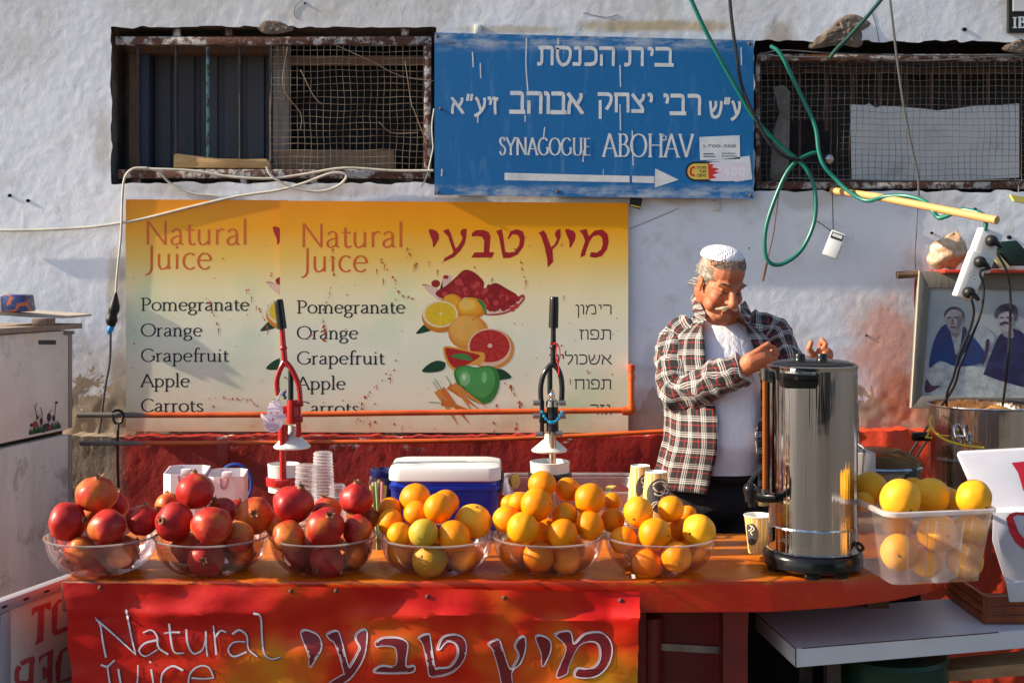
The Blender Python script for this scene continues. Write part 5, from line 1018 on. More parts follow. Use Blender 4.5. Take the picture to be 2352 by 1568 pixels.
# object-space scale is the radius, so the textures are laid out in radius units
for mt in (M_pom, M_or, M_gf, M_ye, M_green):
    for nd in mt.node_tree.nodes:
        if nd.type in ('TEX_NOISE', 'TEX_VORONOI'): nd.inputs['Scale'].default_value *= .042
        if nd.type == 'BUMP': nd.inputs['Distance'].default_value *= 1.0
        if nd.type == 'MAP_RANGE' and abs(nd.inputs[1].default_value + .034) < 1e-4: nd.inputs[1].default_value = -.90; nd.inputs[2].default_value = -.96
bowls = [('pom', 235, 128, 'leftmost clear bowl', M_bowl1, 'clear plastic bowl of pomegranates, the milky leftmost one at the counter corner',
    [(222, 1135, 46, 0, (.2, -.3, 1), 'pomegranate on top of the pile'), (154, 1197, 46, -.02, (.75, -.2, .1), 'large pomegranate at the left of the pile'), (247, 1208, 43, -.05, (0, .3, -1), 'darker pomegranate in front of the pile'),
     (328, 1194, 38, .0, (.2, -.2, 1), 'pomegranate leaning on the right rim'), (263, 1160, 31, .07, (.3, .5, 1), 'half hidden pomegranate behind the top one'), (212, 1186, 36, .06, (.1, 1, .3), 'pomegranate deep in the gap under the top one'),
     (192, 1268, 40, -.03, (-.6, -.4, -.3), 'pomegranate low on the left, seen through the wall'), (281, 1268, 40, -.03, (.5, .5, -.3), 'pomegranate low on the right, seen through the wall'), (240, 1250, 34, .06, (0, 1, 0), None)]),
  ('pom', 487, 131, 'second bowl from the left', M_bowl, 'clear plastic bowl of pomegranates, second from the left',
    [(448, 1129, 44, .02, (-.1, .2, 1), 'glossy red pomegranate on top of the pile'), (387, 1160, 30, .07, (-.3, .6, 1), 'pomegranate half hidden at the back left'), (400, 1197, 45, -.02, (-.45, -1, .25), 'pomegranate on the left, its dark crown facing front'), (486, 1205, 47, -.05, (.1, .5, -1), 'big pale topped pomegranate in front of the pile'),
     (586, 1183, 42, .03, (.15, -1, .3), 'pomegranate on the right with a dark star shaped scar'), (510, 1177, 36, .07, (-.5, -.2, 1), 'pomegranate behind the front one, dark crown up'), (543, 1170, 26, .11, (.2, .6, 1), 'small patch of pomegranate between two others at the back'),
     (550, 1232, 37, -.03, (.4, .6, -.2), 'pomegranate wedged at the right rim'), (473, 1284, 42, -.03, (.1, -1, .15), 'pomegranate at the bottom with its crown against the wall'), (553, 1268, 34, -.01, (.6, .5, -.2), 'pomegranate low on the right, seen through the wall'), (425, 1255, 34, .02, (-.6, .4, 0), None)]),
  ('pom', 742, 124, 'third bowl from the left', M_bowl, 'clear plastic bowl of pomegranates, third from the left beside the oranges',
    [(673, 1159, 47, -.01, (.5, -.25, 1), 'orange red pomegranate on top at the left'), (819, 1146, 40, .03, (.0, -.1, 1), 'pomegranate on top at the right, its crown straight up'), (747, 1209, 46, -.06, (.35, -.7, .75), 'pomegranate in the middle front, crown turned up'), (663, 1233, 38, -.03, (-.3, .7, -.4), 'pale yellowish pomegranate low at the left rim'),
     (640, 1203, 32, .05, (-.6, .6, .2), 'pomegranate behind the left rim'), (750, 1172, 34, .06, (-.2, -.1, 1), 'pomegranate between the two top ones, only its crown showing'), (821, 1216, 36, -.01, (.5, .6, -.1), 'dark pomegranate under the right top one'), (845, 1188, 28, .07, (.7, .6, .2), 'dark pomegranate at the back right edge'),
     (752, 1289, 42, -.03, (-.5, -.8, -.3), 'pomegranate at the bottom, seen through the wall'), (682, 1270, 36, .0, (-.7, .4, 0), 'pomegranate low on the left, seen through the wall'), (814, 1268, 36, .0, (.6, .4, 0), 'pomegranate low on the right, seen through the wall')]),
  ('or', 1003, 133, 'fourth bowl from the left', M_bowl, 'clear plastic bowl of oranges in front of the blue cool box',
    [(954, 1146, 37, .06, (.2, .3, 1), 'pale orange at the back of the pile'), (896, 1170, 28, .07, (-.5, .4, .5), 'orange at the back left edge'), (897, 1199, 31, .02, (-.6, .3, .2), 'orange at the left rim, sunlit patch on it'), (956, 1180, 31, .03, (.1, .7, 1), 'orange between the top and the front'), (1007, 1167, 35, -.01, (.05, -.6, -1), 'topmost orange with its navel down'),
     (1024, 1154, 30, .06, (.4, .5, 1), 'orange right behind the topmost one'), (1087, 1196, 43, .02, (.25, -.4, 1), 'dull large grapefruit leaning at the right', 'gf'), (917, 1227, 30, -.03, (-.2, .3, .6), 'orange low at the front left'), (972, 1223, 34, -.06, (-.12, -1, -.3), 'front orange with a greenish navel', 'gr'), (1042, 1231, 38, -.05, (.2, .7, -.4), 'big orange at the front right'),
     (987, 1284, 42, -.03, (-.4, -.8, .35), 'orange with a green patch at the bottom', 'gr'), (1064, 1274, 36, -.01, (.5, .5, 0), 'orange low on the right, seen through the wall'), (922, 1266, 33, .0, (-.5, .5, 0), 'orange low on the left, seen through the wall')]),
  ('or', 1258, 130, 'fifth bowl from the left', M_bowl, 'clear plastic bowl with the tallest heap of oranges, fifth from the left',
    [(1246, 1112, 33, .03, (.1, .3, 1), 'topmost orange of the tallest heap'), (1304, 1124, 30, .07, (.2, .4, 1), 'orange behind and right of the topmost'), (1354, 1146, 37, .02, (.3, .4, 1), 'big orange on the right shoulder'), (1233, 1158, 39, -.02, (.9, -.5, .1), 'big orange under the topmost, its stem at the right'), (1172, 1156, 22, .09, (-.3, .7, 1), 'small bit of orange at the back left'),
     (1194, 1155, 27, .06, (-.3, .7, 1), 'orange at the back left, half covered'), (1164, 1192, 33, .0, (-.5, .5, .5), 'orange at the left rim'), (1201, 1213, 38, -.06, (.1, .5, -.5), 'front left orange touching the rim'), (1297, 1184, 31, .02, (.1, .6, -.4), 'shaded orange in the middle'), (1292, 1226, 36, -.06, (.6, -.7, -.4), 'front right orange with a spotted skin'),
     (1354, 1206, 34, -.02, (-.6, -.8, -.35), 'orange at the right rim with its stem showing'), (1406, 1152, 22, .09, (.4, .6, .5), 'orange at the back right, half covered'), (1251, 1220, 32, .02, (0, 1, 0), 'orange in the dark gap of the front row'), (1237, 1276, 36, -.03, (-.3, .7, -.3), 'orange in the middle of the bottom, seen through the wall'), (1178, 1266, 32, .0, (-.5, .5, 0), 'orange low on the left, seen through the wall'), (1298, 1282, 36, -.01, (.5, .5, 0), 'orange low on the right, seen through the wall')]),
  ('or', 1515, 129, 'rightmost bowl', M_bowl, 'clear plastic bowl of oranges, the rightmost one with a small white sticker',
    [(1407, 1194, 28, .04, (.55, -.9, .05), 'orange at the left rim, stem to the front'), (1466, 1176, 36, .0, (-.4, -.8, -.3), 'pale orange high at the left', 'gf'), (1541, 1168, 31, .02, (-.2, -.6, -1), 'orange high at the right with its navel down'), (1504, 1226, 38, -.06, (.7, -.5, 0), 'bright orange in the middle front'), (1605, 1219, 40, .0, (-.6, -.6, 0), 'pale yellow grapefruit at the right rim', 'ye'),
     (1431, 1239, 32, -.02, (-.2, .6, .6), 'orange low at the left with a shadow line'), (1487, 1294, 37, -.04, (.2, .5, -.3), 'bottom left orange, seen through the wall'), (1554, 1279, 36, -.06, (.2, .7, .2), 'bottom right orange, half over the rim'), (1580, 1180, 20, .10, (.4, .7, .4), 'orange peeping out at the back'), (1560, 1214, 26, .06, (0, 1, 0), 'dark orange in the gap behind the front ones'), (1596, 1268, 26, .02, (.5, .6, 0), None)])]
BZ = CZ + .001
for bi, (kind, bx, brp, where, mat, blabel, frs) in enumerate(bowls):
    frs = frs + [(bx - 52, 1262, 33, .05, (-.5, .6, .4), None), (bx + 54, 1260, 33, .06, (.5, .5, .4), None), (bx + 4, 1256, 36, .075, (0, 1, .4), None), (bx - 8, 1288, 33, .03, (.1, .8, .4), None)]
    yc = 3.0; R_ = brp / F * yc; cx = (bx - 1176) / F * yc; root = thing('fruit_bowl', blabel, 'bowl', (cx, yc, BZ), 'fruit bowls along the counter'); bowl_mesh(root, R_ - .004, .090, mat)
    kd = 'pomegranates' if kind == 'pom' else 'citrus'
    # settle depths: fruit keep their direction of sight but are pushed apart in depth until they stop cutting into each other
    Ys = [yc + f[3] for f in frs]; want = list(Ys)
    for it in range(160):
        for i in range(len(frs)):
            for j in range(i):
                a, b = P(frs[i][0], frs[i][1], Ys[i]), P(frs[j][0], frs[j][1], Ys[j]); ra, rb = frs[i][2] / F * Ys[i], frs[j][2] / F * Ys[j]; gap = (ra + rb) * .975 - (a - b).length
                if gap > 0:
                    s = 1 if Ys[i] >= Ys[j] else -1; Ys[i] += s * min(gap, .01) * .3; Ys[j] -= s * min(gap, .01) * .3
        for i in range(len(frs)): Ys[i] += (want[i] - Ys[i]) * .03
    for i, f in enumerate(frs):
        k2 = f[6] if len(f) > 6 else kind
        r = f[2] / F * Ys[i]; zc = P(f[0], f[1], Ys[i]).z; dz = max(0, BZ + .092 - zc); lim = max(.0, R_ * 1.02 - r * .9 - dz * .55)       # keep low ones inside the bowl
        if zc < BZ + .09: Ys[i] = max(yc - lim, min(yc + lim, Ys[i]))
        lab = f[5] + ', ' + where if f[5] else 'fruit buried inside the ' + where
        add_fruit(k2, f[0], f[1], f[2], Ys[i], f[4], lab, '%s heaped in the %s' % (kd, where), bi * 17 + i * 3)
m = MB(); cx = (1515 - 1176) / F * 3.0; aa = R(232); rb_ = 126 / F * 3.0 * .93
o_ = Vector((cx, 3.0, BZ + .052)); nn = Vector((math.cos(aa), math.sin(aa), -.35)).normalized(); tt = Vector((-math.sin(aa), math.cos(aa), 0)); uu = nn.cross(tt); ce = o_ + nn * (rb_ + .001)
m.prism([ce - tt * .005 - uu * .006, ce + tt * .005 - uu * .004, ce + tt * .005 + uu * .006, ce - tt * .005 + uu * .005], nn * .0006)
o = m.build('price_sticker', M_paper, [q for q in bpy.data.objects if q.get('label', '').endswith('rightmost one with a small white sticker')][0], False)

# ------------------------------------------------------------------ frosted box of grapefruit at the right end
bz = thing('plastic_box', 'frosted clear plastic box full of grapefruit at the right end of the counter', 'box', (.99, 3.0, CZ + .002))
TR = [Vector((.868, 2.815, 1.058)), Vector((1.147, 2.868, 1.058)), Vector((1.112, 3.205, 1.058)), Vector((.833, 3.152, 1.058))]
cenT = sum(TR, Vector()) / 4
def rrect(z, s, rad, n=6):
    ax, ay = (TR[1] - TR[0]), (TR[3] - TR[0]); hx, hy = ax.length / 2 * s, ay.length / 2 * s; ux, uy = ax.normalized(), ay.normalized(); out = []
    for (sx, sy, a0) in [(1, 1, 0), (-1, 1, 90), (-1, -1, 180), (1, -1, 270)]:
        for k in range(n + 1):
            a = R(a0 + 90 * k / n); out.append(Vector((cenT.x, cenT.y, z)) + ux * (sx * (hx - rad) + rad * math.cos(a)) + uy * (sy * (hy - rad) + rad * math.sin(a)))
    return out
def ringloft(rings, cap0=False):
    V = [v for r in rings for v in r]; n = len(rings[0]); Fc = [(i * n + k, i * n + (k + 1) % n, (i + 1) * n + (k + 1) % n, (i + 1) * n + k) for i in range(len(rings) - 1) for k in range(n)]
    if cap0: Fc.append(tuple(range(n))[::-1])
    return V, Fc
M_frost = clear('frosted_plastic', (.93, .92, .93), .17, (.66, .64, .68), .18); M_frostrim = clear('frosted_rim', (.85, .85, .88), .62, (.76, .75, .79), .2)
m = MB(); m.add(*ringloft([rrect(CZ + .003, .80, .02), rrect(CZ + .012, .815, .025), rrect(1.04, .965, .03), rrect(1.046, .985, .03)], True)); m.build('box_wall', M_frost, bz)
m = MB(); m.add(*ringloft([rrect(1.047, .985, .03), rrect(1.048, 1.02, .034), rrect(1.058, 1.025, .034), rrect(1.060, .985, .03), rrect(1.050, .972, .03)])); m.build('rim', M_frostrim, bz)
m = MB()
def wall_pt(u, t, out=.001):              # on the front wall: u across, t height
    s = lerp(.815, .965, t); ax = (TR[1] - TR[0]); ay = (TR[3] - TR[0]); return Vector((cenT.x, cenT.y, lerp(CZ + .012, 1.04, t))) + ax * (u - .5) * s - ay.normalized() * (ay.length / 2 * s + out)
for u in (.16, .36, .44, .70, .78): m.tube([wall_pt(u, .0), wall_pt(u, .96)], .0016, 5)
for (a, b) in ((.16, .36), (.44, .70), (.78, .93)):
    m.add([wall_pt(a, .0, .004), wall_pt(b, .0, .004), wall_pt(b, .92, .004), wall_pt(a, .92, .004)], [(0, 1, 2, 3)])
m.build('wall_rib', M_frost, bz)
for k, (px, py, r, Y, pt, lab) in enumerate([(2068, 1146, 47, 2.90, (.35, -1, -.55), 'big pale grapefruit at the front left, dry stem facing down'), (2138, 1138, 44, 2.98, (.6, .6, .6), 'yellow grapefruit with a sharp shadow across it'), (2237, 1142, 42, 2.93, (.5, -1, -.5), 'bright yellow grapefruit at the right corner'), (1999, 1121, 39, 3.08, (.3, .5, 1), 'mottled grapefruit at the back left beside the urn'),
        (1983, 1152, 24, 3.03, (.2, .5, 1), 'small grapefruit under the mottled one'), (2175, 1152, 36, 3.04, (.6, .6, .2), 'orange tinged grapefruit behind the shadowed one'), (2098, 1122, 28, 3.10, (.1, .6, 1), 'greenish grapefruit at the back'),
        (2065, 1268, 42, 2.905, (-.3, -1, 0), 'grapefruit low on the left behind the frosted wall'), (2152, 1222, 46, 2.915, (.3, -1, .0), 'large grapefruit in the middle behind the frosted wall'), (2128, 1292, 34, 2.915, (.3, .9, -.4), 'grapefruit on the bottom behind the frosted wall'), (2216, 1287, 42, 2.93, (.2, .8, .3), 'grapefruit low on the right behind the frosted wall'), (2225, 1218, 38, 2.97, (.4, .8, .2), 'dim grapefruit at the upper right behind the frosted wall'), (2062, 1205, 36, 2.97, (-.3, .8, .4), 'grapefruit under the big pale one')]):
    add_fruit('gf' if k in (0, 7, 8, 11, 12) else 'ye', px, py, r, Y, pt, lab + ' in the frosted box', 'grapefruit in the frosted box', k * 3 + 1)

# ------------------------------------------------------------------ steel hot water urn
UX, UY = .745, 3.02; UZ = CZ; ur = thing('water_urn', 'tall polished steel hot water urn with black lid, base and sight glass', 'urn', (UX, UY, UZ))
ROT = 0.0
def steel(name, base=(.62, .60, .57), rough=.16):
    g = G(name, metal=1.0); c = g.scaled(g.co(), (1, 1, .06)); c2 = g.co()
    g.set(col=g.mix(g.ramp(g.noise(30, c, 5), [(.3, 0.0), (.7, 1.0)]), base, tuple(x * .82 for x in base)), rough=g.ramp(g.noise(55, c, 6, .7), [(.3, rough * .7), (.7, rough * 1.8)])); g.put(g.b, 'Anisotropic', .85); g.put(g.b, 'Anisotropic Rotation', ROT); g.put(g.b, 'Tangent', g.n('Tangent', direction_type='RADIAL', axis='Z').outputs[0])
    cv = g.scaled(c2, (1, 1, .03)); g.bump(g.math('ADD', g.math('MULTIPLY', g.noise(9, cv, 2, .5), 4.0), g.math('ADD', g.noise(28, cv, 4), g.math('MULTIPLY', g.noise(5, c2, 2), .6))), .65, .008); return g.m
M_st = steel('brushed_steel', (.52, .51, .51), .07); M_blkp = pm('black_bakelite', (.010, .010, .011), .22, bump=(120, .05)); M_brz = pm('black_bakelite_matt', (.006, .006, .008), .22)
uc = Vector((UX, UY, 0)); ub = lambda px, py, Y: P(px, py, Y)
m = MB(); m.lathe(uc, [(.1095, UZ + .055), (.1095, UZ + .057), (.1095, UZ + .110), (.1095, UZ + .112)], 64); m.lathe(uc, [(.1095, UZ + .114), (.108, UZ + .117), (.108, UZ + .1175), (.108, UZ + .119), (.1078, UZ + .25), (.1076, UZ + .38), (.1075, UZ + .496), (.1075, UZ + .498), (.110, UZ + .503), (.1105, UZ + .506), (.106, UZ + .508)], 64); m.build('steel_body', M_st, ur)
m = MB(); m.lathe(uc, [(.1098, UZ + .112), (.1105, UZ + .113), (.1098, UZ + .1145)], 64); m.lathe(uc, [(.1095, UZ + .053), (.114, UZ + .055), (.1095, UZ + .058)], 64); m.build('seam_ring', M_st, ur)
m = MB(); m.lathe(uc, [(0, UZ + .012), (.112, UZ + .012), (.121, UZ + .018), (.1215, UZ + .040), (.117, UZ + .050), (.109, UZ + .054), (0, UZ + .054)], 56)
for a in (60, 180, 300, 255): m.lathe(uc + Vector((.09 * math.cos(R(a)), .09 * math.sin(R(a)), 0)), [(0, UZ + .001), (.022, UZ + .001), (.024, UZ + .014), (0, UZ + .015)], 14)
m.build('base', M_brz, ur)
m = MB(); m.lathe(uc, [(0, UZ + .522), (.05, UZ + .521), (.085, UZ + .517), (.101, UZ + .512), (.105, UZ + .508), (.0, UZ + .507)], 56); ld = m.build('lid', M_blkp, ur)
m = MB(); kn = ub(1836, 824, 3.0)
for (px, py) in ((1837, 832), (1888, 836)):
    c = P(px, py, 3.0); m.lathe((c.x, c.y, UZ + .518), [(0, .019), (.011, .018), (.0135, .014), (.0125, .006), (.016, 0)], 18)
m.build('lid_knob', M_blkp, ld)
m = MB(); hc = P(1836, 880, UY - .125)
pts = [P(1796, 858, UY - .118), P(1878, 862, UY - .128), P(1880, 884, UY - .128), P(1877, 893, UY - .124), P(1802, 892, UY - .118), P(1798, 876, UY - .118)]; m.prism(pts, (0, .05, 0), .004); m.build('front_handle', M_blkp, ur)
m = MB(); m.prism([P(1796, 857, UY - .124), P(1880, 861, UY - .134), P(1879, 873, UY - .134), P(1797, 871, UY - .124)], (0, .02, 0), .003); m.build('handle_lip', M_blkp, ur)
m = MB(); m.lathe(P(1827, 867, UY - .128), [(.0, .0), (.0042, .0), (.005, .002)], 10, axis=Vector((0, -1, 0))); m.build('handle_screw', pm('screw_grey', (.2, .2, .2), .3, metal=.8), ur)
SGX = 1757; sy = UY - .03
m = MB(); m.tube([P(SGX, 868, sy), P(SGX, 1128, sy)], .0062, 12); m.build('sight_tube', pm('amber_sight_tube', (.20, .05, .006), .12, col2=(.3, .1, .02), scale=2, stretch=(1, 1, .3)), ur)
m = MB(); m.box(P(SGX + 7, 998, sy + .012), (.007, .010, .285)); m.build('sight_rail', M_blkp, ur)
m = MB(); m.tube([P(SGX, 846, sy), P(SGX, 872, sy)], .0105, 12); m.box(P(SGX + 8, 864, sy + .005), (.022, .02, .03), None, .003); m.tube([P(SGX, 1122, sy), P(SGX, 1142, sy)], .010, 12); m.build('sight_fitting', pm('dark_chrome', (.18, .18, .18), .2, metal=.9), ur)
tp = MB(); tp.tube([P(1775, 1144, sy), P(1748, 1143, sy - .03), P(1728, 1138, sy - .06)], .011, 12); tp.tube([P(1724, 1124, sy - .06), P(1724, 1152, sy - .06)], [.017, .012], 14); tp.tube([P(1726, 1150, sy - .06), P(1727, 1163, sy - .06)], .009, 12); tp.ell(P(1723, 1124, sy - .06), .017); tp.build('tap', M_blkp, ur)
m = MB(); m.tube([P(1720, 1112, sy - .06), P(1730, 1096, sy - .05), P(1742, 1084, sy - .045), P(1748, 1078, sy - .04)], [.006, .005, .004, .004], 8); m.build('tap_lever', pm('tap_clear_black', (.02, .02, .02), .1), ur)
m = MB(); m.lathe(P(1753, 1148, sy - .012), [(0, -.014), (.012, -.013), (.014, 0), (.012, .006)], 14); m.build('tap_nut', pm('brass_nut', (.5, .38, .2), .25, metal=.9), ur)
def on_urn(px, py, l=0.0):                # a photo point carried onto the steel cylinder
    rad = .1099 + l; dx = (px - 1176) / F; A = dx * dx + 1; B = -2 * (UX * dx + UY); C = UX * UX + UY * UY - rad * rad; Y = (-B - math.sqrt(max(0, B * B - 4 * A * C))) / (2 * A); return P(px, py, Y)
m = MB(); rr = random.Random(8)
for k, (a, b) in enumerate([(1822, 1868), (1804, 1868), (1812, 1868), (1790, 1866), (1786, 1866), (1802, 1866), (1810, 1864), (1818, 1862)]):
    y = 1225 + k * 4.1; x = a
    while x < b: ww = rr.uniform(3, 8); paint(m, on_urn, [[(x, y + (x - 1826) ** 2 * .0009), (min(x + ww, b), y + (x - 1826) ** 2 * .0009)]], 1.7, .0004); x += ww + 1.6
m.build('label_print', pm('etched_print', (.05, .05, .05), .5), ur, False)
m = MB(); m.prism([on_urn(1769, 1212), on_urn(1776, 1209), on_urn(1776, 1240), on_urn(1769, 1244)], (-.003, -.004, 0)); m.build('rocker_switch', M_blkp, ur)
m = MB(); hk = P(1955, 1240, UY - .06); m.tube([hk, P(1962, 1245, UY - .07), P(1972, 1262, UY - .08), P(1980, 1262, UY - .08), P(1982, 1256, UY - .075), P(1972, 1247, UY - .07), P(1960, 1250, UY - .07)], .0042, 8); m.box(hk, (.012, .014, .03), None, .002); m.build('cord_hook', M_blkp, ur)

# ------------------------------------------------------------------ cups, cartons, presses, cool box
M_pw = pm('white_paper', (.72, .70, .66), .6)
def cup_mat(name):
    g = G(name, rough=.5); X, Y_, Z = g.xyz(g.co())[:]; an = g.math('ARCTAN2', Y_, X)
    s = g.math('SINE', g.math('MULTIPLY', an, 16.0)); g.set(col=g.mix(g.ramp(s, [(.80, 0.0), (.84, 1.0)]), (.66, .36, .09), (.74, .66, .48))); return g.m
M_cup = cup_mat('striped_cup')
def paper_cup(px, py_top, py_bot, Y, w_top, w_bot, label, upside):
    c = P(px, (py_top + py_bot) / 2, Y); zt, zb = P(px, py_top, Y).z, P(px, py_bot, Y).z; rt, rb = w_top / 2 / F * Y, w_bot / 2 / F * Y
    t = thing('paper_cup', label, 'cup', (c.x, Y, zb), 'striped paper coffee cups'); m = MB(); cc = (c.x, Y, 0)
    m.lathe(cc, [(rb, zb), (rt, zt)], 36); m.build('striped_wall', M_cup, t)
    m = MB()
    if upside: m.lathe(cc, [(rt, zt), (rt - .001, zt + .001), (rt - .003, zt - .003), (0, zt - .003)], 36)
    else: m.lathe(cc, [(rt, zt), (rt + .002, zt + .001), (rt + .0015, zt + .003), (rt - .001, zt + .002), (rt - .002, zt - .002), (rb, zb + .004), (0, zb + .004)], 36)
    m.build('white_rim', M_pw, t)
    def onc(px_, py_, l=0.0):
        z = EYE - (py_ - HZ) / F * (Y - rt); rad = lerp(rb, rt, (z - zb) / (zt - zb)) + .0006 + l; dx = max(-.97, min(.97, ((px_ - px) / F * Y) / rad)); return Vector((c.x + rad * dx, Y - rad * math.sqrt(1 - dx * dx), z))
    return t, onc
M_cd = pm('dark_cup_print', (.05, .045, .042), .5); M_cc = pm('cream_print', (.70, .62, .48), .5); M_ct2 = pm('tan_print', (.55, .30, .08), .5)
def logo(t, onc, cx, cy, s):
    m = MB(); n = 28; pts = [(cx + 29 * s * math.cos(2 * math.pi * k / n), cy + 39 * s * math.sin(2 * math.pi * k / n)) for k in range(n)]; ce = (cx, cy)
    V = []; Fc = []
    for i in range(5):
        for q in pts: V.append(onc(lerp(ce[0], q[0], i / 4), lerp(ce[1], q[1], i / 4)))
    for i in range(4):
        for k in range(n): Fc.append((i * n + k, i * n + (k + 1) % n, (i + 1) * n + (k + 1) % n, (i + 1) * n + k))
    m.add(V, Fc); m.build('dark_oval', M_cd, t)
    m = MB()
    def dsc(x, y, rx, ry, l, mi=0): flat(m, [onc(cx + (x + rx * math.cos(-2 * math.pi * k / 16)) * s, cy + (y + ry * math.sin(-2 * math.pi * k / 16)) * s, l) for k in range(16)], mi)
    dsc(0, -19, 16, 9, .0006); flat(m, [onc(cx + x * s, cy + y * s, .0008) for x, y in [(-14, -20), (-13, -10), (10, -3), (15, -18)]][::-1]); dsc(-2, -6, 12, 5, .0010)
    paint(m, lambda a, b, l=0: onc(cx + a * s, cy + b * s, l), [[(-16, -24), (-8, -31), (6, -32), (18, -22)], [(-14, -28), (2, -35), (18, -28)], [(15, -16), (20, -12), (17, -5), (11, -7)], [(4, 0), (0, 10), (-14, 14), (-22, 26)], [(8, 0), (4, 12), (-10, 17), (-18, 28)]], 2.0, .0012)
    m.build('cream_drawing', M_cc, t, False)
    m = MB(); put_text(m, 'COFFEE', cx - 8 * s, cy + 14 * s, cx + 18 * s, cy + 21 * s, onc, .0012, .01, flip=True); put_text(m, 'HOT', cx - 2 * s, cy + 24 * s, cx + 14 * s, cy + 31 * s, onc, .0012, .01, flip=True); m.build('cup_lettering', M_ct2, t, False)
t, f = paper_cup(1471, 1069, 1180, 3.30, 44, 64, 'striped paper cup upside down, the farther of the two beside the plastic tray', True); logo(t, f, 1484, 1122, .9)
t, f = paper_cup(1507, 1083, 1203, 3.20, 50, 74, 'striped paper cup upside down with a dark oval print, the nearer of two', True); logo(t, f, 1512, 1138, 1.0)
t, f = paper_cup(1741, 1184, 1268, 3.14, 62, 44, 'striped paper cup standing upright under the tap of the urn', False)
m = MB(); n = 20; V = []; 
for i in range(5):
    for k in range(n): V.append(f(lerp(1722, 1722 + 14 * math.cos(2 * math.pi * k / n), i / 4), lerp(1229, 1229 + 26 * math.sin(2 * math.pi * k / n), i / 4)))
m.add(V, [(i * n + k, i * n + (k + 1) % n, (i + 1) * n + (k + 1) % n, (i + 1) * n + k) for i in range(4) for k in range(n)]); m.build('dark_oval', M_cd, t)
m = MB(); paint(m, f, [[(1722, 1208), (1727, 1216), (1720, 1224), (1724, 1230)], [(1718, 1206), (1722, 1214), (1716, 1222)]], 1.8, .0008); m.build('cream_drawing', M_cc, t, False)
M_cl = clear('clear_cup_plastic', (.95, .95, .96), .30, (.75, .74, .78), .1); M_clr = clear('clear_cup_ring', (.85, .85, .88), .6, (.82, .82, .85), .1)
def cup_stack(px, py_top, py_bot, Y, wt, wb, n, label):
    c = P(px, 0, Y); zt, zb = P(px, py_top, Y).z, CZ + .001; rt, rb = wt / 2 / F * Y, wb / 2 / F * Y; t = thing('plastic_cup_stack', label, 'cups', (c.x, Y, zb), 'stacks of clear plastic cups'); m = MB(); m.lathe((c.x, Y, 0), [(rb, zb), (rt, zt - .002), (rt * .9, zt), (0, zt)], 28); m.build('cup_wall', M_cl, t)
    m = MB()
    for k in range(n):
        z = lerp(zt - .006, lerp(zb, zt, .25), k / max(1, n - 1)); rr_ = lerp(rb, rt, (z - zb) / (zt - zb)); m.lathe((c.x, Y, 0), [(rr_, z - .0016), (rr_ + .0016, z), (rr_, z + .0016)], 28)
    m.build('cup_rims', M_clr, t)
cup_stack(742, 1037, 1130, 3.32, 42, 62, 22, 'tall upside down stack of clear plastic cups behind the pomegranates'); cup_stack(702, 1066, 1140, 3.28, 44, 60, 13, 'middle sized stack of clear plastic cups beside the red press'); cup_stack(775, 1112, 1150, 3.26, 36, 44, 6, 'lowest stack of clear plastic cups')
M_cart = pm('translucent_white_plastic', (.66, .60, .64), .4, col2=(.58, .48, .54), scale=9, dirt=((.35, .05, .08), 25, .64, .5))
for (x0_, x1_, yt, sk, lab) in [(383, 478, 1073, 12, 'white angular plastic jug, the left and taller of two behind the pomegranates'), (481, 565, 1080, 14, 'white angular plastic jug, the right one with a red stained notch')]:
    Yc_ = 3.5; t = thing('plastic_jug', lab, 'jug', P((x0_ + x1_) / 2, 1200, Yc_), 'white plastic jugs'); w_ = (x1_ - x0_) / F * Yc_; cx = P((x0_ + x1_) / 2, 0, Yc_).x; zt = P(0, yt, Yc_).z; m = MB(); pr_ = []
    for (ax, ay) in [(-.5, -.28), (-.28, -.45), (.30, -.45), (.5, -.25), (.5, .25), (.28, .42), (-.28, .42), (-.5, .25)]: pr_.append((cx + ax * w_, Yc_ + ay * w_))
    V = [(x, y, CZ) for x, y in pr_] + [(x, y, zt - (.012 if y < Yc_ else 0)) for x, y in pr_] + [(cx + (x - cx) * .95, Yc_ + (y - Yc_) * .95, zt - (.012 if y < Yc_ else 0)) for x, y in pr_] + [(cx + (x - cx) * .9, Yc_ + (y - Yc_) * .9, CZ + .01) for x, y in pr_]
    m.add(V, [(a * 8 + k, a * 8 + (k + 1) % 8, (a + 1) * 8 + (k + 1) % 8, (a + 1) * 8 + k) for a in range(3) for k in range(8)]); m.build('jug_wall', M_cart, t, False)
    m = MB(); q = pr_[2]; q1 = pr_[1]; f_ = lambda u, z: Vector((lerp(q1[0], q[0], u), q[1] - .0015, z)); m.tube([f_(.30, zt - .014), f_(.38, zt - .04), f_(.55, zt - .042), f_(.66, zt - .016)], .0022, 6); m.build('notch', pm('stained_pink', (.45, .12, .14), .5), t)
    m = MB(); m.box((cx + .1 * w_, Yc_ - .42 * w_, zt - .004), (.03, .02, .016), None, .003); m.build('spout', M_cart, t)
m = MB(); m.tube([P(540 + 38 * math.cos(a) , 1112 + 46 * math.sin(a), 3.62) for a in np.linspace(R(-170), R(70), 16)], .0055, 8)
single(m, 'blue_hose', pm('blue_hose', (.006, .04, .25), .4), 'blue hose looped behind the white plastic jugs', 'hose')
m = MB(); wbox(m, 498, 1018, 524, 1068, 4.40, 4.43, .002); single(m, 'red_bracket', M_red, 'red painted flat bracket hanging from the pipe above the white jugs', 'bracket')
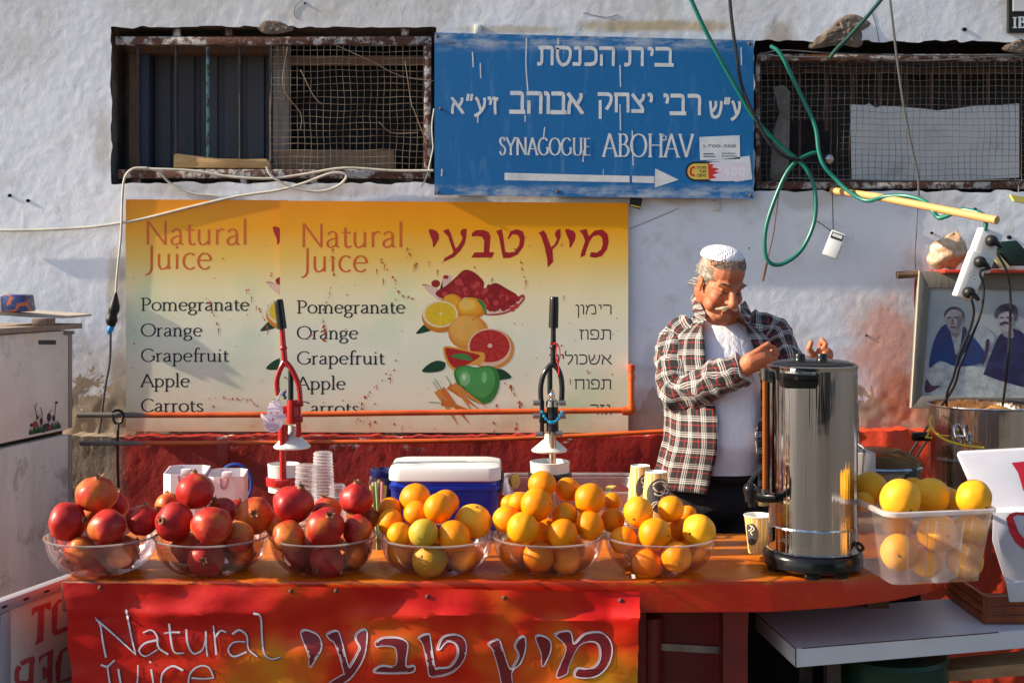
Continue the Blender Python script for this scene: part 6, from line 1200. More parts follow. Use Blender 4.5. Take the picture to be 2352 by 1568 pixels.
# ---- two lever presses
def press(label, kind, Y, pts):
    M = dict(red=pm('red_press_enamel', (.34, .012, .012), .25, dirt=((.03, .02, .02), 40, .66, .6)), black=pm('black_press_enamel', (.018, .018, .022), .25))[kind]
    root = thing('juice_press', label, 'juicer', P(pts['pole'][0], 1240, Y), 'lever juice presses'); q = lambda p, d=0: P(p[0], p[1], Y + d); M_g = pm(kind + '_grip_rubber', (.012, .012, .014), .3)
    m = MB(); m.tube([q(pts['g0']), q((pts['g0'][0] + .08 * (pts['g1'][0] - pts['g0'][0]), pts['g0'][1] + 6)), q(pts['g1'])], [.008, .0125, .0135], 14, 4); m.build('grip', M_g, root)
    m = MB(); m.tube([q(pts['g1']), q(pts['ap'])], [.0072, .0085], 12); m.ell(q(pts['col']), (.0105, .0105, .009)); m.tube([q(pts['ap']), *[q(p, -.004) for p in pts['lt']]], [.0095] + [.0075] * len(pts['lt']), 10, 5, flat=.9); m.tube([q(pts['ap']), *[q(p, -.004) for p in pts['rt']]], [.0095] + [.0075] * len(pts['rt']), 10, 5); m.build('forked_lever', M, root)
    hx, hy0, hy1 = pts['head']; m = MB(); a, b = q((hx, hy0)), q((hx, hy1)); m.tube([a, b], [.0155, .0175], 18); m.box((a + b) / 2 + Vector((-.012, .012, 0)), (.05, .03, .03), None, .004); m.build('head', M, root)
    m = MB(); lx, ly0, ly1 = pts['link']; m.box((q((lx, ly0)) + q((lx, ly1))) / 2, (.012, .022, abs(q((lx, ly0)).z - q((lx, ly1)).z)), None, .003); m.build('link', M, root)
    m = MB()
    for p in pts['bolts']: m.tube([q(p) + Vector((-.014, -.012, 0)), q(p) + Vector((.006, -.012, 0))], .0075, 10)
    m.build('pivot_bolt', pm(kind + '_bolt_steel', (.25, .25, .26) if kind == 'black' else (.2, .02, .02), .3, metal=.7), root)
    m = MB(); rx, ry0, ry1 = pts['ram']; m.tube([q((rx, ry0), .015), q((rx, ry1), .015)], .0075, 12); m.build('ram', pm(kind + '_ram', (.04, .05, .05), .3, metal=.6), root)
    m = MB(); px, p0, p1 = pts['pole']; m.tube([q((px, p0)), P(px, 1236, Y)], .0098, 14); m.build('pole', M if kind == 'red' else M_stp, root)
    if kind == 'red': m = MB(); m.tube([q((px, p0)), q((px, p0 + 34))], .0145, 14); m.build('pole_collar', M, root)
    cx, cy0, cy1, cw = pts['cone']; zc0, zc1 = P(cx, cy0, Y).z, P(cx, cy1, Y).z; c = P(cx, 0, Y + .03); rw = cw / 2 / F * Y
    m = MB(); m.lathe((c.x, c.y, 0), [(.012, zc0), (.015, lerp(zc0, zc1, .35)), (.024, lerp(zc0, zc1, .5)), (rw * .93, lerp(zc0, zc1, .93)), (rw, zc1), (rw * .96, zc1 - .004), (rw * .6, zc1 + .002), (0, zc1 + .012)], 36); m.build('cone', pm(kind + '_cone_white', (.62, .62, .60) if kind == 'red' else (.68, .66, .58), .35, metal=.0), root)
    ux, uy0, uy1, uw = pts['cup']; c = P(ux, 0, Y + .04); z0_, z1_ = P(ux, uy1, Y).z, P(ux, uy0, Y).z; ru = uw / 2 / F * Y
    m = MB(); m.lathe((c.x, c.y, 0), [(ru * .96, z0_ - .04), (ru * .97, z0_), (ru, z1_ - .004), (ru + .001, z1_), (ru - .003, z1_ + .001), (ru - .006, z1_ - .012), (.02, z1_ - .03), (0, z1_ - .02)], 40); m.build('strainer_cup', pm(kind + '_strainer', (.64, .64, .62), .35), root)
    m = MB(); m.lathe((c.x, c.y, 0), [(ru * 1.0, z0_ - .02), (ru * 1.10, z0_ - .022), (ru * 1.12, z0_ - .002), (ru * 1.0, z0_ + .002), (ru * 1.0, z0_ - .02)], 40); m.box(P(px, uy1 + 8, Y), (.04, .05, .022), None, .004); m.build('cup_ring', M, root)
    m = MB(); m.box(P(px, 1233, Y + .05), (.13, .2, .014), None, .004); m.build('foot', M, root)
    return root
M_stp = pm('pole_steel', (.55, .53, .48), .25, metal=.9, col2=(.4, .36, .3), scale=30)
pra = press('red lever juice press with raised handle behind the pomegranates', 'red', 3.40, dict(g0=(640, 688), g1=(648, 755), ap=(654, 831), col=(651, 799), lt=[(645, 845), (637, 868), (636, 885), (639, 908)], rt=[(668, 845), (680, 868), (687, 890), (690, 925)], head=(672, 918, 972), link=(686, 930, 1003), bolts=[(693, 926), (692, 962)], ram=(668, 850, 925), pole=(650, 975, 1110), cone=(671, 980, 1028, 86), cup=(652, 1070, 1100, 74)))
prb = press('black lever juice press with a steel pole behind the oranges', 'black', 3.40, dict(g0=(1273, 682), g1=(1271, 753), ap=(1271, 835), col=(1271, 797), lt=[(1256, 848), (1246, 868), (1242, 893), (1243, 922)], rt=[(1282, 848), (1289, 868), (1291, 893), (1290, 922)], head=(1269, 930, 990), link=(1245, 918, 1000), bolts=[(1236, 924), (1236, 954), (1242, 996), (1294, 924), (1294, 954), (1287, 994)], ram=(1263, 846, 905), pole=(1269, 985, 1110), cone=(1262, 998, 1036, 84), cup=(1263, 1064, 1090, 92)))
m = MB(); m.lathe(P(1268, 930, 3.395), [(.017, -.004), (.0165, .012), (.012, .016), (.006, .018), (.008, .024), (.0085, .030), (.005, .035), (.006, .039), (0, .045)], 18); m.build('chrome_finial', pm('chrome', (.7, .7, .7), .12, metal=1.0), prb)
m = MB(); m.tube([P(x, y, 3.385) for x, y in [(1264, 787), (1270, 790), (1280, 788)]], .003, 6); m.tube([P(x, y, 3.385) for x, y in [(1279, 788), (1285, 800), (1286, 820), (1281, 833), (1277, 815), (1279, 792)]], .0018, 6); m.tube([P(x, y, 3.385) for x, y in [(1281, 833), (1284, 850), (1282, 862)]], .0018, 6)
single(m, 'red_thread', pm('red_thread', (.5, .01, .01), .7), 'red thread tied round the lever of the black press', 'thread')
br_ = thing('bead_bracelet', 'turquoise bead bracelet hanging on the head of the black press', 'bracelet', P(1268, 972, 3.37)); rr = random.Random(3)
for k in range(11):
    t = k / 10; x = lerp(1245, 1291, t); y = 946 + 24 * math.sin(math.pi * t) ** .8; m = MB(); m.box(P(x, y, 3.372 - .006 * math.sin(math.pi * t)), (.0075, .0085, .0085) if k not in (3, 7) else (.005, .007, .007), Matrix.Rotation(rr.uniform(-.6, .6), 3, 'Y'), .002); m.build('bead', pm('turquoise_%d' % (k % 3), [(.01, .30, .55), (.02, .38, .62), (.01, .22, .5)][k % 3], .25), br_)
hm = thing('hamsa_pendant', 'white hand shaped hamsa pendant hanging on the red press', 'pendant', P(628, 993, 3.355)); Hh = lambda zx, zy, d=0.0: P(580 + zx * .31, 658.6 + zy * .31, 3.355 - d)
m = MB(); m.prism([Hh(*q[:2]) for q in smooth([(182, 828), (194, 832), (200, 850), (212, 858), (220, 875), (224, 900), (224, 940), (234, 948), (240, 938), (247, 955), (238, 975), (226, 990), (218, 1030), (196, 1062), (150, 1080), (104, 1062), (84, 1025), (78, 990), (64, 970), (60, 948), (70, 936), (82, 950), (98, 950), (108, 936), (112, 890), (126, 862), (140, 856), (150, 842), (166, 840)], 3, True)], (0, .004, 0), .0008); m.build('pendant_plate', pm('pearl_white', (.70, .64, .72), .3, col2=(.62, .5, .62), scale=60), hm)
m = MB()
for (x, y, r) in [(137, 933, 7), (184, 933, 7), (152, 982, 11)]: flat(m, [Hh(x + r * math.cos(a), y + r * math.sin(a), .0012) for a in np.linspace(0, 6.28, 12)[:-1]])
m.build('red_stone', pm('red_stone', (.45, .16, .25), .2), hm, False)
m = MB(); paint(m, Hh, [[(90, 1025), (140, 1020), (190, 1025)], [(90, 1025), (110, 1055), (150, 1062), (185, 1045), (190, 1025)], [(105, 1042), (140, 1034), (175, 1042)], [(160, 860), (190, 890), (215, 890)], [(115, 905), (160, 900), (220, 910)]], 6, .0012); m.build('pendant_line', pm('mauve_line', (.4, .25, .42), .4), hm, False)
m = MB(); m.tube([Hh(185, 835), Hh(195, 810), Hh(205, 790), Hh(215, 768)], .0022, 6); m.build('chain', pm('chain_steel', (.5, .5, .5), .3, metal=.8), hm)
m = MB(); m.ell(P(654, 899, 3.36), .005); m.ell(P(652, 906, 3.36), .0055); m.ell(P(655, 913, 3.36), .005); m.build('bead', pm('blue_bead', (.02, .10, .35), .25, col2=(.1, .1, .12), scale=90, lo=.5, hi=.52), hm)
# ---- cool box, mug, straws, tray of cut fruit
cbx = thing('cool_box', 'small blue cool box with a white lid behind the oranges', 'cool box', P(1024, 1180, 3.36)); cx = P(1024, 0, 3.42).x
def rbox(cx, cy, hx, hy, z, rad, n=5):
    out = []
    for (sx, sy, a0) in [(1, 1, 0), (-1, 1, 90), (-1, -1, 180), (1, -1, 270)]:
        for k in range(n + 1): a = R(a0 + 90 * k / n); out.append(Vector((cx + sx * (hx - rad) + rad * math.cos(a), cy + sy * (hy - rad) + rad * math.sin(a), z)))
    return out
def rloft(m, cx, cy, prof, rad, cap=True):
    rg = [rbox(cx, cy, hx, hy, z, rad) for hx, hy, z in prof]; V, Fc = ringloft(rg, True); n = len(rg[0])
    if cap: Fc.append(tuple((len(rg) - 1) * n + k for k in range(n)))
    m.add(V, Fc); return m
cy = 3.45; m = MB(); rloft(m, cx, cy, [(.140, .095, CZ + .001), (.150, .104, 1.018), (.154, .108, 1.020), (.154, .108, 1.030), (.150, .104, 1.032), (.149, .103, 1.046)], .03); m.build('blue_body', pm('blue_plastic', (.004, .03, .36), .28, bump=(14, .04)), cbx)
m = MB(); rloft(m, cx, cy, [(.150, .104, 1.043), (.155, .109, 1.046), (.155, .109, 1.070), (.151, .105, 1.080), (.138, .092, 1.084), (.09, .05, 1.0845)], .035); m.build('white_lid', pm('cool_box_white', (.74, .73, .70), .35), cbx)
m = MB(); m.tube([P(1148, 1078, cy - .02), P(1153, 1090, cy - .06), P(1150, 1130, cy - .08)], .006, 8); m.build('handle', pm('dark_handle', (.05, .05, .06), .4), cbx)
mg = thing('travel_mug', 'dark mug with a navy blue lid left of the cool box', 'mug', P(876, 1150, 3.5)); c = P(877, 0, 3.5); zt = P(0, 1077, 3.5).z
m = MB(); m.lathe((c.x, 3.5, 0), [(.026, CZ + .001), (.030, zt - .03), (.031, zt - .012)], 28); m.build('mug_body', pm('smoke_grey', (.08, .08, .11), .3), mg); m = MB(); m.lathe((c.x, 3.5, 0), [(.032, zt - .02), (.034, zt - .006), (.033, zt), (.026, zt + .002), (.024, zt - .008), (0, zt - .008)], 28); m.build('mug_lid', pm('navy_lid', (.006, .012, .09), .3), mg)
m = MB(); m.tube([P(862, 1090, 3.5), P(853, 1096, 3.49), P(850, 1110, 3.49), P(856, 1125, 3.5)], .004, 8); m.build('mug_handle', M_cl, mg)
rr = random.Random(12); cols_ = [(.55, .42, .12), (.60, .50, .2), (.55, .2, .4), (.2, .5, .25), (.6, .35, .12), (.62, .55, .35), (.6, .3, .35), (.25, .5, .2), (.6, .45, .1)]; lbl = ['mustard', 'pale yellow', 'magenta', 'green', 'orange', 'cream', 'pink', 'lime', 'golden']
for k in range(9):
    xt = 851 + k * 4.6 + rr.uniform(-2, 2); yt = 1100 + abs(k - 4) * 3 + rr.uniform(-2, 4); m = MB(); m.tube([P(866 + k * 1.3, 1225, 3.13 + .004 * (k % 3)), P(xt, yt, 3.14 + .006 * (k % 3))], .0033, 9, caps=False); m.tube([P(866 + k * 1.3, 1225, 3.13 + .004 * (k % 3)), P(867 + k, 1262, 3.13 + .004 * (k % 3))], .0033, 9, caps=False)
    single(m, 'drinking_straw', pm('straw_%d' % k, cols_[k], .35), '%s drinking straw in the bunch between pomegranates and oranges' % lbl[k], 'straw', group='drinking straws in a bunch')
ty = thing('plastic_tray', 'frosted plastic tray of cut fruit behind the fifth bowl', 'tray', P(1315, 1150, 3.55)); tx = P(1313, 0, 3.45).x
m = MB(); V, Fc = ringloft([rbox(tx, 3.53, .165, .135, CZ + .003, .02), rbox(tx, 3.53, .190, .160, CZ + .118, .03), rbox(tx, 3.53, .196, .166, CZ + .120, .03), rbox(tx, 3.53, .196, .166, CZ + .128, .03)], True); m.add(V, Fc); m.build('tray_wall', M_frost, ty)
m = MB(); V, Fc = ringloft([rbox(tx, 3.53, .194, .164, CZ + .126, .03), rbox(tx, 3.53, .200, .170, CZ + .127, .03), rbox(tx, 3.53, .200, .170, CZ + .132, .03), rbox(tx, 3.53, .194, .164, CZ + .132, .03)]); m.add(V, Fc); m.build('rim', M_frostrim, ty)
M_cut = pm('cut_citrus_flesh', (.68, .50, .12), .35, col2=(.62, .36, .06), scale=40); M_cutp = pm('pink_citrus_flesh', (.52, .08, .06), .35, col2=(.58, .2, .12), scale=40); M_peel = pm('cut_fruit_peel', (.72, .36, .03), .4, bump=(90, .15))
def half(px, py, r, Y, ax, pink, lab):
    t = thing('fruit_half', lab, 'fruit half', P(px, py + r, Y), 'cut fruit in the plastic tray'); a = Vector(ax).normalized(); c = P(px, py, Y); rr_ = r / F * Y; m = MB(); m.lathe(c, [(rr_ * math.cos(b), rr_ * math.sin(b)) for b in np.linspace(0, -math.pi / 2 + .001, 9)], 28, axis=a); m.build('peel', M_peel, t); m = MB(); m.lathe(c, [(rr_ * .98, .0005), (rr_ * .86, .0012), (.003, .0016), (0, .0016)], 28, axis=a); m.build('flesh', M_cutp if pink else M_cut, t)
half(1184, 1104, 17, 3.48, (.8, -.6, .1), False, 'halved yellow fruit standing at the left end of the tray'); half(1412, 1124, 22, 3.50, (.1, -.3, 1), False, 'halved yellow fruit at the right of the tray'); half(1428, 1138, 26, 3.43, (.2, -.9, .5), True, 'halved pink grapefruit showing its red flesh in the tray')

# ------------------------------------------------------------------ things at the right end
st = thing('side_table', 'dark wooden side table against the red wall, under the steel pot', 'table', (1.55, 4.05, 0))
m = MB(); m.box((1.50, 4.05, .845), (1.05, .70, .03), None, .004); m.build('table_top', M_woodd, st)
for x in (1.02, 1.98):
    for y in (3.75, 4.35): m = MB(); m.box((x, y, .415), (.05, .05, .83)); m.build('leg', M_woodd, st)
pot = thing('steel_pot', 'big open steel cooking pot with brown stew at the right edge', 'pot', P(2257, 929, 4.0) - Vector((0, 0, .327))); pc_ = P(2257, 929, 4.0); pr0 = .168
m = MB(); m.lathe((pc_.x, pc_.y, 0), [(0, .862), (pr0 - .01, .862), (pr0, .872), (pr0, .876), (pr0, 1.0), (pr0, pc_.z - .007), (pr0, pc_.z - .004), (pr0 + .005, pc_.z), (pr0 + .004, pc_.z + .003), (pr0 - .003, pc_.z + .001), (pr0 - .004, pc_.z - .08)], 72); m.build('pot_wall', steel('polished_pot_steel', (.60, .57, .53), .10), pot)
m = MB(); V = []; n = 40; RR = 12
for i in range(RR + 1):
    for k in range(n):
        a = 2 * math.pi * k / n; r = (pr0 - .005) * i / RR; x, y = r * math.cos(a), r * math.sin(a); V.append((pc_.x + x, pc_.y + y, pc_.z - .030 + .014 * mnoise.noise((x * 30, y * 30, 2)) + .02 * math.exp(-((x - .05) ** 2 + (y - .02) ** 2) / .006)))
m.add(V, [(i * n + k, (i + 1) * n + k, (i + 1) * n + (k + 1) % n, i * n + (k + 1) % n) for i in range(RR) for k in range(n)]); m.build('stew', pm('brown_stew', (.28, .11, .02), .5, col2=(.42, .2, .05), scale=40, bump=(60, .6)), pot)
onp = lambda a, z, o=0: Vector((pc_.x + (pr0 + o) * math.sin(R(a)), pc_.y - (pr0 + o) * math.cos(R(a)), z))
zz = lambda py: EYE - (py - HZ) / F * (4.0 - pr0 * .7)
m = MB()
for a, y0 in ((-38, 978),): m.tube([onp(a, zz(975), .001), onp(a, zz(985), .018), onp(a + 3, zz(1012), .02), onp(a + 3, zz(1022), .001)], .0045, 8); m.tube([onp(a - 10, zz(975), .001), onp(a - 10, zz(985), .018), onp(a - 7, zz(1012), .02), onp(a - 7, zz(1022), .001)], .0045, 8); m.tube([onp(a - 10, zz(1000), .02), onp(a + 4, zz(1000), .02)], .0045, 8)
m.build('pot_handle', M_st, pot)
m = MB(); m.tube([P(2140, 955, 3.95), P(2136, 968, 3.93), P(2142, 985, 3.9), P(2155, 1000, 3.87), P(2180, 1013, 3.84), P(2215, 1022, 3.82), P(2260, 1028, 3.81)], .0035, 8); m.tube([P(2142, 985, 3.9), P(2133, 984, 3.9), P(2132, 998, 3.9), P(2126, 1004, 3.9), P(2142, 1005, 3.9)], .0028, 7); m.tube([P(2146, 990, 3.9), P(2160, 999, 3.86), P(2180, 1000, 3.83)], .002, 6)
single(m, 'yellow_wire', pm('yellow_wire', (.66, .46, .02), .4), 'yellow wire twisted round the left side of the steel pot', 'wire')
m = MB(); m.box(P(2118, 1002, 4.12), (.07, .03, .03), None, .008); single(m, 'cord_connector', M_blkp, 'black plug connector lying beside the pot under the yellow wire', 'connector')
pn = thing('roasting_pan', 'covered metal pan with a domed glass lid on the side table', 'pan', P(2030, 1110, 3.92)); c = P(2020, 1075, 3.92)
m = MB(); m.lathe((c.x, c.y, 0), [(.11, .862), (.128, .99), (.134, .995), (.13, 1.0), (.0, .985)], 40); m.build('pan_wall', pm('pan_tin', (.42, .38, .32), .35, metal=.7, col2=(.3, .24, .16), scale=12), pn)
m = MB(); m.lathe((c.x, c.y, 0), [(.134, 1.0), (.128, 1.018), (.10, 1.04), (.06, 1.055), (0, 1.06)], 40); m.build('glass_lid', clear('smoky_lid_glass', (.62, .45, .22), .35, (.42, .26, .08), .04), pn)
m = MB(); m.lathe((c.x, c.y, 0), [(.134, .998), (.138, 1.002), (.134, 1.008)], 40); m.build('lid_rim', M_st, pn)
m = MB(); m.prism([P(x, y, 3.80) for x, y in [(2014, 1070), (2108, 1076), (2100, 1140), (2020, 1136)]], (0, .12, 0), .004); single(m, 'black_tin', pm('black_tin', (.03, .03, .035), .4), 'black metal tin between the domed pan and the frosted box', 'tin')
m = MB(); m.prism([P(x, y, 3.72) for x, y in [(1950, 1040), (2012, 1040), (2012, 1150), (1950, 1150)]], (0, .1, 0), .004); single(m, 'white_carton', pm('grubby_carton', (.48, .44, .38), .7, col2=(.38, .33, .27), scale=10), 'grubby white carton just right of the urn', 'carton')
m = MB(); m.box(P(1965, 980, 3.75), (.018, .018, .15), None, .002); m.tube([P(1962, 1010, 3.7), P(1975, 1022, 3.69), P(1984, 1030, 3.68), P(1984, 1060, 3.68), P(1980, 1120, 3.68)], .004, 8)
single(m, 'tap_stand', M_st, 'thin steel stand with a bent rod right behind the urn', 'stand')
wb = thing('white_sign_board', 'folded white board with red painted strokes, standing at the right edge', 'sign board', P(2310, 1385, 2.74)); M_wb = pm('white_board_paint', (.54, .54, .60), .6, col2=(.48, .48, .55), scale=8, dirt=((.3, .2, .1), 50, .72, .8))
def YP(px, py): return P(px, py, 3.30 - (py - 1030) * .0005)
m = MB(); m.prism([YP(x, y) for x, y in [(2197, 1044), (2204, 1039), (2520, 1022), (2520, 1180), (2282, 1180), (2262, 1160), (2226, 1110)]], (.014, .035, 0), .003); m.build('upper_panel', M_wb, wb)
m = MB(); m.prism([P(x, y, 3.17) for x, y in [(2281, 1176), (2520, 1170), (2520, 1330), (2309, 1337), (2279, 1242)]], (.043, .10, 0), .003); m.build('lower_panel', M_wb, wb)
m = MB(); m.prism([P(x, y, 3.16) for x, y in [(2310, 1338), (2520, 1332), (2520, 1378), (2318, 1383)]], (.046, .11, 0), .004); m.build('bottom_rail', M_wb, wb)
Z6 = lambda zx, zy: (1921 + zx * .2, 1082 + zy * .2)
m = MB(); flat(m, [YP(*q) + Vector((0, -.0012, 0)) for q in [(2323, 1062), (2360, 1058), (2372, 1150), (2350, 1126), (2338, 1085)]][::-1])
flat(m, [P(*Z6(*q), 3.1685) for q in [(1950, 540), (1990, 490), (2060, 465), (2260, 480), (2260, 520), (2070, 497), (2030, 530), (2090, 690), (2260, 900), (2260, 980), (2060, 820), (1990, 700)]][::-1]); m.build('red_stroke', pm('deep_red_paint', (.40, .006, .02), .5), wb, False)
wt = thing('white_table', 'white laminate table with chipped edges, low at the right under the counter end', 'table', (1.15, 3.3, 0)); zt = .70
c0, c1, c2 = PZ(1828, 1489, zt), PZ(2480, 1436, zt), PZ(1735, 1406, zt); c3 = c2 + (c1 - c0); m = MB(); m.prism([c0, c1, c3, c2], (0, 0, -.046), .0015); m.build('table_top', pm('white_laminate', (.60, .61, .64), .35, col2=(.54, .55, .58), scale=5, dirt=((.25, .2, .15), 30, .70, .6)), wt, False)
m = MB(); e = .0018
def edge_line(a, b): m.tube([a, b], .0016, 5)
edge_line(c0 + Vector((0, 0, -.001)), c2 + Vector((0, 0, -.001))); edge_line(c0 + Vector((-.0005, -.0005, -.002)), c0 + Vector((-.0005, -.0005, -.044))); edge_line(c0 + (c1 - c0) * .02, c0 + (c1 - c0) * .7); m.build('edge_seam', M_rustd, wt)
for q in (c0 + Vector((.12, .12, 0)), c2 + Vector((.12, -.05, 0)), c1 + Vector((.1, .1, 0))):
    m = MB(); m.box((q.x, q.y, (zt - .047) / 2), (.035, .035, zt - .047)); m.build('leg', M_bar, wt)
gb = thing('green_barrel', 'dark green plastic barrel in the shade under the white table', 'barrel', (1.0, 3.32, 0)); m = MB(); m.lathe((.99, 3.22, 0), [(0, .0), (.13, 0), (.155, .2), (.16, .5), (.15, .60), (.156, .61), (.15, .62), (0, .61)], 36); m.build('barrel_wall', pm('dark_green_plastic', (.008, .035, .022), .45), gb); m = MB(); m.lathe((.99, 3.22, 0), [(.158, .4), (.164, .41), (.158, .42)], 36); m.build('hoop', M_black, gb)
m = MB(); m.prism([P(x, y, 3.25) for x, y in [(2115, 1545), (2480, 1510), (2480, 1540), (2112, 1572)]], (0, .10, 0), .003); single(m, 'wooden_plank', pm('rough_plank', (.40, .26, .14), .8, col2=(.3, .16, .08), scale=10, stretch=(1, 5, 5), bump=(30, .4)), 'rough wooden plank slanting at the bottom right corner', 'plank')
ck = thing('net_crate', 'orange brown crate under the white board at the right edge', 'crate', P(2310, 1470, 3.05)); M_nc = pm('brown_orange_plastic', (.26, .06, .012), .45, col2=(.14, .03, .01), scale=9)
a0, a1, z0c, z1c = 1.235, 1.58, zt + .001, .775; m = MB()
for z in (z0c + .012, (z0c + z1c) / 2, z1c - .012): m.box(((a0 + a1) / 2, 3.18, z), (a1 - a0, .012, .022), None, .003); m.box((a0, 3.32, z), (.012, .28, .022), None, .003)
for k in range(7): m.box((lerp(a0, a1, k / 6), 3.182, (z0c + z1c) / 2), (.014, .010, z1c - z0c), None, .002)
for k in range(5): m.box((a0 + .001, lerp(3.19, 3.45, k / 4), (z0c + z1c) / 2), (.010, .014, z1c - z0c), None, .002)
m.build('crate_wall', M_nc, ck); m = MB(); m.box(((a0 + a1) / 2, 3.32, z0c + .006), (a1 - a0 - .02, .26, .008)); m.build('crate_floor', M_nc, ck)
# board sign standing left of the counter
ab = thing('board_sign', 'white framed sign board with red painted letters, left end of the counter', 'sign board', (-1.2, 3.05, 0)); ztb = .84
pA, pB = PZ(0, 1378, ztb), PZ(168, 1318, ztb); dB = (pB - pA).normalized(); nB = Vector((dB.y, -dB.x, 0)); nB = nB if nB.y < 0 or nB.x > 0 else -nB
bq = lambda s, z, o=0.0: Vector((pA.x, pA.y, 0)) + dB * s + Vector((0, 0, z)) + nB * o
m = MB(); m.prism([bq(-.10, .10), bq(.45, .10), bq(.45, ztb - .02), bq(-.10, ztb - .02)], -nB * .008); m.build('panel', pm('sign_panel_white', (.66, .64, .58), .6, col2=(.6, .57, .5), scale=6), ab)
m = MB(); m.prism([bq(-.10, ztb - .028, .012), bq(.45, ztb - .028, .012), bq(.45, ztb, .012), bq(-.10, ztb, .012)], -nB * .03, .002); s0 = (ray_plane(8, 1450, pA, nB) - Vector((pA.x, pA.y, 0))).dot(dB); m.prism([bq(s0 - .02, .08, .012), bq(s0 + .012, .08, .012), bq(s0 + .012, ztb - .029, .012), bq(s0 - .02, ztb - .029, .012)], -nB * .03, .002); m.build('frame', pm('grey_alu_frame', (.34, .32, .36), .45, metal=.2), ab)
BS = lambda zx, zy, l=0.0: ray_plane(zx * .18, 1285.8 + zy * .18, pA, nB) + nB * (.0010 + l)
m = MB()
for po in [[(410, 605), (650, 525), (640, 635), (565, 600), (550, 1030), (440, 1080), (470, 1000), (485, 650), (450, 660), (400, 715)], [(660, 600), (740, 500), (900, 450), (900, 490), (800, 520), (735, 560), (720, 890), (900, 820), (900, 880), (690, 960), (655, 900)],
           [(490, 1230), (680, 1130), (670, 1260), (655, 1800), (590, 1800), (600, 1490), (545, 1530), (535, 1350), (600, 1380), (600, 1210), (550, 1230), (490, 1320)], [(700, 1330), (760, 1160), (900, 1060), (900, 1110), (800, 1170), (770, 1350), (765, 1540), (900, 1480), (900, 1530), (720, 1570), (705, 1500)]]:
    flat(m, [BS(x, y) for x, y in po][::-1])
q = [(270, 1330), (200, 1420), (195, 1540), (250, 1620), (370, 1600), (365, 1320), (440, 1235)]; paint(m, BS, [[(250, 1350), (215, 1420), (215, 1530), (260, 1600)], [(260, 1320), (340, 1280), (440, 1250)], [(405, 1250), (395, 1450), (385, 1800)], [(260, 1560), (330, 1570), (390, 1540)]], 62, 0)
m.build('red_lettering', pm('faded_red_paint', (.48, .06, .07), .5, col2=(.55, .14, .14), scale=30), ab, False)
m = MB()
for k in range(5): c = bq(lerp(0, .3, k / 4), ztb - .014, .0135); m.box(c, (.016, .002, .005), Matrix.Rotation(math.atan2(dB.y, dB.x), 3, 'Z'))
m.build('staple', M_black, ab)
# timber offcut on the sill of the left window
of = MB(); of.prism([P(x, y, WY + .03) for x, y in [(399, 354), (410, 352), (424, 357), (500, 364), (560, 366), (612, 365), (620, 374), (625, 386), (398, 386)]], (0, .07, 0), .003)
single(of, 'wood_offcut', M_wood, 'pale split wood offcut behind the bars of the left window', 'wood offcut')
# house on the other side of the lane (only seen in the steel)
oh = thing('facing_house', 'stone house across the lane, mirrored in the steel urn', 'building', (0, -6.5, 0)); m = MB(); m.box((3.2, -7.5, 2.6), (10, 2, 5.2)); m.build('wall', pm('lane_stone', (.13, .115, .10), .9, col2=(.08, .07, .06), scale=3), oh, False)
m = MB()
m.box((-.4, -6.48, 2.6), (1.4, .06, 5.1)); m.box((1.9, -6.48, 2.6), (.5, .06, 5.1))  # full-height dark bands added to stripe the urn's reflection, no real openings
for x in (3, 6.5): m.box((x, -6.48, 2.4), (1.0, .06, 1.5))
m.build('window', M_dark, oh, False)

# ------------------------------------------------------------------ the man
MY = 3.95; MX = P(1655, 0, MY).x; man = thing('person', 'man in white skullcap and open plaid shirt over a T-shirt behind the urn', 'person', (MX, MY, 0))
def remesh(mb, voxel, sm_it, name, mat, parent, fac=.5):
    off = Vector(parent['_w']); me = bpy.data.meshes.new('tmp'); me.from_pydata([tuple(Vector(v) - off) for v in mb.v], [], mb.f); o = bpy.data.objects.new('tmp', me); COL.objects.link(o)
    r = o.modifiers.new('r', 'REMESH'); r.mode = 'VOXEL'; r.voxel_size = voxel; r.use_smooth_shade = True; s = o.modifiers.new('s', 'SMOOTH'); s.factor = fac; s.iterations = sm_it
    bpy.context.view_layer.update(); res = bpy.data.meshes.new_from_object(o.evaluated_get(bpy.context.evaluated_depsgraph_get())); bpy.data.objects.remove(o); res.name = name; res.materials.clear(); res.materials.append(mat)
    res.polygons.foreach_set('use_smooth', [True] * len(res.polygons)); ob = bpy.data.objects.new(name, res); COL.objects.link(ob); ob.parent = parent; ob['_w'] = tuple(off); return ob
def cap(m, pts, rad):                     # round-ended limb through points
    for k in range(len(pts) - 1):
        a, b = Vector(pts[k]), Vector(pts[k + 1]); m.tube([a, b], [rad[k], rad[k + 1]], 14, 1)
    for p, r in zip(pts, rad): m.ell(p, r * .995, seg=14, rings=10)
M_ = lambda px, py, dy=0.0: P(px, py, MY + dy)
HM = Matrix.Translation(P(1657, 644, 3.86)) @ Matrix.Rotation(R(20), 4, 'Z') @ Matrix.Rotation(R(27), 4, 'X') @ Matrix.Rotation(R(4), 4, 'Y') @ Matrix.Scale(.845, 4)
hv = lambda x, y, z: HM @ Vector((x, y, z)); HR = HM.to_3x3()   # head frame, scaled to the man's head
b = MB(); E = lambda c, r: b.ell(hv(*c), r, HR, 20, 14)
E((0, .012, .040), (.0765, .098, .084)); E((0, -.025, -.025), (.0665, .072, .085)); E((0, -.038, -.085), (.054, .052, .042)); E((0, -.076, -.108), (.028, .022, .021)); E((0, -.046, -.124), (.054, .048, .036))
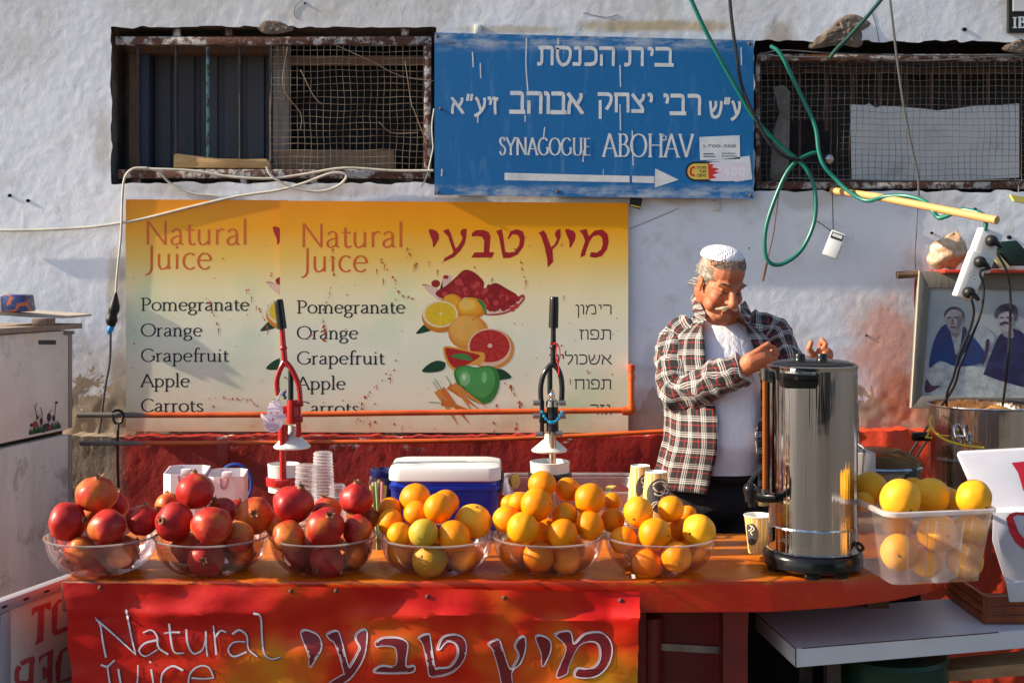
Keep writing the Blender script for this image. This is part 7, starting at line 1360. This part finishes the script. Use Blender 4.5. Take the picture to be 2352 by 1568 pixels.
for s in (-1, 1):
    E((s * .040, -.062, -.040), (.027, .030, .028)); E((s * .048, -.045, -.078), (.022, .032, .026)); E((s * .030, -.0755, -.001), (.0135, .011, .0095)); E((s * .031, -.077, -.019), (.017, .010, .0065)); E((s * .0155, -.100, -.041), (.0095, .0125, .0085))
    E((s * .078, .010, -.020), (.008, .016, .026)); E((s * .083, .018, -.008), (.006, .013, .014)); E((s * .077, .003, -.042), (.006, .008, .010))
    cap(b, [hv(s * .050, -.070, .017), hv(s * .026, -.088, .021), hv(s * .010, -.089, .014)], [.0085, .0105, .009])
cap(b, [hv(0, -.088, .008), hv(0, -.107, -.016), hv(0, -.121, -.037)], [.0095, .0120, .0160]); E((0, -.113, -.044), (.012, .012, .008))
E((0, -.098, -.080), (.024, .009, .0062)); E((0, -.094, -.091), (.020, .009, .0065)); E((0, -.082, -.060), (.030, .020, .015))
cap(b, [hv(0, .035, -.06), M_(1662, 738, .03), M_(1660, 775, .03)], [.060, .062, .075])
b.ell((MX, MY + .01, 1.22), (.150, .125, .20)); b.ell((MX, MY - .03, 1.10), (.150, .150, .14)); b.ell((MX, MY + .01, .97), (.16, .12, .12))
SR, ER, WR = M_(1562, 790, .03), M_(1560, 902, -.06), P(1700, 850, 3.73); SL, EL, WL = M_(1768, 778, .03), M_(1832, 880, -.06), P(1886, 842, 3.66)
cap(b, [M_(1640, 765, .03), SR, ER], [.06, .058, .045]); cap(b, [ER, WR], [.045, .030]); cap(b, [M_(1690, 765, .03), SL, EL], [.06, .056, .044]); cap(b, [EL, WL], [.044, .029])
H1 = lambda px, py, d=0.0: P(px, py, 3.70 + d)
cap(b, [WR, H1(1725, 832, 0), H1(1750, 820, 0)], [.030, .031, .029]); cap(b, [H1(1742, 836, .005), H1(1762, 826, .005)], [.024, .020])
for pts, r in [([(1750, 806, 0), (1771, 795, 0), (1781, 800, .012), (1772, 806, .026)], .0068), ([(1756, 819, 0), (1779, 808, 0), (1786, 814, .012), (1775, 819, .026)], .0069), ([(1757, 832, 0), (1778, 822, 0), (1784, 828, .012), (1773, 833, .026)], .0067), ([(1753, 844, 0), (1771, 836, 0), (1777, 841, .012), (1767, 846, .024)], .0060), ([(1722, 818, -.012), (1746, 803, -.014), (1764, 791, -.006)], .0105)]:
    cap(b, [H1(*p) for p in pts], [r * 1.05, r, r * .92, r * .85][:len(pts)])
H2 = lambda px, py, d=0.0: P(px, py, 3.62 + d)
cap(b, [WL, H2(1890, 822, .02)], [.029, .030]); b.ell(H2(1893, 815, .022), (.028, .020, .026))
for pts, r in [([(1886, 828, .012), (1866, 812, -.004), (1858, 800, -.012), (1863, 787, -.014)], .0092), ([(1899, 812, .02), (1884, 792, .004), (1889, 781, -.010), (1897, 791, -.020)], .0086), ([(1903, 814, .018), (1880, 805, -.004), (1890, 799, -.018), (1904, 805, -.022)], .0074), ([(1906, 823, .016), (1883, 818, -.006), (1894, 812, -.020), (1908, 818, -.020)], .0072), ([(1908, 834, .014), (1888, 830, -.006), (1897, 825, -.018), (1910, 831, -.016)], .0066)]:
    cap(b, [H2(*p) for p in pts], [r * 1.05, r, r * .95, r * .88])
cap(b, [(MX - .09, MY, .93), (MX - .10, MY, .48), (MX - .10, MY + .02, .07)], [.085, .055, .04]); cap(b, [(MX + .09, MY, .93), (MX + .11, MY, .48), (MX + .11, MY + .02, .07)], [.085, .055, .04])
g = G('tanned_skin', rough=.6); co = g.co(); c = g.mix(g.ramp(g.noise(16, co, 5, .6), [(.35, 0.0), (.7, 1.0)]), (.43, .155, .068), (.35, .095, .042)); c = g.mix(g.math('MULTIPLY', g.ramp(g.noise(90, co, 4, .7), [(.55, 0.0), (.7, 1.0)]), .45), c, (.24, .06, .03)); 
def zone(pt, rad, cc, amt, c):            # ruddy cheeks and nose, shade painted into the eye sockets
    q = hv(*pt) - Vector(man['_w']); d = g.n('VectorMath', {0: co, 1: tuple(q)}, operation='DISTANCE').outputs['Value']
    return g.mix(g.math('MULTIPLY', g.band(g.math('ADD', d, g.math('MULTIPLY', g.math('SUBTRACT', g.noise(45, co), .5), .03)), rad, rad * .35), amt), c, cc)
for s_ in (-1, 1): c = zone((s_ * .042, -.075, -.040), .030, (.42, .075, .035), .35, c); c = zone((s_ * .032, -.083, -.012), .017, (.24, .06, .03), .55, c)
c = zone((0, -.120, -.038), .024, (.42, .085, .04), .35, c); c = zone((0, -.085, -.100), .045, (.34, .13, .075), .25, c)
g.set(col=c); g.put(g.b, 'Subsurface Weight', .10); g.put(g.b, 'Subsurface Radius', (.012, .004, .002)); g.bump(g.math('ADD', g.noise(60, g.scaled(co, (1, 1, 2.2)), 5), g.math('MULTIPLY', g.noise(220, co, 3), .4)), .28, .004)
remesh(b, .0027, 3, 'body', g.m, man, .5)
for s in (-1, 1):
    m = MB(); m.tube([hv(s * .016, -.0925, -.006), hv(s * .030, -.0930, -.0095), hv(s * .044, -.0855, -.0055)], [.0010, .0017, .0010], 6); m.build('eyelash', pm('dark_lash', (.03, .015, .01), .7), man)
def strands(name, mat, n, fn, r, parent=man):
    m = MB()
    for k in range(n): m.tube(fn(k), [r, r * .9, r * .35], 5, 3)
    m.build(name, mat, parent)
m = MB(); m.tube([hv(-.021, -.101, -.0845), hv(-.010, -.1075, -.0805), hv(0, -.1085, -.0815), hv(.010, -.1075, -.0805), hv(.021, -.101, -.0845)], [.0015, .0028, .0026, .0028, .0015], 8, flat=.8); m.build('lips', pm('dull_red_lips', (.24, .055, .035), .5), man)
rr = random.Random(21)
def brow(k):
    s = -1 if k % 2 else 1; t = rr.random(); x = lerp(.014, .050, t); y = -.0985 + .016 * max(0, t - .3); z = .0215 + .006 * math.sin(t * 2.6) + rr.uniform(-.003, .003); return [hv(s * x, y + .006, z - .002), hv(s * (x + .005), y - .002, z + .002), hv(s * (x + .011), y + .003, z + .0005)]
strands('eyebrow', pm('brow_hair', (.12, .07, .045), .7, col2=(.25, .19, .13), scale=200), 110, brow, .0009)
def mous(k):
    s = -1 if k % 2 else 1; t = rr.random(); j = lambda q: rr.uniform(-q, q); l_ = lerp(.35, 1.0, t)
    return [hv(s * (.003 + .010 * t), -.1125 + j(.002), -.0545 + j(.004)), hv(s * (.012 + .016 * l_), -.1120 + .006 * t + j(.002), -.0620 + j(.0055)), hv(s * (.018 + .030 * l_), -.1010 + .012 * t + j(.002), -.0700 - .006 * l_ + j(.0025))]
strands('moustache', pm('straw_white_hair', (.50, .40, .24), .6, col2=(.64, .58, .46), scale=160), 620, mous, .0011)
hb = MB(); hb.ell(hv(0, .028, .030), (.0805, .092, .082), HR, 24, 16)
V_ = [Vector(v) for v in hb.v]; inv = HM.inverted(); keepf = []
for f in hb.f:
    c = inv @ (sum((V_[i] for i in f), Vector()) / len(f)); ang = abs(c.x)
    if (c.z > .055 + .20 * max(0, -c.y - .02) and c.y > -.058) or (c.y > .012 and c.z > -.05) or (c.y > -.030 and c.z > -.012 and ang > .06): keepf.append(f)
hb.f = keepf; hb.uv = [(0, 0, 0)] * len(hb.v); hb.mi = [0] * len(keepf)
M_hair = pm('grey_brown_hair', (.13, .10, .07), .55, col2=(.36, .33, .28), scale=90, stretch=(1, .25, .25)); hair = hb.build('hair', M_hair, man)
def hstr(k):
    s = -1 if k % 2 else 1; mode = k % 5
    if mode < 2:                           # temples and sides, swept back
        y = rr.uniform(-.045, .06); z = rr.uniform(-.012, .055) if y > -.02 else rr.uniform(.015, .06); p = lambda yy, zz: hv(s * (.0755 * math.sqrt(max(.02, 1 - ((yy - .02) / .098) ** 2 - ((zz - .03) / .10) ** 2)) + .0045), yy, zz); return [p(y, z), p(min(.09, y + .018), z - .004), p(min(.1, y + .036), z - .013)]
    if mode < 4:                           # front line under the cap
        a = R(rr.uniform(-75, 75)); zz = rr.uniform(.060, .092); f = math.sqrt(max(.05, 1 - ((zz - .03) / .088) ** 2)); p = lambda q, z_, o: hv((.079 * f + o) * math.sin(q), .018 - (.094 * f + o) * math.cos(q), z_); return [p(a, zz, .0), p(a + .12 * s, zz + .010, .005), p(a + .26 * s, zz + .018, .003)]
    y = rr.uniform(.0, .05); z = rr.uniform(.0, .04); return [hv(s * .074, y, z), hv(s * .077, y + .02, z - .006), hv(s * .074, y + .035, z - .016)]
strands('hair_strand', pm('grey_hair_strand', (.11, .085, .06), .55, col2=(.40, .37, .32), scale=30, lo=.4, hi=.65), 900, hstr, .0008, hair)
m = MB()
for k in range(9):
    z = rr.uniform(-.050, -.02); x = -.066 + rr.uniform(-.008, .008); m.tube([hv(x, .05, z), hv(x - .012, .070 + rr.uniform(0, .01), z - .008), hv(x - .006, .082, z - .026 - rr.uniform(0, .012))], [.0014, .0014, .0006], 5, 3)
m.build('hair_tuft', pm('white_grey_hair', (.30, .27, .22), .6, col2=(.3, .27, .22), scale=80), hair)
m = MB(); V = []; nn, kk = 16, 44; CM = HM @ Matrix.Translation((-.005, .030, .062)) @ Matrix.Rotation(R(-13), 4, 'X') @ Matrix.Rotation(R(-3), 4, 'Y')
for i in range(nn + 1):
    t = i / nn * R(84)
    for k in range(kk): a = 2 * math.pi * k / kk; V.append(CM @ Vector((.080 * math.sin(t) * math.cos(a), .088 * math.sin(t) * math.sin(a), .018 + .044 * math.cos(t) ** .9 if t < R(84) else .018)))
m.add(V, [(i * kk + k, (i + 1) * kk + k, (i + 1) * kk + (k + 1) % kk, i * kk + (k + 1) % kk) for i in range(nn) for k in range(kk)])
g = G('white_crochet', rough=.85); co = g.co(); vor = g.n('TexVoronoi', {'Vector': co, 'Scale': 170.0}).outputs['Distance']; g.set(col=g.mix(g.ramp(vor, [(.0, 1.0), (.28, 0.0)]), (.78, .75, .78), (.50, .46, .50))); g.bump(vor, .8, .006); m.build('skullcap', g.m, man)
# clothes
prof = [(.93, .195, .150, 0.0), (1.00, .185, .158, -.010), (1.08, .178, .175, -.026), (1.16, .176, .168, -.022), (1.26, .180, .148, -.004), (1.35, .186, .125, .010), (1.41, .172, .105, .020), (1.445, .130, .085, .025), (1.468, .088, .075, .025)]
def pr_at(z):
    for a, c in zip(prof, prof[1:]):
        if z <= c[0]: t = (z - a[0]) / (c[0] - a[0]); t = max(0, t); return [lerp(a[k], c[k], t) for k in (1, 2, 3)]
    return list(prof[-1][1:])
m = MB(); V = []; n = 56; Zs = [lerp(.985, 1.482, k / 40) for k in range(41)]
for z in Zs:
    hw, hd, dy = pr_at(z); hw -= .014; hd -= .014
    for k in range(n):
        a = 2 * math.pi * k / n; zz_ = z - (.018 * max(0, math.cos(a)) ** 2 if z > 1.44 else 0) * (z - 1.44) / .03; fold = .0035 * mnoise.noise((math.sin(a) * 3, z * 7, 2)) + .003 * math.sin(14 * a + z * 25) * max(0, 1.05 - z) * 6
        V.append((MX + (hw + fold) * math.sin(a), MY + dy - (hd + fold) * math.cos(a), zz_))
m.add(V, [(i * n + k, i * n + (k + 1) % n, (i + 1) * n + (k + 1) % n, (i + 1) * n + k) for i in range(40) for k in range(n)])
m.build('t_shirt', pm('white_cotton', (.72, .70, .77), .85, bump=(11, .6, .03), stretch=(1, 1, .45)), man)
g = G('plaid_flannel', rough=.88); uv = g.n('Attribute', attribute_name='puv').outputs['Vector']; U, V2, _ = g.xyz(uv)[:]
def stripe(x, per, ph):
    f = g.math('FRACT', g.math('ADD', g.math('MULTIPLY', x, 1 / per), ph)); return g.ramp(f, [(0, (.004, .004, .006)), (.20, (.50, .012, .010)), (.25, (.004, .004, .006)), (.46, (.60, .57, .54)), (.535, (.012, .012, .018)), (.59, (.60, .57, .54)), (.665, (.012, .012, .018)), (.73, (.50, .47, .46)), (.78, (.004, .004, .006))], 'CONSTANT')
cu, cv = stripe(U, .050, .1), stripe(V2, .050, .3); tw = g.ramp(g.math('FRACT', g.math('MULTIPLY', g.math('ADD', U, V2), 330.0)), [(.0, .34), (.5, .66)], 'CONSTANT')
g.set(col=g.mix(tw, cu, cv)); g.put(g.b, 'Sheen Weight', .15); g.bump(g.noise(70, None, 4), .25, .003); M_pl = g.m
ps = thing('x', 'x', 'x', (0, 0, 0)); bpy.data.objects.remove(ps)
shirt = bpy.data.objects.new('plaid_shirt', None); COL.objects.link(shirt); shirt.parent = man; shirt['_w'] = man['_w']
def interp(tab, y):
    if y <= tab[0][0]: return tab[0][1]
    for a, c in zip(tab, tab[1:]):
        if y <= c[0]: return lerp(a[1], c[1], (y - a[0]) / (c[0] - a[0]))
    return tab[-1][1]
LE = [(690, 1611), (705, 1614), (783, 1622), (840, 1624), (920, 1639), (965, 1648), (1035, 1646), (1122, 1628)]; RE = [(690, 1702), (703, 1704), (743, 1712), (803, 1734), (877, 1745), (952, 1745), (1000, 1730), (1090, 1742)]
m = MB(); V = []; uvs = []; nA, nZ = 90, 60
for j in range(nZ + 1):
    v = j / nZ
    for i in range(nA + 1):
        u = i / nA; hem = lerp(.975, .926, min(1, abs(u - .5) * 2)) + .006 * math.sin(u * 20); z = lerp(hem, 1.476, v); hw, hd, dy = pr_at(z); flare = .022 * max(0, 1.10 - z) / .17; hw += .006 + flare; hd += .006 + flare * .4
        py = HZ + (EYE - z) / (MY - hd) * F; sc_ = (MY - hd) / F
        xl = (interp(LE, py) - 1176) * sc_ - MX; xr = (interp(RE, py) - 1176) * sc_ - MX; tl_ = math.asin(max(-.95, min(.95, xl / hw))); tr_ = math.asin(max(-.95, min(.95, xr / hw)))
        a = lerp(tr_, tl_ + 2 * math.pi, u); edge = min(u, 1 - u)
        f = .008 * mnoise.noise((math.sin(a) * 4, math.cos(a) * 4, z * 4)) + .006 * math.sin(a * 11 + 3 * mnoise.noise((a, z * 3, 1))) * (1 - v) + (.008 if edge < .03 else 0) * (1 - edge / .03)
        V.append((MX + (hw + f) * math.sin(a), MY + dy - (hd + f) * math.cos(a), z)); uvs.append((a * .185 + .01 * mnoise.noise((a * 2, z * 5, 7)), z + .008 * mnoise.noise((a * 2, z * 5, 3)), 0.001))
m.add(V, [(j * (nA + 1) + i, j * (nA + 1) + i + 1, (j + 1) * (nA + 1) + i + 1, (j + 1) * (nA + 1) + i) for j in range(nZ) for i in range(nA)], uvs); o = m.build('shirt_body', M_pl, shirt); sl = o.modifiers.new('cloth', 'SOLIDIFY'); sl.thickness = .0022; sl.offset = 0
def sleeve(pts, rad, cuff):
    m = MB(); m.tube(pts, rad, 34, 14); V = m.v; out = []
    for i, v in enumerate(V):
        p = Vector(v); uu = m.uv[i]; f = mnoise.noise_vector(p * 12) * .012 + mnoise.noise_vector(p * 30) * .008 + mnoise.noise_vector(Vector((p.x * 20, p.y * 20, p.z * 65 + p.x * 40))) * .006; out.append(tuple(p + f))
    m.v = out; m.uv = [(u[0] * 1.0, u[1] + .004 * mnoise.noise((u[0] * 40, u[1] * 40, 1)), .001) for u in m.uv]; return m.build('sleeve', M_pl, shirt)
mid = lambda a, b_, t: Vector(a).lerp(Vector(b_), t)
sleeve([M_(1600, 752, .03), M_(1562, 786, .03), M_(1553, 845, -.02), M_(1562, 898, -.07), M_(1600, 893, -.13), M_(1655, 868, -.19), P(1706, 846, 3.725)], [.058, .069, .066, .067, .058, .053, .047], 0)
sleeve([M_(1715, 750, .03), M_(1768, 776, .03), M_(1802, 830, -.01), M_(1834, 884, -.07), M_(1862, 862, -.18), P(1884, 850, 3.68)], [.058, .070, .064, .066, .056, .046], 0)
m = MB(); uvs = []
def flap(pts): m.prism([M_(*p) for p in pts], (0, .004, 0), .0015)
flap([(1586, 684, .04), (1597, 670, -.0), (1606, 694, -.06), (1622, 722, -.115), (1613, 745, -.125), (1594, 724, -.10)]); flap([(1712, 690, .0), (1700, 700, -.05), (1702, 720, -.09), (1716, 742, -.10), (1728, 722, -.06)])
m.uv = [((v[0] + v[1]) * 1.0 + v[2] * .3, v[2] * 1.3 + v[1] * .5, .001) for v in m.v]; m.build('collar', M_pl, shirt)
m = MB()
for px, py in ((1644, 971), (1644, 1022)): z = EYE - (py - HZ) / F * 3.78; m.lathe(P(px, py, 3.775 if py > 900 else 3.80), [(0, .002), (.005, .002), (.006, 0)], 12, axis=Vector((0, -1, 0)))
m.build('button', M_black, shirt)
b = MB(); b.ell((MX, MY - .005, .99), (.172, .145, .07)); b.ell((MX, MY + .01, .90), (.175, .135, .10))
cap(b, [(MX - .085, MY, .90), (MX - .10, MY - .01, .50), (MX - .105, MY + .02, .09)], [.098, .075, .062]); cap(b, [(MX + .085, MY, .90), (MX + .105, MY - .01, .50), (MX + .11, MY + .02, .09)], [.098, .075, .062])
remesh(b, .008, 4, 'trousers', pm('charcoal_trousers', (.012, .010, .014), .9, col2=(.022, .018, .024), scale=20, bump=(14, .5, .02)), man)
m = MB(); m.lathe((MX, MY - .006, 0), [(.170, 1.005), (.174, 1.008), (.174, 1.036), (.170, 1.04)], 48, sy=.86); m.build('belt', M_black, man)
for s in (-1, 1):
    m = MB(); m.ell((MX + s * .108, MY - .05, .035), (.045, .125, .045)); m.box((MX + s * .108, MY - .05, .010), (.085, .26, .018), None, .006); m.build('shoe', M_black, man)
